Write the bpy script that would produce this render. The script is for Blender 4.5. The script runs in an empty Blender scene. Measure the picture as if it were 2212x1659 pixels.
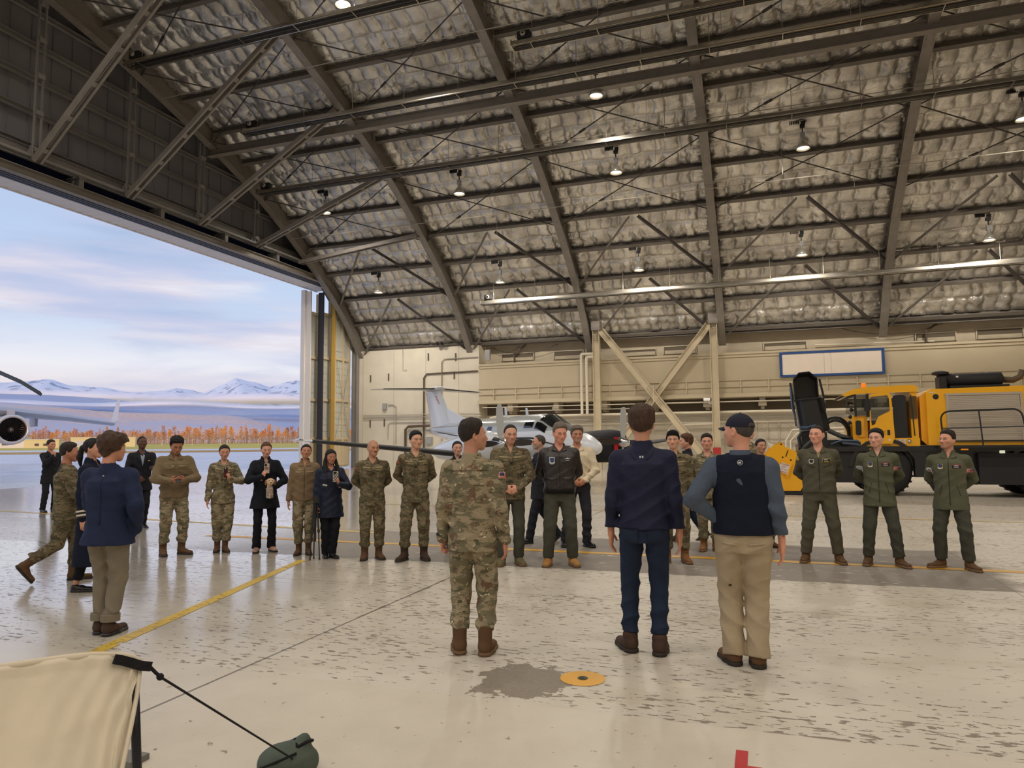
import bpy, math, random
import numpy as np
from mathutils import Vector, Matrix, Euler

random.seed(7); np.random.seed(7)
SC = bpy.context.scene
COL = SC.collection
PI = math.pi

# ------------------------------------------------------------------ camera
CAM_F, CAM_YAW, CAM_PITCH, CAM_ROLL, CAM_H = 1539.0, 0.33707, 0.08215, 0.008235, 1.62
def _cam_axes():
    y, p, r = CAM_YAW, CAM_PITCH, CAM_ROLL
    fw = np.array([-math.sin(y)*math.cos(p), math.cos(y)*math.cos(p), math.sin(p)])
    rt = np.array([math.cos(y), math.sin(y), 0.0])
    dn = np.cross(fw, rt)
    c, s = math.cos(r), math.sin(r)
    return np.array([c*rt + s*dn, -s*rt + c*dn, fw])
CAM_M = _cam_axes()
cam_data = bpy.data.cameras.new('camera')
cam = bpy.data.objects.new('camera', cam_data)
COL.objects.link(cam)
cam_data.sensor_fit = 'HORIZONTAL'
cam_data.sensor_width = 36.0
cam_data.lens = CAM_F*36.0/2212.0
cam_data.clip_start = 0.05
cam_data.clip_end = 40000
mw = Matrix.Identity(4)
for i in range(3):
    mw[i][0] = CAM_M[0][i]; mw[i][1] = -CAM_M[1][i]; mw[i][2] = -CAM_M[2][i]
mw[2][3] = CAM_H
cam.matrix_world = mw
SC.camera = cam
SC.view_settings.view_transform = 'Standard'
SC.view_settings.look = 'None'
SC.view_settings.gamma = 1.0
SC.view_settings.use_curve_mapping = False
SC.view_settings.exposure = 0.0

# survey helpers: a point seen from the camera station, placed on a known plane
def ray(px, py):
    d = np.array([(px-1106.0)/CAM_F, (py-829.5)/CAM_F, 1.0])
    return CAM_M.T @ d
def on_plane(px, py, ax, v):
    d = ray(px, py); o = np.array([0, 0, CAM_H]); t = (v-o[ax])/d[ax]
    return o + t*d
def on_ground(px, py): return on_plane(px, py, 2, 0.0)

# ------------------------------------------------------------------ sky
world = bpy.data.worlds.new('sky'); SC.world = world
world.use_nodes = True
wt = world.node_tree; wt.nodes.clear()
def wn(t, **kw):
    n = wt.nodes.new(t)
    for k, v in kw.items(): setattr(n, k, v)
    return n
def ramp(node, stops, interp='LINEAR'):
    cr = node.color_ramp; cr.interpolation = interp
    while len(cr.elements) > 1: cr.elements.remove(cr.elements[-1])
    cr.elements[0].position = stops[0][0]; cr.elements[0].color = (*stops[0][1], 1)
    for p, c in stops[1:]:
        e = cr.elements.new(p); e.color = (*c, 1)
tc = wn('ShaderNodeTexCoord')
sep = wn('ShaderNodeSeparateXYZ'); wt.links.new(tc.outputs['Generated'], sep.inputs[0])
grad = wn('ShaderNodeValToRGB')
wt.links.new(sep.outputs['Z'], grad.inputs[0])
ramp(grad, [(0.0, (.60, .64, .78)), (0.055, (.80, .70, .72)), (0.10, (.86, .86, .92)), (0.16, (.58, .70, .90)),
            (0.30, (.47, .60, .86)), (0.6, (.38, .51, .80)), (1.0, (.32, .45, .74))])
mp = wn('ShaderNodeMapping'); mp.inputs['Scale'].default_value = (1.6, 1.6, 9.0)
mp.inputs['Rotation'].default_value = (0.06, -0.05, 0)
wt.links.new(tc.outputs['Generated'], mp.inputs[0])
n1 = wn('ShaderNodeTexNoise'); n1.inputs['Scale'].default_value = 1.9; n1.inputs['Detail'].default_value = 7
n1.inputs['Roughness'].default_value = .52; n1.inputs['Distortion'].default_value = .35
wt.links.new(mp.outputs[0], n1.inputs['Vector'])
cmask = wn('ShaderNodeValToRGB'); ramp(cmask, [(0.40, (0, 0, 0)), (0.60, (1, 1, 1))], 'EASE')
wt.links.new(n1.outputs['Fac'], cmask.inputs[0])
n2 = wn('ShaderNodeTexNoise'); n2.inputs['Scale'].default_value = 3.1; n2.inputs['Detail'].default_value = 6
mp2 = wn('ShaderNodeMapping'); mp2.inputs['Scale'].default_value = (1.2, 1.2, 10.0); mp2.inputs['Location'].default_value = (3.1, 1.7, .4)
wt.links.new(tc.outputs['Generated'], mp2.inputs[0]); wt.links.new(mp2.outputs[0], n2.inputs['Vector'])
ccol = wn('ShaderNodeValToRGB')
ramp(ccol, [(0.30, (.42, .53, .76)), (0.48, (.56, .60, .80)), (0.62, (.78, .73, .82)), (0.75, (.95, .93, .95))])
wt.links.new(n2.outputs['Fac'], ccol.inputs[0])
mix = wn('ShaderNodeMixRGB'); mix.inputs[0].default_value = .5
fm = wn('ShaderNodeMath', operation='MULTIPLY'); fm.inputs[1].default_value = .85
wt.links.new(cmask.outputs[0], fm.inputs[0]); wt.links.new(fm.outputs[0], mix.inputs[0])
wt.links.new(grad.outputs[0], mix.inputs[1]); wt.links.new(ccol.outputs[0], mix.inputs[2])
bg = wn('ShaderNodeBackground'); bg.inputs['Strength'].default_value = 1.0
wt.links.new(mix.outputs[0], bg.inputs['Color'])
wo = wn('ShaderNodeOutputWorld'); wt.links.new(bg.outputs[0], wo.inputs['Surface'])

# low evening sun from behind the hangar
sun_d = bpy.data.lights.new('sun', 'SUN'); sun_d.energy = 2.0; sun_d.angle = math.radians(1.0); sun_d.color = (1.0, .72, .52)
sun = bpy.data.objects.new('sun', sun_d); COL.objects.link(sun)
sun.rotation_euler = Vector((-.14, .97, -.18)).to_track_quat('-Z', 'Y').to_euler()
sun.location = (-40, -70, 40)

LAMP_W = 1280.0          # watts of each high-bay lamp
LAMP_COL = (1.0, .915, .80)

# ------------------------------------------------------------------ materials
MATS = {}
def lin(c):
    return tuple((v/12.92 if v <= .04045 else ((v+.055)/1.055)**2.4) for v in [x/255.0 for x in c])
def material(name, rgb=(.5, .5, .5), rough=.6, metal=0.0, noise=0.0, scale=6.0, bump=0.0, bscale=40.0, spec=.5,
             emit=None, estr=0.0, stretch=None, alpha=None, coat=0.0, sheen=0.0, rgb2=None, transm=0.0, vcol=False):
    if name in MATS: return MATS[name]
    m = bpy.data.materials.new(name); m.use_nodes = True
    nt = m.node_tree; b = nt.nodes['Principled BSDF']
    b.inputs['Base Color'].default_value = (*rgb, 1); b.inputs['Roughness'].default_value = rough
    b.inputs['Metallic'].default_value = metal; b.inputs['Specular IOR Level'].default_value = spec
    if coat: b.inputs['Coat Weight'].default_value = coat; b.inputs['Coat Roughness'].default_value = .1
    if sheen: b.inputs['Sheen Weight'].default_value = sheen
    if transm: b.inputs['Transmission Weight'].default_value = transm
    if alpha is not None: b.inputs['Alpha'].default_value = alpha
    if emit: b.inputs['Emission Color'].default_value = (*emit, 1); b.inputs['Emission Strength'].default_value = estr
    if noise or bump or rgb2:
        tcn = nt.nodes.new('ShaderNodeTexCoord'); mpn = nt.nodes.new('ShaderNodeMapping')
        nt.links.new(tcn.outputs['Object'], mpn.inputs[0])
        if stretch: mpn.inputs['Scale'].default_value = stretch
        if noise or rgb2:
            nz = nt.nodes.new('ShaderNodeTexNoise'); nz.inputs['Scale'].default_value = scale; nz.inputs['Detail'].default_value = 5
            nt.links.new(mpn.outputs[0], nz.inputs['Vector'])
            cr = nt.nodes.new('ShaderNodeValToRGB')
            if rgb2: ramp(cr, [(.35, rgb), (.65, rgb2)])
            else: ramp(cr, [(.25, tuple(max(0, v*(1-noise)) for v in rgb)), (.75, tuple(min(1, v*(1+noise)) for v in rgb))])
            nt.links.new(nz.outputs['Fac'], cr.inputs[0]); nt.links.new(cr.outputs[0], b.inputs['Base Color'])
        if bump:
            nb = nt.nodes.new('ShaderNodeTexNoise'); nb.inputs['Scale'].default_value = bscale; nb.inputs['Detail'].default_value = 4
            nt.links.new(mpn.outputs[0], nb.inputs['Vector'])
            bm = nt.nodes.new('ShaderNodeBump'); bm.inputs['Strength'].default_value = min(1, bump); bm.inputs['Distance'].default_value = .02
            nt.links.new(nb.outputs['Fac'], bm.inputs['Height']); nt.links.new(bm.outputs[0], b.inputs['Normal'])
    if vcol:
        at = nt.nodes.new('ShaderNodeAttribute'); at.attribute_name = 'tint'
        nt.links.new(at.outputs['Color'], b.inputs['Base Color'])
    MATS[name] = m
    return m

# ------------------------------------------------------------------ mesh tools
def fast_mesh(name, V, Q, smooth=True):
    """V (n,3) floats, Q (m,4) or (m,3) ints"""
    me = bpy.data.meshes.new(name)
    V = np.asarray(V, np.float32); Q = np.asarray(Q, np.int32)
    k = Q.shape[1]; m = len(Q)
    me.vertices.add(len(V)); me.vertices.foreach_set('co', V.ravel())
    me.loops.add(m*k); me.loops.foreach_set('vertex_index', Q.ravel())
    me.polygons.add(m)
    me.polygons.foreach_set('loop_start', np.arange(0, m*k, k, dtype=np.int32))
    me.polygons.foreach_set('use_smooth', np.full(m, smooth, bool))
    me.update(calc_edges=True)
    return me
def link(name, data, mat=None, parent=None, loc=None, rot=None):
    o = bpy.data.objects.new(name, data)
    if mat is not None and data is not None and len(data.materials) == 0: data.materials.append(mat)
    COL.objects.link(o)
    if parent is not None: o.parent = parent
    if loc is not None: o.location = loc
    if rot is not None: o.rotation_euler = rot
    return o
def tag(o, label=None, cat=None, group=None, kind=None):
    if label: o['label'] = label
    if cat: o['category'] = cat
    if group: o['group'] = group
    if kind: o['kind'] = kind
    return o
def empty(name, loc=(0, 0, 0), rz=0.0, label=None, cat=None, group=None, kind=None):
    o = bpy.data.objects.new(name, None); COL.objects.link(o)
    o.empty_display_size = .2
    o.location = loc; o.rotation_euler = (0, 0, rz)
    return tag(o, label, cat, group, kind)

class MB:
    """collects faces of one part"""
    def __init__(s): s.v = []; s.f = []
    def add(s, vs, fs):
        b = len(s.v); s.v.extend([tuple(map(float, q)) for q in vs]); s.f.extend([tuple(b+i for i in f) for f in fs]); return s
    def box(s, lo, hi, M=None):
        x0, y0, z0 = lo; x1, y1, z1 = hi
        vs = [(x0, y0, z0), (x1, y0, z0), (x1, y1, z0), (x0, y1, z0), (x0, y0, z1), (x1, y0, z1), (x1, y1, z1), (x0, y1, z1)]
        if M is not None: vs = [tuple(M @ Vector(q)) for q in vs]
        return s.add(vs, [(3, 2, 1, 0), (4, 5, 6, 7), (0, 1, 5, 4), (1, 2, 6, 5), (2, 3, 7, 6), (3, 0, 4, 7)])
    def cbox(s, c, size, M=None):
        return s.box([c[i]-size[i]/2 for i in range(3)], [c[i]+size[i]/2 for i in range(3)], M)
    def rbox(s, lo, hi, r, ax=2, n=3):
        """box with rounded edges along axis ax"""
        a, b = [i for i in range(3) if i != ax]
        pts = []
        for cx, cy, a0 in ((hi[a]-r, hi[b]-r, 0), (lo[a]+r, hi[b]-r, PI/2), (lo[a]+r, lo[b]+r, PI), (hi[a]-r, lo[b]+r, 1.5*PI)):
            for i in range(n+1):
                t = a0+PI/2*i/n; pts.append((cx+r*math.cos(t), cy+r*math.sin(t)))
        return s.prism(pts, lo[ax], hi[ax], ax)
    def prism(s, pts, z0, z1, ax=2):
        n = len(pts); vs = []
        for z in (z0, z1):
            for p in pts:
                q = list(p); q.insert(ax, z); vs.append(q)
        fs = [(i, (i+1) % n, n+(i+1) % n, n+i) for i in range(n)]
        fs += [tuple(range(n-1, -1, -1)), tuple(range(n, 2*n))]
        return s.add(vs, fs)
    def tube(s, path, r, n=8, cap=True):
        path = [Vector(p) for p in path]; rings = []
        up = None
        for i, p in enumerate(path):
            t = (path[min(i+1, len(path)-1)]-path[max(i-1, 0)]).normalized()
            if up is None:
                up = Vector((0, 0, 1)) if abs(t.z) < .9 else Vector((1, 0, 0))
            a = t.cross(up)
            if a.length < 1e-6: a = t.orthogonal()
            a.normalize(); b = a.cross(t).normalized(); up = b
            rr = r[i] if isinstance(r, (list, tuple)) else r
            rings.append([p+a*(rr*math.cos(2*PI*k/n))+b*(rr*math.sin(2*PI*k/n)) for k in range(n)])
        return s.loft(rings, cap)
    def loft(s, rings, cap=True, closed=True):
        n = len(rings[0]); vs = [q for R in rings for q in R]; fs = []
        for i in range(len(rings)-1):
            for k in range(n if closed else n-1):
                k2 = (k+1) % n
                fs.append((i*n+k, i*n+k2, (i+1)*n+k2, (i+1)*n+k))
        if cap:
            fs.append(tuple(range(n-1, -1, -1))); fs.append(tuple(range((len(rings)-1)*n, len(rings)*n)))
        return s.add(vs, fs)
    def lathe(s, prof, n=20, c=(0, 0, 0), ax=2, cap=False):
        rings = []
        for r, z in prof:
            R = []
            for k in range(n):
                q = [r*math.cos(2*PI*k/n), r*math.sin(2*PI*k/n)]; q.insert(ax, z)
                R.append((q[0]+c[0], q[1]+c[1], q[2]+c[2]))
            rings.append(R)
        return s.loft(rings, cap)
    def sphere(s, c, r, n=12, m=8):
        rr = r if isinstance(r, (tuple, list)) else (r, r, r)
        rings = []
        for i in range(m+1):
            t = -PI/2+PI*i/m; cz = max(1e-3, math.cos(t))
            rings.append([(c[0]+rr[0]*cz*math.cos(2*PI*k/n), c[1]+rr[1]*cz*math.sin(2*PI*k/n), c[2]+rr[2]*math.sin(t)) for k in range(n)])
        return s.loft(rings, True)
    def ibeam(s, p0, p1, w, h, t=.02, up=(0, 0, 1), kind='I'):
        """rolled section from p0 to p1; w flange width, h depth along up"""
        p0 = Vector(p0); p1 = Vector(p1); d = (p1-p0).normalized(); upv = Vector(up)
        a = d.cross(upv).normalized(); b = a.cross(d).normalized()
        w2, h2 = w/2, h/2
        if kind == 'I':
            pr = [(-w2, -h2), (w2, -h2), (w2, -h2+t), (t/2, -h2+t), (t/2, h2-t), (w2, h2-t), (w2, h2), (-w2, h2), (-w2, h2-t), (-t/2, h2-t), (-t/2, -h2+t), (-w2, -h2+t)]
            caps = [(0, 1, 2, 3, 10, 11), (3, 4, 9, 10), (4, 5, 6, 7, 8, 9)]
        elif kind == 'C':
            pr = [(-w2, -h2), (w2, -h2), (w2, -h2+t), (-w2+t, -h2+t), (-w2+t, h2-t), (w2, h2-t), (w2, h2), (-w2, h2)]
            caps = [(0, 1, 2, 3), (0, 3, 4, 7), (4, 5, 6, 7)]
        elif kind == 'L':
            pr = [(-w2, -h2), (w2, -h2), (w2, -h2+t), (-w2+t, -h2+t), (-w2+t, h2), (-w2, h2)]
            caps = [(0, 1, 2, 3), (0, 3, 4, 5)]
        else:
            pr = [(-w2, -h2), (w2, -h2), (w2, h2), (-w2, h2)]; caps = [(0, 1, 2, 3)]
        n = len(pr); vs = [tuple(P+a*x+b*y) for P in (p0, p1) for x, y in pr]
        fs = [(i, (i+1) % n, n+(i+1) % n, n+i) for i in range(n)]
        fs += [tuple(reversed(c)) for c in caps] + [tuple(n+i for i in c) for c in caps]
        return s.add(vs, fs)
    def mesh(s, name, smooth=False):
        me = bpy.data.meshes.new(name); me.from_pydata(s.v, [], s.f); me.update()
        if smooth: me.polygons.foreach_set('use_smooth', np.ones(len(me.polygons), bool))
        return me
    def build(s, name, mat, parent=None, smooth=False, loc=None, rot=None, auto=None):
        me = s.mesh(name, smooth)
        o = link(name, me, mat, parent, loc, rot)
        if auto is not None:
            me.polygons.foreach_set('use_smooth', np.ones(len(me.polygons), bool))
            try: me.set_sharp_from_angle(angle=math.radians(auto))
            except Exception: pass
        return o
def mirror_x(vs): return [(-x, y, z) for x, y, z in vs]
def copy_tree(o, parent=None, loc=None, rot=None):
    c = o.copy(); COL.objects.link(c)
    if parent is not None: c.parent = parent
    if loc is not None: c.location = loc
    if rot is not None: c.rotation_euler = rot
    for ch in list(o.children): copy_tree(ch, c)
    return c
def text_mesh(txt, size, name, mat, parent=None, M=None, align='CENTER', ext=.001):
    cu = bpy.data.curves.new(name, 'FONT'); cu.body = txt; cu.size = size; cu.align_x = align; cu.align_y = 'CENTER'; cu.extrude = ext
    cu.resolution_u = 2
    to = bpy.data.objects.new(name, cu); COL.objects.link(to)
    dg = bpy.context.evaluated_depsgraph_get(); me = bpy.data.meshes.new_from_object(to.evaluated_get(dg))
    bpy.data.objects.remove(to); bpy.data.curves.remove(cu)
    if M is not None: me.transform(M)
    me.materials.clear(); me.materials.append(mat)
    return link(name, me, None, parent)
# ================================================================== HANGAR SHELL
RIBX = [-26.2, -18.0, -10.0, -2.05, 6.4, 14.7]
DOORX = -26.7
ARCH_P = np.array([(43.3, 7.2), (40.6, 10.1), (37.2, 12.55), (32.6, 15.15), (28.2, 16.9), (22, 18.75), (14, 20.3), (6, 21.2),
                   (-2, 20.9), (-10, 19.7), (-17, 17.6), (-23, 14.9), (-28, 11.5), (-31.5, 7.2)], float)
def catmull(P, n=16):
    out = []; Q = np.vstack([2*P[0]-P[1], P, 2*P[-1]-P[-2]])
    for i in range(1, len(Q)-2):
        a, b, c, d = Q[i-1], Q[i], Q[i+1], Q[i+2]
        for t in np.arange(n)/n:
            out.append(.5*(2*b+(c-a)*t+(2*a-5*b+4*c-d)*t*t+(3*b-3*c+d-a)*t**3))
    out.append(P[-1]); return np.array(out)
ARC = catmull(ARCH_P)
ARC_T = np.gradient(ARC, axis=0); ARC_T /= np.linalg.norm(ARC_T, axis=1)[:, None]
ARC_N = np.stack([ARC_T[:, 1], -ARC_T[:, 0]], 1)
def arch(s, d):
    """point (y,z) at arc length s measured on the 0.6 m offset, pushed to offset d; and its tangent"""
    O = ARC+ARC_N*.6
    L = np.r_[0, np.cumsum(np.linalg.norm(np.diff(O, axis=0), axis=1))]
    f = lambda A: np.array([np.interp(s, L, A[:, 0]), np.interp(s, L, A[:, 1])])
    t = f(ARC_T); t /= np.linalg.norm(t)
    return f(ARC+ARC_N*d), t
def arch_at_y(y, d):
    A = ARC+ARC_N*d; o = np.argsort(A[:, 0]); return float(np.interp(y, A[o, 0], A[o, 1]))

M_steel = material('painted_grey_steel', lin((126, 119, 111)), .55, noise=.12, scale=3, bump=.1, bscale=30)
M_purlin = material('purlin_steel', lin((106, 100, 93)), .6, noise=.12, scale=3)
M_rod = material('brace_rod_steel', lin((62, 56, 52)), .6)
M_rivet = material('rivet_heads', lin((78, 73, 67)), .6)
M_cream = material('cream_wall_paint', lin((206, 197, 178)), .6, noise=.07, scale=1.2, bump=.05, bscale=18)
M_band = material('tan_parapet_paint', lin((190, 176, 148)), .55, noise=.05, scale=.8)
M_conc = material('bare_upper_concrete', lin((180, 168, 146)), .75, noise=.1, scale=1.5)
M_colm = material('tan_column_paint', lin((198, 184, 156)), .5, noise=.08, scale=2.0)
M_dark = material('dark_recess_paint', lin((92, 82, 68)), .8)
M_sid = material('gable_siding', lin((116, 114, 118)), .6, noise=.14, scale=1.0, stretch=(1, .4, .06))
M_girt = material('gable_girt_steel', lin((132, 129, 126)), .6, noise=.1, scale=2)
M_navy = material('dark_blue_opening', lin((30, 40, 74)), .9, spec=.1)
M_soffit = material('pale_soffit_metal', lin((214, 208, 205)), .5)
M_track = material('door_track_steel', lin((58, 58, 66)), .5, metal=.4)
M_pipe = material('painted_pipe', lin((214, 204, 184)), .4)
M_dpipe = material('dark_rust_pipe', lin((88, 72, 58)), .6)
M_cond = material('grey_conduit', lin((170, 164, 150)), .45, metal=.3)
M_box = material('electrical_box_grey', lin((150, 150, 148)), .45)

# ---- insulation foil
def foil_material():
    m = bpy.data.materials.new('quilted_foil'); m.use_nodes = True; nt = m.node_tree; b = nt.nodes['Principled BSDF']
    b.inputs['Metallic'].default_value = .82; b.inputs['Roughness'].default_value = .40
    tcn = nt.nodes.new('ShaderNodeTexCoord')
    oi = nt.nodes.new('ShaderNodeObjectInfo')
    vm = nt.nodes.new('ShaderNodeVectorMath'); vm.operation = 'ADD'
    sc = nt.nodes.new('ShaderNodeVectorMath'); sc.operation = 'SCALE'; sc.inputs[0].default_value = (37, 19, 5)
    nt.links.new(oi.outputs['Random'], sc.inputs['Scale'])
    nt.links.new(tcn.outputs['Object'], vm.inputs[0]); nt.links.new(sc.outputs[0], vm.inputs[1])
    n1 = nt.nodes.new('ShaderNodeTexNoise'); n1.inputs['Scale'].default_value = 7.0; n1.inputs['Detail'].default_value = 5; n1.inputs['Distortion'].default_value = 2.2
    nt.links.new(vm.outputs[0], n1.inputs['Vector'])
    n2 = nt.nodes.new('ShaderNodeTexNoise'); n2.inputs['Scale'].default_value = .8; n2.inputs['Detail'].default_value = 3
    nt.links.new(vm.outputs[0], n2.inputs['Vector'])
    cr = nt.nodes.new('ShaderNodeValToRGB'); ramp(cr, [(.3, lin((168, 164, 158))), (.7, lin((226, 222, 214)))])
    nt.links.new(n2.outputs['Fac'], cr.inputs[0]); nt.links.new(cr.outputs[0], b.inputs['Base Color'])
    rr = nt.nodes.new('ShaderNodeMapRange'); rr.inputs['To Min'].default_value = .24; rr.inputs['To Max'].default_value = .5
    nt.links.new(n1.outputs['Fac'], rr.inputs['Value']); nt.links.new(rr.outputs[0], b.inputs['Roughness'])
    bp = nt.nodes.new('ShaderNodeBump'); bp.inputs['Strength'].default_value = .55; bp.inputs['Distance'].default_value = .04
    nt.links.new(n1.outputs['Fac'], bp.inputs['Height']); nt.links.new(bp.outputs[0], b.inputs['Normal'])
    return m
M_foil = foil_material()

ceil_mb = MB()
A = ARC+ARC_N*1.25
rings = [[(x, q[0], q[1]) for q in A[::4]] for x in (-27.6, 40)]
ceil_mb.loft(rings, cap=False, closed=False)
ceiling = ceil_mb.build('ceiling', material('roof_deck', lin((120, 114, 106)), .8), None)
tag(ceiling, 'arched hangar roof lined with quilted silver insulation between grey steel ribs', None, None, 'structure')

# quilted panels: two rows of pillows between neighbouring purlins
PUR_S = [.68, 2.75, 4.85, 7.05, 9.35, 11.7, 13.85, 16.2, 18.5, 20.8, 23.1, 25.4, 27.7, 30.0, 32.3]
def quilt_mesh(w, h, seed):
    rng = np.random.RandomState(seed)
    nx, ny = int(w/.062), int(h/.062)
    X, Y = np.meshgrid(np.linspace(0, w, nx+1), np.linspace(0, h, ny+1), indexing='ij')
    Z = np.zeros_like(X); rowh = h/2
    for r in range(2):
        n = int(round(w/rng.uniform(.60, .78)))
        cuts = np.linspace(0, w, n+1); cuts[1:-1] += rng.uniform(-.14, .14, n-1)
        amp = rng.uniform(.65, 1.2, n)
        lean_ = rng.uniform(-.10, .10)
        sel = (Y >= r*rowh) & (Y <= (r+1)*rowh)
        Xs = X+lean_*(Y-r*rowh)+.03*np.sin(9*Y+seed)
        k = np.clip(np.searchsorted(cuts, Xs, 'right')-1, 0, n-1)
        u = np.clip((Xs-cuts[k])/(cuts[k+1]-cuts[k]), 0, 1); v = (Y-r*rowh)/rowh
        e = np.minimum(u, 1-u)*(cuts[k+1]-cuts[k])*2
        fv = np.minimum(v, 1-v)*2
        p = (1-np.exp(-e/.10))*(1-np.exp(-fv/.16))
        # button dimple at mid height on the seams, with radiating creases
        rad = np.hypot(e*.5, (v-.5)*rowh); ang = np.arctan2((v-.5)*rowh, e*.5+1e-3)
        dim = np.exp(-(rad/.16)**2)*rng.uniform(.5, 1, n)[k]
        crease = np.exp(-(rad/.34)**2)*np.sin(ang*13+3*k)*.16
        edge = np.exp(-fv/.35)*np.sin(Xs*38+4*np.sin(5*Xs))*.14
        Z = np.where(sel, np.clip(p*amp[k]*(1-.75*dim)+crease*p+edge, 0, 1.4), Z)
    Z = Z*.19
    Z += .020*np.sin(5*X+3*Y+seed)*np.sin(4*Y-2.2*X)+rng.normal(0, .0035, Z.shape)
    e = np.minimum(X, w-X); Z += np.exp(-(e/.22)**2)*(.05*np.sin(Y*23+seed)+rng.normal(0, .02, Z.shape))
    Z += .08*np.sin(PI*Y/h)*np.abs(np.sin(PI*X/w*2.5+seed))
    V = np.stack([X, Y, -Z], -1).reshape(-1, 3)
    i, j = np.meshgrid(np.arange(nx), np.arange(ny), indexing='ij')
    a = (i*(ny+1)+j).ravel(); Q = np.stack([a, a+1, a+ny+2, a+ny+1], 1)
    return fast_mesh('insulation_panel', V, Q)
QUILTS = {}
for b in range(5):
    x0, x1 = RIBX[b]+.12, RIBX[b+1]-.12
    for r in range(len(PUR_S)-1):
        if b >= 3 and r > 10: continue
        p0, t0 = arch(PUR_S[r], .98); p1, _ = arch(PUR_S[r+1], .98)
        d = p1-p0; L = float(np.linalg.norm(d)); d = d/L
        key = (round(L, 1), (b*3+r*5) % 7)
        if key not in QUILTS:
            QUILTS[key] = quilt_mesh(8.0, L, 11+len(QUILTS)*3); QUILTS[key].materials.append(M_foil)
        o = link('insulation_panel', QUILTS[key], None, ceiling)
        M = Matrix.Identity(4)
        sx = (x1-x0)/8.0
        nz = (-d[1], d[0]) if False else (d[1], -d[0])       # outward normal
        M[0][0] = sx; M[1][1] = d[0]; M[2][1] = d[1]; M[1][2] = nz[0]; M[2][2] = nz[1]
        M[0][3] = x0; M[1][3] = p0[0]; M[2][3] = p0[1]
        o.matrix_local = M

# purlins
for r, s in enumerate(PUR_S):
    for b in range(5):
        if b >= 3 and r > 11: continue
        p, t = arch(s, .78); n = (t[1], -t[0])
        mb = MB(); mb.ibeam((RIBX[b]+.1, p[0], p[1]), (RIBX[b+1]-.1, p[0], p[1]), .20, .36, .025, up=(0, n[0], n[1]), kind='I')
        mb.build('purlin', M_purlin, ceiling)

# ribs: bottom flange, web, top flange along the arch, with rivet rows
def rib(x, s0=-1.0, s1=34.0):
    O = ARC+ARC_N*.6
    L = np.r_[0, np.cumsum(np.linalg.norm(np.diff(O, axis=0), axis=1))]
    ss = np.linspace(0, s1, 46)
    def strip(mb, x0, x1, d0, d1):
        R = []
        for s in ss:
            a, _ = arch(s, d0); b, _ = arch(s, d1)
            R.append([(x0, a[0], a[1]), (x1, a[0], a[1]), (x1, b[0], b[1]), (x0, b[0], b[1])])
        mb.loft(R)
    mb = MB(); strip(mb, x-.20, x+.20, 0, .035); strip(mb, x-.02, x+.02, .035, .98); strip(mb, x-.16, x+.16, .95, .98)
    o = mb.build('rib', M_steel, ceiling)
    for k, s in enumerate(PUR_S):      # web stiffeners at the purlins
        for sx in (-1, 1):
            a, t = arch(s, .05); c, _ = arch(s, .93)
            mb2 = MB(); mb2.ibeam((x+sx*.09, a[0], a[1]), (x+sx*.09, c[0], c[1]), .14, .02, .02, up=(0, t[0], t[1]), kind='B')
            if k % 2 == 0: mb2.build('stiffener', M_steel, o)
    # splice plates with rivets on the underside of the flange
    rv = MB()
    for k in range(0, 14):
        sc = 1.2+k*2.32
        for i in range(-5, 6):
            a, t = arch(sc+i*.085, -.012)
            for dx in (-.145, -.105, .105, .145):
                c = Vector((x+dx, a[0], a[1])); e = .014
                n = Vector((0, t[1], -t[0])); tt = Vector((0, t[0], t[1])); ex = Vector((1, 0, 0))
                vs = [c+ex*e+n*.012, c+tt*e+n*.012, c-ex*e+n*.012, c-tt*e+n*.012, c-n*.008]
                rv.add(vs, [(0, 1, 4), (1, 2, 4), (2, 3, 4), (3, 0, 4)])
        a, t = arch(sc+.62, -.008); b2, _ = arch(sc-.62, -.008)
    r_o = rv.build('rivet_rows', M_rivet, o); r_o['kind'] = 'stuff'
    for k in range(0, 14, 2):
        sc = 1.2+k*2.32
        mb3 = MB(); R = []
        for s in np.linspace(sc-.62, sc+.62, 5):
            a, _ = arch(s, -.008); b, _ = arch(s, 0)
            R.append([(x-.19, a[0], a[1]), (x+.19, a[0], a[1]), (x+.19, b[0], b[1]), (x-.19, b[0], b[1])])
        mb3.loft(R); mb3.build('splice_plate', M_steel, o)
    return o
for x in RIBX[:6]: rib(x)

# long tie beam under the ribs and lighter edge beam
p, t = arch(18.0, -.06)
mb = MB(); mb.ibeam((-26.6, p[0], p[1]), (16, p[0], p[1]), .34, .42, .03); mb.build('tie_beam', M_steel, ceiling)
# eave beam above the back wall
mb = MB(); mb.ibeam((-26, 43.55, 8.28), (16, 43.55, 8.02), .25, .4, .03); mb.build('eave_beam', M_purlin, ceiling)

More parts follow.
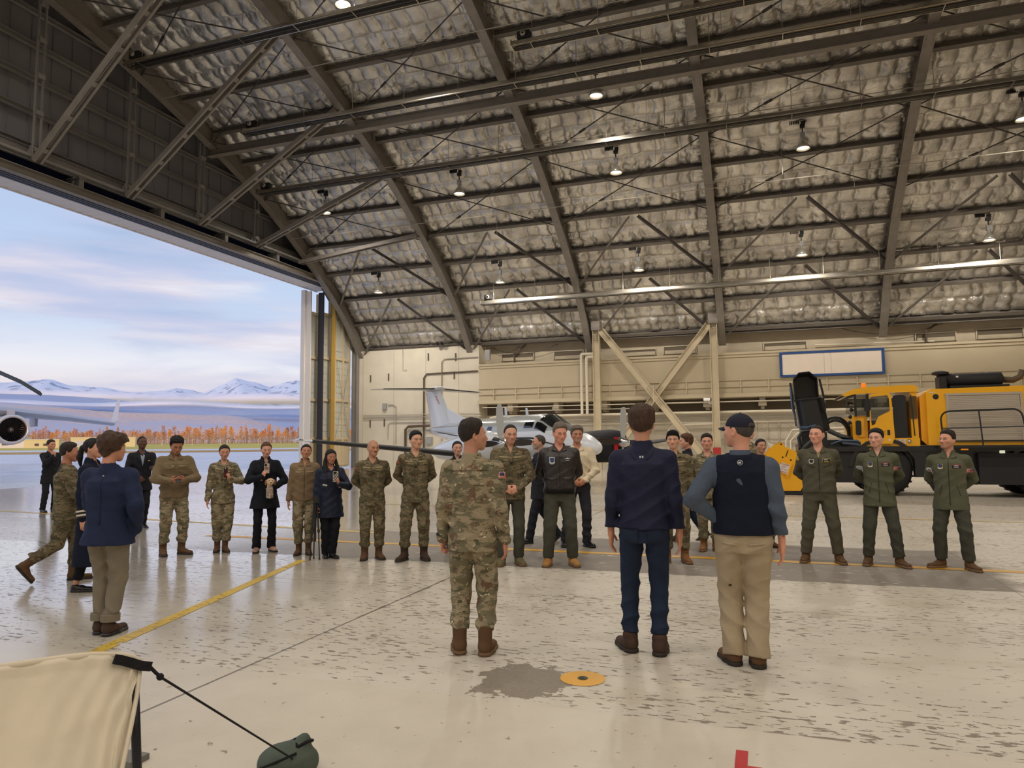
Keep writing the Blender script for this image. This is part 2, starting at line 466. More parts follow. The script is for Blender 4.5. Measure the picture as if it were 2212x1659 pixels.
# bracing: rods in the upper roof, angles low down
def rod(a, b, r=.028, name='brace_rod'):
    mb = MB(); mb.tube([a, b], r, 6); return mb.build(name, M_rod, ceiling)
for b in range(5):
    xa, xb = RIBX[b]+.15, RIBX[b+1]-.15; xm = (xa+xb)/2
    for s0, s1 in ((9.35, 13.85), (13.85, 18.4), (18.4, 23.1), (23.1, 27.7)):
        if b >= 3 and s0 > 23: continue
        P0, _ = arch(s0, .25); P1, _ = arch(s1, .25)
        rod((xa, *P0), (xb, *P1)); rod((xb, *P0), (xa, *P1))
        # turnbuckles
        for f, (q0, q1) in ((.3, ((xa, *P0), (xb, *P1))),):
            c0 = Vector(q0).lerp(Vector(q1), f); c1 = Vector(q0).lerp(Vector(q1), f+.04)
            mb = MB(); mb.tube([c0, c1], .06, 6); mb.build('turnbuckle', M_rod, ceiling)
    for s0, s1 in ((.5, 4.85), (4.85, 9.35)):
        P0, _ = arch(s0, .2); P1, _ = arch(s1, .35)
        for xe in (xa, xb):
            mb = MB(); mb.ibeam((xe, *P0), (xm+(.25 if xe > xm else -.25), *P1), .13, .13, .02, kind='L'); mb.build('angle_brace', M_purlin if xe == xa else M_rod, ceiling)
# thin sag wires hanging from the roof
for i in range(26):
    x = random.uniform(-25, 11); s = random.uniform(8, 24); q, _ = arch(s, .7)
    mb = MB(); mb.tube([(x, q[0], q[1]), (x, q[0], q[1]-random.uniform(.8, 1.6))], .008, 4); mb.build('hanger_wire', M_cond, ceiling)
for s in (11.0, 15.2, 21.9):
    q, _ = arch(s, -.15)
    mb = MB(); mb.tube([(-26, q[0], q[1]), (15, q[0], q[1])], .02, 5); mb.build('conduit', M_cond, ceiling)

# ------------------------------------------------------------------ gable end with the door header
gab = MB()
ys = np.linspace(-31, 43.3, 60)
top = [arch_at_y(y, 1.2) for y in ys]
gv = [(-27.45, y, 12.95) for y in ys]+[(-27.45, y, max(z, 12.96)) for y, z in zip(ys, top)]
n = len(ys); gab.add(gv, [(i, i+1, n+i+1, n+i) for i in range(n-1)])
for y in np.arange(8, 43, .9):          # standing seams
    z = arch_at_y(y, 1.1)
    if z > 13.1: gab.box((-27.45, y-.015, 12.95), (-27.40, y+.015, z))
wall_left = gab.build('wall_left', M_sid)
tag(wall_left, 'grey gable wall over the open hangar door with steel trusswork', None, None, 'structure')
for z in (13.6, 15.0, 16.4, 17.8, 19.2):
    yy = [y for y in ys if arch_at_y(y, 1.0) > z+.1]
    mb = MB(); mb.ibeam((-27.25, max(5, min(yy)), z), (-27.25, max(yy), z), .16, .22, .02, kind='C', up=(0, 0, 1)); mb.build('girt', M_girt, wall_left)
# truss bottom chord, sill beam, tracks, soffit
mb = MB(); mb.ibeam((-26.55, 2, 12.90), (-26.55, 39.0, 12.90), .30, .10, .03, kind='B'); mb.build('bottom_chord', M_girt, wall_left)
mb = MB(); mb.ibeam((-26.95, 2, 13.15), (-26.95, 38.8, 13.15), .14, .55, .03); mb.build('header_beam', M_girt, wall_left)
mb = MB(); mb.ibeam((-26.5, 2, 12.155), (-26.5, 40.2, 12.155), .3, .35, .03); mb.build('sill_beam', M_steel, wall_left)
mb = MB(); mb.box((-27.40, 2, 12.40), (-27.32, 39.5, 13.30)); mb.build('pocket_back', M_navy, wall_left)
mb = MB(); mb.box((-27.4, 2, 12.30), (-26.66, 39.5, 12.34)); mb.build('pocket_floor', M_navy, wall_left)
for k, y in enumerate(np.arange(21.5, 38, 4.3)):
    mb = MB(); mb.box((-27.3, y-.10, 12.33), (-26.6, y+.12, 12.86)).box((-27.3, y-.16, 12.78), (-26.55, y+.18, 12.86)); mb.build('header_bracket', M_girt, wall_left)
for k in range(3):
    x = -26.72-.2*k
    mb = MB(); mb.box((x-.07, 2, 11.95), (x+.07, 40.2, 12.0)).box((x-.09, 2, 12.0), (x-.06, 40.2, 12.12)).box((x+.06, 2, 12.0), (x+.09, 40.2, 12.12)); mb.build('door_track', M_track, wall_left)
mb = MB()
yy = np.arange(2, 41, .12)
sv = []
for i, y in enumerate(yy):
    z = 12.0+(.035 if (i//2) % 2 else 0)
    sv += [(-27.2, y, z), (-28.4, y, z)]
mb.add(sv, [(2*i, 2*i+1, 2*i+3, 2*i+2) for i in range(len(yy)-1)])
mb.build('soffit', M_soffit, wall_left)
mb = MB(); mb.box((-28.5, 2, 11.98), (-28.4, 41, 13.2)); mb.build('fascia', M_soffit, wall_left)
mb = MB(); mb.box((-27.2, 2, 12.08), (-26.64, 40.2, 12.14)); mb.build('track_cover', M_track, wall_left)
# truss posts (paired angles with battens) and braces out to the second rib
for y in (15.1, 19.42, 23.78, 28.08, 32.28):
    zt = arch_at_y(y, .0)
    po = None
    for dy in (-.14, .14):
        mb = MB(); mb.ibeam((-26.45, y+dy, 12.9), (-26.45, y+dy, zt), .12, .10, .02, up=(1, 0, 0), kind='L'); q = mb.build('truss_post', M_girt, wall_left)
        po = q
    for z in np.arange(13.2, zt, 1.5):
        mb = MB(); mb.box((-26.52, y-.15, z-.09), (-26.38, y+.15, z+.09)); mb.build('batten', M_girt, po)
    mb = MB(); mb.prism([(y-.35, 12.85), (y+.35, 12.85), (y+.2, 13.35), (y-.2, 13.35)], -26.56, -26.52, 0); mb.build('gusset', M_girt, wall_left)
for y in (15.0, 19.38, 23.69, 28.02, 32.31, 36.22):
    a = Vector((-26.4, y, 12.72)); b = Vector((-18.1, y-.6, arch_at_y(y-.6, -.12)))
    bo = None
    for dz in (-.14, .14):
        mb = MB(); mb.ibeam(a+Vector((0, dz, 0)), b+Vector((0, dz, 0)), .20, .10, .022, up=(0, 1, 0), kind='C'); bo = mb.build('sway_brace', M_steel, wall_left)
    L = (b-a).length; d = (b-a).normalized()
    for f in np.arange(.6, L-.3, 1.7):
        c = a+d*f; mb = MB(); mb.ibeam(c-d*.1, c+d*.1, .34, .13, .02, up=d.cross(Vector((0, 1, 0))), kind='B'); mb.build('batten', M_steel, bo)

# ------------------------------------------------------------------ sliding door leaves parked at the back corner
M_leaf = material('cream_door_leaf', lin((196, 180, 150)), .55, noise=.06, scale=1)
M_pane = material('wired_glass', lin((186, 190, 186)), .25, spec=.5, noise=.05, scale=.6)
M_yel_post = material('yellow_door_edge', lin((186, 150, 70)), .5)
M_doorlight = material('pale_door_edge', lin((222, 214, 206)), .5)
door = empty('door_1', (0, 0, 0), kind='structure', label='stack of sliding hangar door leaves parked at the far corner')
for k in range(3):
    x = -26.9-.55*k
    y0 = 40.72-.62*k
    mb = MB()
    for yv in (y0+.06, y0+1.02, 42.55): mb.box((x-.12, yv-.07, .15), (x+.12, yv+.07, 11.7))
    for z in (.3, 2.0, 4.55, 7.35, 10.3): mb.box((x-.10, y0, z-.09), (x+.10, 42.6, z+.09))
    fr = mb.build('door_frame', M_leaf, door)
    mb = MB(); mb.box((x-.04, y0+.1, .1), (x+.04, 42.5, 1.95)); mb.build('kick_panel', M_leaf, door)
    for a, b in ((y0+.13, y0+.95), (y0+1.09, 42.48)):
        for z0, z1 in ((2.1, 4.45), (4.65, 7.25), (7.45, 10.2)):
            mb = MB(); mb.box((x-.02, a, z0), (x+.0, b, z1)); pn = mb.build('pane', M_pane, door)
            mbg = MB()
            for zz in np.arange(z0+.4, z1, .42): mbg.box((x+.0, a, zz-.012), (x+.02, b, zz+.012))
            for q in np.arange(a+.27, b-.1, .27): mbg.box((x+.0, q-.01, z0), (x+.02, q+.01, z1))
            mbg.build('glazing_bar', M_leaf, pn)
    if k == 0:
        for (ya, za), (yb, zb) in (((y0+.1, 2.0), (y0+1., 4.5)), ((y0+1.05, 4.5), (42.5, 2.0)), ((y0+.1, 7.3), (y0+1., 4.6)), ((y0+1.05, 4.7), (42.5, 7.2))):
            mb = MB(); mb.tube([(x+.14, ya, za), (x+.14, yb, zb)], .02, 5); mb.build('tie_rod', M_cond, door)
        mb = MB(); mb.box((x-.14, y0-.06, .1), (x+.14, y0+.02, 11.7)); mb.build('edge_strip', M_yel_post, door)
    else:
        mb = MB(); mb.box((x-.2, y0-.08, .05), (x+.2, y0+.0, 11.7)); mb.build('edge_strip', M_track if k == 1 else M_doorlight, door)
mb = MB(); mb.box((-28.5, 39.3, .05), (-28.2, 39.55, 11.8)); mb.build('edge_strip', M_doorlight, door)
mb = MB(); mb.ibeam((-26.5, 42.85, 0), (-26.5, 42.85, 8.3), .4, .4, .03, up=(1, 0, 0)); mb.build('jamb_column', M_girt, door)

# ------------------------------------------------------------------ back wall
YB = 43.0
bw = MB()
bw.box((-26.4, YB, 0), (-17.35, 44.6, 8.02))                 # thick left block
wall_back = bw.build('wall_back', M_cream)
tag(wall_back, 'cream painted back wall with parapet, ledge, pipes and conduits', None, None, 'structure')
mb = MB(); mb.box((-17.35, 44.2, 6.3), (40, 44.6, 8.4)); mb.build('upper_wall', M_conc, wall_back)
mb = MB(); mb.box((-17.35, YB, 5.14), (40, YB+.25, 6.44)); mb.build('parapet_band', M_band, wall_back)
mb = MB(); mb.box((-17.35, YB-.12, 6.60), (40, 44.2, 6.72)).box((-17.35, YB-.06, 6.44), (40, YB+.25, 6.60)); mb.build('coping', M_band, wall_back)
mb = MB(); mb.box((-17.35, YB-.02, 4.34), (40, YB+.06, 5.10)); mb.build('ledge_panel', M_band, wall_back)
for z in (5.12, 4.74): 
    mb = MB(); mb.box((-17.35, YB-.10, z-.03), (40, YB+.0, z+.03)); mb.build('guard_rail', M_band, wall_back)
for x in np.arange(-16.3, 14, 1.52):
    mb = MB(); mb.box((x-.035, YB-.11, 4.34), (x+.035, YB-.02, 5.14)); mb.build('guard_post', M_band, wall_back)
mb = MB(); mb.box((-17.35, YB-.25, 4.12), (40, 44.3, 4.34)); mb.build('ledge', M_band, wall_back)
mb = MB(); mb.box((-17.35, 44.2, 0), (40, 44.6, 4.2)); mb.build('lower_wall', M_cream, wall_back)
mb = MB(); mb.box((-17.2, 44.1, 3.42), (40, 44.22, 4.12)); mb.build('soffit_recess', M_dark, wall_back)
for x in np.arange(-15.2, 14, 3.05):
    mb = MB(); mb.box((x-.22, YB-.15, 3.62), (x+.22, 44.2, 3.82)).box((x-.16, YB-.05, 3.82), (x+.16, 44.2, 4.12)).box((x-.1, YB+.05, 3.46), (x+.1, 44.2, 3.62)); mb.build('bracket', M_conc, wall_back)
# ribs of the lower wall
for x in np.arange(-2.2, 14, .62):
    mb = MB(); mb.box((x-.03, 44.12, .1), (x+.03, 44.2, 3.0)); mb.build('wall_rib', M_cream, wall_back)
for x in np.arange(-26, -17.5, 2.4):
    mb = MB(); mb.box((x-.012, YB-.012, 0), (x+.012, YB, 8.0)); mb.build('panel_joint', M_conc, wall_back)
# recessed openings high on the wall
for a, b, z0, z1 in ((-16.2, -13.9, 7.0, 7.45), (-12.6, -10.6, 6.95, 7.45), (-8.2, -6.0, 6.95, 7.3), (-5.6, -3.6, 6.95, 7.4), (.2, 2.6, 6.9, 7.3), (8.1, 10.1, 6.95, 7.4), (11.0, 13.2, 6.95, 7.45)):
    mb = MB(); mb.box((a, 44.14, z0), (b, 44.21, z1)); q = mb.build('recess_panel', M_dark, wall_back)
    mb = MB(); mb.box((a, 44.1, z1), (b, 44.2, z1+.06)).box((a, 44.1, z0), (a+.06, 44.2, z1)).box((b-.06, 44.1, z0), (b, 44.2, z1)).box((a+.1, 44.1, z0), (b-.1, 44.16, z0+.22)); mb.build('recess_frame', M_conc, wall_back)
# pipes along the wall
def wpipe(path, r, m, name='pipe'):
    mb = MB(); mb.tube(path, r, 7); return mb.build(name, m, wall_back, auto=50)
wpipe([(-16.4, 42.6, 2.75), (-16.4, 42.6, 3.22), (-16.0, 42.6, 3.27), (14, 42.6, 3.27)], .075, M_pipe)
wpipe([(-17, 42.9, 2.98), (14, 42.9, 2.98)], .04, M_cond, 'conduit')
wpipe([(-17, 42.9, 2.86), (14, 42.9, 2.86)], .03, M_cond, 'conduit')
wpipe([(-17, 43.3, 2.72), (14, 43.3, 2.70)], .04, M_pipe)
wpipe([(-17, 42.7, 3.88), (14, 42.7, 3.86)], .03, M_pipe)
wpipe([(-14.5, 42.8, 3.62), (-6, 42.8, 3.6), (-5.4, 42.8, 3.85), (3, 42.8, 3.86)], .03, M_cond, 'conduit')
wpipe([(-25.9, 42.9, 3.55), (-17.2, 42.9, 3.55)], .03, M_cond, 'conduit')
wpipe([(-25.9, 42.9, 3.38), (-17.2, 42.9, 3.38)], .03, M_cond, 'conduit')
wpipe([(-21.3, 42.92, 0.9), (-21.3, 42.92, 6.0), (-21.1, 42.92, 6.25), (-17.4, 42.92, 6.3)], .05, M_dpipe)
wpipe([(-20.0, 42.92, .9), (-20.0, 42.92, 7.0), (-19.8, 42.92, 7.2), (-17.4, 42.92, 7.22)], .035, M_cond, 'conduit')
wpipe([(-23.4, 42.94, 1.6), (-23.4, 42.94, 4.1), (-23.6, 42.94, 4.25), (-24.0, 42.94, 4.25)], .03, M_cond, 'conduit')
wpipe([(-24.0, 42.94, 1.9), (-24.0, 42.94, 2.9), (-23.8, 42.94, 3.05), (-19.0, 42.94, 3.05)], .025, M_cond, 'conduit')
wpipe([(-22.6, 42.8, 0), (-22.6, 42.8, 2.55), (-22.4, 42.8, 2.75), (-18.4, 42.8, 2.85)], .085, M_dpipe)
wpipe([(-22.9, 42.92, 8.0), (-22.9, 42.92, 6.6), (-22.6, 42.92, 6.6)], .02, M_cond, 'conduit')
for dx in (0, .33):
    wpipe([(-10.35+dx, 42.4, 7.0-dx*.6), (-10.35+dx, 42.4, 3.3)], .09, M_pipe)
wpipe([(-10.35, 42.4, 7.0), (-9.2, 42.4, 7.0)], .08, M_pipe); wpipe([(-10.0, 42.4, 6.8), (-9.2, 42.4, 6.8)], .08, M_pipe)
wpipe([(-5.2, 42.9, .8), (-5.2, 42.9, 2.35), (-5.0, 42.9, 2.55), (-2.7, 42.9, 2.62)], .09, M_pipe)
wpipe([(-6.1, 42.5, 4.1), (-6.1, 42.5, 2.2)], .045, M_cond, 'conduit')
for x in (1.2, 1.45):
    wpipe([(x, 42.5, 0), (x, 42.5, 1.6), (x+.35, 42.5, 2.0+(.2 if x < 1.3 else 0)), (4.5, 42.5, 2.1+(.2 if x < 1.3 else 0))], .05, M_pipe)
wpipe([(3.0, 44.0, 7.05), (9.0, 44.0, 6.95)], .05, M_pipe); wpipe([(-15.2, 43.9, 6.5), (-15.2, 43.9, 7.4), (-14.4, 43.9, 8.0)], .06, M_dpipe); wpipe([(8.6, 43.9, 6.6), (8.6, 43.9, 7.5), (9.3, 43.9, 8.0)], .06, M_dpipe)
for i in range(3):       # loose cables drooping under the eave
    x0, x1, dz = [(-16.8, -12.2, .5), (-16.6, -14.8, .35), (4.4, 9.5, .45)][i]
    wpipe([(x0+(x1-x0)*f, 43.8, 7.9-dz*4*f*(1-f)) for f in np.linspace(0, 1, 9)], .018, M_rod, 'cable')
for x, z, w, h in ((-24.25, 4.15, .3, .42), (-19.6, 3.45, .36, .4), (-18.9, 2.35, .3, .5), (-20.6, 3.62, .2, .22), (-21.6, 1.85, .35, .4), (-20.9, 1.8, .45, .5), (-16.7, 7.3, .35, .7)):
    mb = MB(); mb.rbox((x-w/2, YB-.16, z-h/2), (x+w/2, YB+.0, z+h/2), .03, 1); bx_ = mb.build('electrical_box', M_box, wall_back)
    mb = MB(); mb.box((x-w*.42, YB-.175, z-h*.42), (x+w*.42, YB-.158, z+h*.42)); mb.build('box_cover', M_box, bx_)
for x, z in ((-25.4, 6.1), (-24.0, 6.15), (-25.4, 3.0), (-24.3, 3.05), (-21.0, 7.4), (-19.1, 6.1), (-19.0, 7.3)):
    mb = MB(); mb.box((x-.04, YB-.05, z-.25), (x+.04, YB, z+.25)); mb.build('anchor_plate', M_dark, wall_back)
mb = MB(); mb.box((-18.6, 42.9, .05), (-17.9, 43.0, 2.1)); mb.build('door_leaf', material('dark_red_brown_door', lin((70, 44, 36)), .5), wall_back)
mb = MB(); mb.box((-9.0, 44.1, .05), (-8.1, 44.2, 2.1)); mb.build('door_leaf', MATS['dark_red_brown_door'], wall_back)
mb = MB(); mb.box((-18.75, 42.88, 0), (-18.6, 43.0, 2.25)).box((-17.9, 42.88, 0), (-17.75, 43, 2.25)).box((-18.75, 42.88, 2.1), (-17.75, 43, 2.25)); mb.build('door_frame', M_cream, wall_back)

# braced columns standing in front of the wall
bc = empty('braced_column_frame', (-5.9, 42.3, 0), label='pair of tan steel columns joined by a big riveted X brace', cat='steel frame')
YC = 42.3
def rel(p, o): return (p[0]-o.location.x, p[1]-o.location.y, p[2]-o.location.z)
for xc in (-9.36, -2.48):
    mb = MB(); mb.ibeam(rel((xc, YC, 0), bc), rel((xc, YC, 8.5), bc), .36, .42, .03, up=(1, 0, 0)); co = mb.build('column', M_colm, bc)
    mb = MB(); mb.cbox(rel((xc, YC-.02, 8.65), bc), (.52, .46, .55)); mb.build('column_head', M_steel, bc)
    rv = MB()
    for i in range(6):
        for j in range(4): rv.cbox(rel((xc-.13+j*.085, YC-.19, 7.75+i*.11), bc), (.035, .02, .035))
    q = rv.build('rivet_rows', M_dark, co); q['kind'] = 'stuff'
for (x0, z0), (x1, z1), dy in (((-9.05, 8.35), (-2.85, .35), -.06), ((-2.75, 8.35), (-9.0, .35), .12)):
    mb = MB(); mb.ibeam(rel((x0, YC+dy, z0), bc), rel((x1, YC+dy, z1), bc), .30, .40, .03, up=(0, 0, 1)); br = mb.build('brace', M_colm, bc)
    rv = MB(); d = Vector((x1-x0, 0, z1-z0)).normalized(); nrm = Vector((-d.z, 0, d.x))
    for f0 in (.35, 4.5, 5.4):
        for i in range(5):
            for j in range(3):
                c = Vector((x0, YC+dy-.165, z0))+d*(f0+i*.1)+nrm*(-.09+.09*j); rv.cbox(rel(c, bc), (.035, .02, .035))
    q = rv.build('rivet_rows', M_dark, br); q['kind'] = 'stuff'
mb = MB(); mb.box(rel((-5.98, YC-.25, 3.9), bc), rel((-5.94, YC-.2, 4.9), bc)); mb.build('gusset', M_colm, bc)
# red band at the foot of the column
mb = MB(); mb.box(rel((-2.70, YC-.215, .3), bc), rel((-2.26, YC-.205, 1.25), bc)); mb.build('red_band', material('red_warning_paint', lin((160, 40, 36)), .5), bc)

# security camera on the column
sc_o = empty('security_camera', (-2.72, 41.72, 3.95), label='small white security camera on the right tan column', cat='camera')
mb = MB(); mb.rbox((-.38, -.10, -.06), (-.02, .06, .10), .03, 0); mb.build('housing', material('white_plastic', (.8, .8, .78), .4), sc_o)
mb = MB(); mb.tube([(-.1, .0, -.05), (-.08, .1, -.2), (.05, .2, -.22)], .025, 6); mb.build('bracket', MATS['white_plastic'], sc_o)

# blank sign
sg = empty('blank_sign_board', (3.7, 42.82, 5.87), label='long blank white sign board in a blue frame above the truck', cat='sign')
M_signw = material('sign_white', lin((236, 222, 206)), .5, noise=.03, scale=2); M_signb = material('sign_blue', lin((34, 74, 134)), .5, noise=.08, scale=9)
for k, (a, b) in enumerate(((-2.52, -.35), (-.345, 0.0), (.005, 2.52))):
    mb = MB(); mb.box((a, -.04, -.6), (b-.004, .03, .6)); mb.build('sign_panel', M_signw, sg)
for lo, hi in (((-2.66, -.07, .58), (2.66, .03, .70)), ((-2.66, -.07, -.70), (2.66, .03, -.58)), ((-2.66, -.07, -.6), (-2.52, .03, .6)), ((2.52, -.07, -.6), (2.66, .03, .6))):
    mb = MB(); mb.box(lo, hi); mb.build('frame_rail', M_signb, sg)

# speakers / horn at the top of the left wall block
hn = empty('horn_speaker', (-20.2, 42.75, 8.02), label='pair of small dark horn speakers on top of the left wall block', cat='speaker')
for dx in (0, .32):
    mb = MB(); mb.lathe([(.05, .25), (.07, .1), (.17, -.1), (.16, -.1), (.05, .05)], 12, (dx, 0, .17), ax=1); mb.build('horn', M_rod, hn, smooth=True)

# other enclosing walls, out of the picture
mb = MB(); mb.box((39.8, -32, 0), (40.2, 44.6, 22)); tag(mb.build('wall_right', M_cream), 'cream far right hangar wall outside the view', None, None, 'structure')
mb = MB(); mb.box((-27.6, -32.2, 0), (40, -31.6, 9)); tag(mb.build('wall_front', M_cream), 'cream hangar wall behind the viewpoint', None, None, 'structure')
# ================================================================== FLOOR
def nmath(nt, op, a, b=None, clamp=False):
    n = nt.nodes.new('ShaderNodeMath'); n.operation = op; n.use_clamp = clamp
    for i, v in enumerate((a, b)):
        if v is None: continue
        if isinstance(v, (int, float)): n.inputs[i].default_value = v
        else: nt.links.new(v, n.inputs[i])
    return n.outputs[0]
def nstep(nt, v, lo, hi):
    n = nt.nodes.new('ShaderNodeMapRange'); n.interpolation_type = 'SMOOTHSTEP'
    n.inputs['From Min'].default_value = lo; n.inputs['From Max'].default_value = hi
    nt.links.new(v, n.inputs['Value']); return n.outputs[0]
def nnoise(nt, vec, scale, detail=4, rough=.5, dist=0.0):
    n = nt.nodes.new('ShaderNodeTexNoise'); n.inputs['Scale'].default_value = scale; n.inputs['Detail'].default_value = detail
    n.inputs['Roughness'].default_value = rough; n.inputs['Distortion'].default_value = dist
    nt.links.new(vec, n.inputs['Vector']); return n.outputs['Fac']
def nmap(nt, vec, scale, loc=(0, 0, 0)):
    n = nt.nodes.new('ShaderNodeMapping'); n.inputs['Scale'].default_value = scale; n.inputs['Location'].default_value = loc
    nt.links.new(vec, n.inputs[0]); return n.outputs[0]
def nmixc(nt, f, a, b):
    n = nt.nodes.new('ShaderNodeMixRGB')
    for i, v in enumerate((f, a, b)):
        if isinstance(v, (int, float)): n.inputs[i].default_value = v
        elif isinstance(v, tuple): n.inputs[i].default_value = (*v, 1)
        else: nt.links.new(v, n.inputs[i])
    return n.outputs[0]
def floor_material():
    m = bpy.data.materials.new('worn_painted_concrete'); m.use_nodes = True; nt = m.node_tree; b = nt.nodes['Principled BSDF']
    tcn = nt.nodes.new('ShaderNodeTexCoord'); P = tcn.outputs['Object']
    sp = nt.nodes.new('ShaderNodeSeparateXYZ'); nt.links.new(P, sp.inputs[0]); X, Y = sp.outputs['X'], sp.outputs['Y']
    wob = nnoise(nt, P, 2.2, 5, .6)
    Yw = nmath(nt, 'ADD', Y, nmath(nt, 'MULTIPLY', nmath(nt, 'SUBTRACT', wob, .5), .22))
    # paint chips: streaks drawn out along x
    c1 = nnoise(nt, nmap(nt, P, (9, 26, 1)), 1.0, 3, .55, .25)
    c2 = nnoise(nt, nmap(nt, P, (.45, .8, 1), (4, 2, 0)), 1.0, 4, .6)
    c3 = nnoise(nt, nmap(nt, P, (1.2, 5, 1), (8, 3, 0)), 1.0, 3, .6)
    thr = nmath(nt, 'ADD', .610, nmath(nt, 'MULTIPLY', nmath(nt, 'SUBTRACT', c2, .5), -.36))
    thr = nmath(nt, 'ADD', thr, nmath(nt, 'MULTIPLY', nmath(nt, 'SUBTRACT', c3, .5), -.18))
    chip = nstep(nt, nmath(nt, 'SUBTRACT', c1, thr), -.008, .012)
    painted = nmath(nt, 'MULTIPLY', nstep(nt, Y, 4.34, 4.36), 1.0)
    # bare traffic strip under the line of people
    strip = nmath(nt, 'MULTIPLY', nstep(nt, Yw, 8.98, 9.02), nmath(nt, 'SUBTRACT', 1, nstep(nt, Yw, 11.9, 12.05)))
    strip = nmath(nt, 'MULTIPLY', strip, nmath(nt, 'SUBTRACT', 1, nstep(nt, nmath(nt, 'ADD', X, nmath(nt, 'MULTIPLY', wob, 1.0)), 2.9, 3.3)))
    left_ = nmath(nt, 'SUBTRACT', 1, nstep(nt, X, -9.5, -7.0))
    strip = nmath(nt, 'MULTIPLY', strip, nmath(nt, 'SUBTRACT', 1, nmath(nt, 'MULTIPLY', left_, .6)))
    sc_ = nstep(nt, nnoise(nt, nmap(nt, P, (5, 16, 1), (2, 5, 0)), 1.0, 3, .6), .60, .63)       # paint left over in the strip
    sc_ = nmath(nt, 'MULTIPLY', sc_, nstep(nt, nnoise(nt, nmap(nt, P, (.4, 2.2, 1)), 1, 2), .5, .6))
    # grey patch next to the tie-down
    dx = nmath(nt, 'SUBTRACT', X, -1.62); dy = nmath(nt, 'SUBTRACT', Y, 4.75)
    dist = nmath(nt, 'SQRT', nmath(nt, 'ADD', nmath(nt, 'MULTIPLY', dx, dx), nmath(nt, 'MULTIPLY', nmath(nt, 'MULTIPLY', dy, dy), .8)))
    n5 = nnoise(nt, P, 4.5, 5, .65)
    patch = nmath(nt, 'SUBTRACT', 1, nstep(nt, nmath(nt, 'ADD', dist, nmath(nt, 'MULTIPLY', nmath(nt, 'SUBTRACT', n5, .5), .9)), .30, .33))
    # peeled band along the floor joint
    jn = nmath(nt, 'ABSOLUTE', nmath(nt, 'ADD', X, 3.63))
    peel = nmath(nt, 'SUBTRACT', 1, nstep(nt, nmath(nt, 'ADD', jn, nmath(nt, 'MULTIPLY', nnoise(nt, nmap(nt, P, (9, 3, 1)), 1, 3), .16)), .085, .10))
    peel = nmath(nt, 'MULTIPLY', peel, nstep(nt, Y, 5.6, 6.2))
    joint = nmath(nt, 'SUBTRACT', 1, nstep(nt, jn, .008, .014))
    jx = nmath(nt, 'ABSOLUTE', nmath(nt, 'SUBTRACT', nmath(nt, 'MODULO', nmath(nt, 'ADD', nmath(nt, 'ADD', X, 3.63), 91.5), 6.1), 3.05))
    joint2 = nstep(nt, jx, 3.04, 3.046)
    jy = nmath(nt, 'ABSOLUTE', nmath(nt, 'SUBTRACT', nmath(nt, 'MODULO', nmath(nt, 'ADD', Y, 87.15), 6.1), 3.05))
    joint3 = nmath(nt, 'SUBTRACT', 1, nstep(nt, jy, .006, .012))
    bare = nmath(nt, 'MAXIMUM', nmath(nt, 'MULTIPLY', chip, painted), nmath(nt, 'MULTIPLY', strip, nmath(nt, 'SUBTRACT', 1, nmath(nt, 'MULTIPLY', sc_, .9))))
    bare = nmath(nt, 'MAXIMUM', bare, nmath(nt, 'MAXIMUM', nmath(nt, 'MULTIPLY', patch, painted), peel))
    big = nnoise(nt, nmap(nt, P, (.3, .55, 1), (1, 7, 0)), 1, 5, .6)
    fine = nnoise(nt, P, 30, 3, .6)
    paint = nmixc(nt, big, lin((176, 168, 154)), lin((212, 204, 190)))
    paint = nmixc(nt, nmath(nt, 'MULTIPLY', nstep(nt, nnoise(nt, nmap(nt, P, (.7, 2.4, 1), (3, 3, 0)), 1, 5, .65), .48, .72), .30), paint, lin((160, 140, 112)))
    plain = nmixc(nt, nnoise(nt, P, 1.6, 6, .65), lin((180, 170, 154)), lin((212, 203, 188)))
    plain = nmixc(nt, nstep(nt, nnoise(nt, nmap(nt, P, (14, 14, 1)), 1, 3, .6), .66, .72), plain, lin((140, 122, 100)))
    paint = nmixc(nt, painted, plain, paint)
    conc = nmixc(nt, fine, lin((112, 102, 90)), lin((146, 134, 119)))
    conc = nmixc(nt, nmath(nt, 'MULTIPLY', strip, .6), conc, lin((124, 118, 112)))
    col = nmixc(nt, bare, paint, conc)
    jt = nmath(nt, 'MAXIMUM', joint, nmath(nt, 'MAXIMUM', nmath(nt, 'MULTIPLY', joint2, .6), nmath(nt, 'MULTIPLY', joint3, .5)))
    col = nmixc(nt, nmath(nt, 'MULTIPLY', jt, .8), col, lin((78, 68, 56)))
    nt.links.new(col, b.inputs['Base Color'])
    # damp towards the open door
    wet = nmath(nt, 'SUBTRACT', 1, nstep(nt, nmath(nt, 'ADD', X, nmath(nt, 'MULTIPLY', nmath(nt, 'SUBTRACT', big, .5), 4)), -9.0, -2.0))
    r0 = nmath(nt, 'ADD', .42, nmath(nt, 'MULTIPLY', bare, .16))
    r1 = nmath(nt, 'ADD', .13, nmath(nt, 'MULTIPLY', bare, .30))
    rg = nt.nodes.new('ShaderNodeMix'); nt.links.new(wet, rg.inputs[0]); nt.links.new(r0, rg.inputs[2]); nt.links.new(r1, rg.inputs[3])
    nt.links.new(rg.outputs[0], b.inputs['Roughness'])
    nt.links.new(nmath(nt, 'MULTIPLY', wet, nmath(nt, 'SUBTRACT', .9, nmath(nt, 'MULTIPLY', bare, .5))), b.inputs['Coat Weight']); b.inputs['Coat Roughness'].default_value = .12
    hgt = nmath(nt, 'ADD', nmath(nt, 'MULTIPLY', bare, -.7), nmath(nt, 'MULTIPLY', nnoise(nt, nmap(nt, P, (5, 11, 1)), 1, 4, .6), .5))
    hgt = nmath(nt, 'SUBTRACT', hgt, jt)
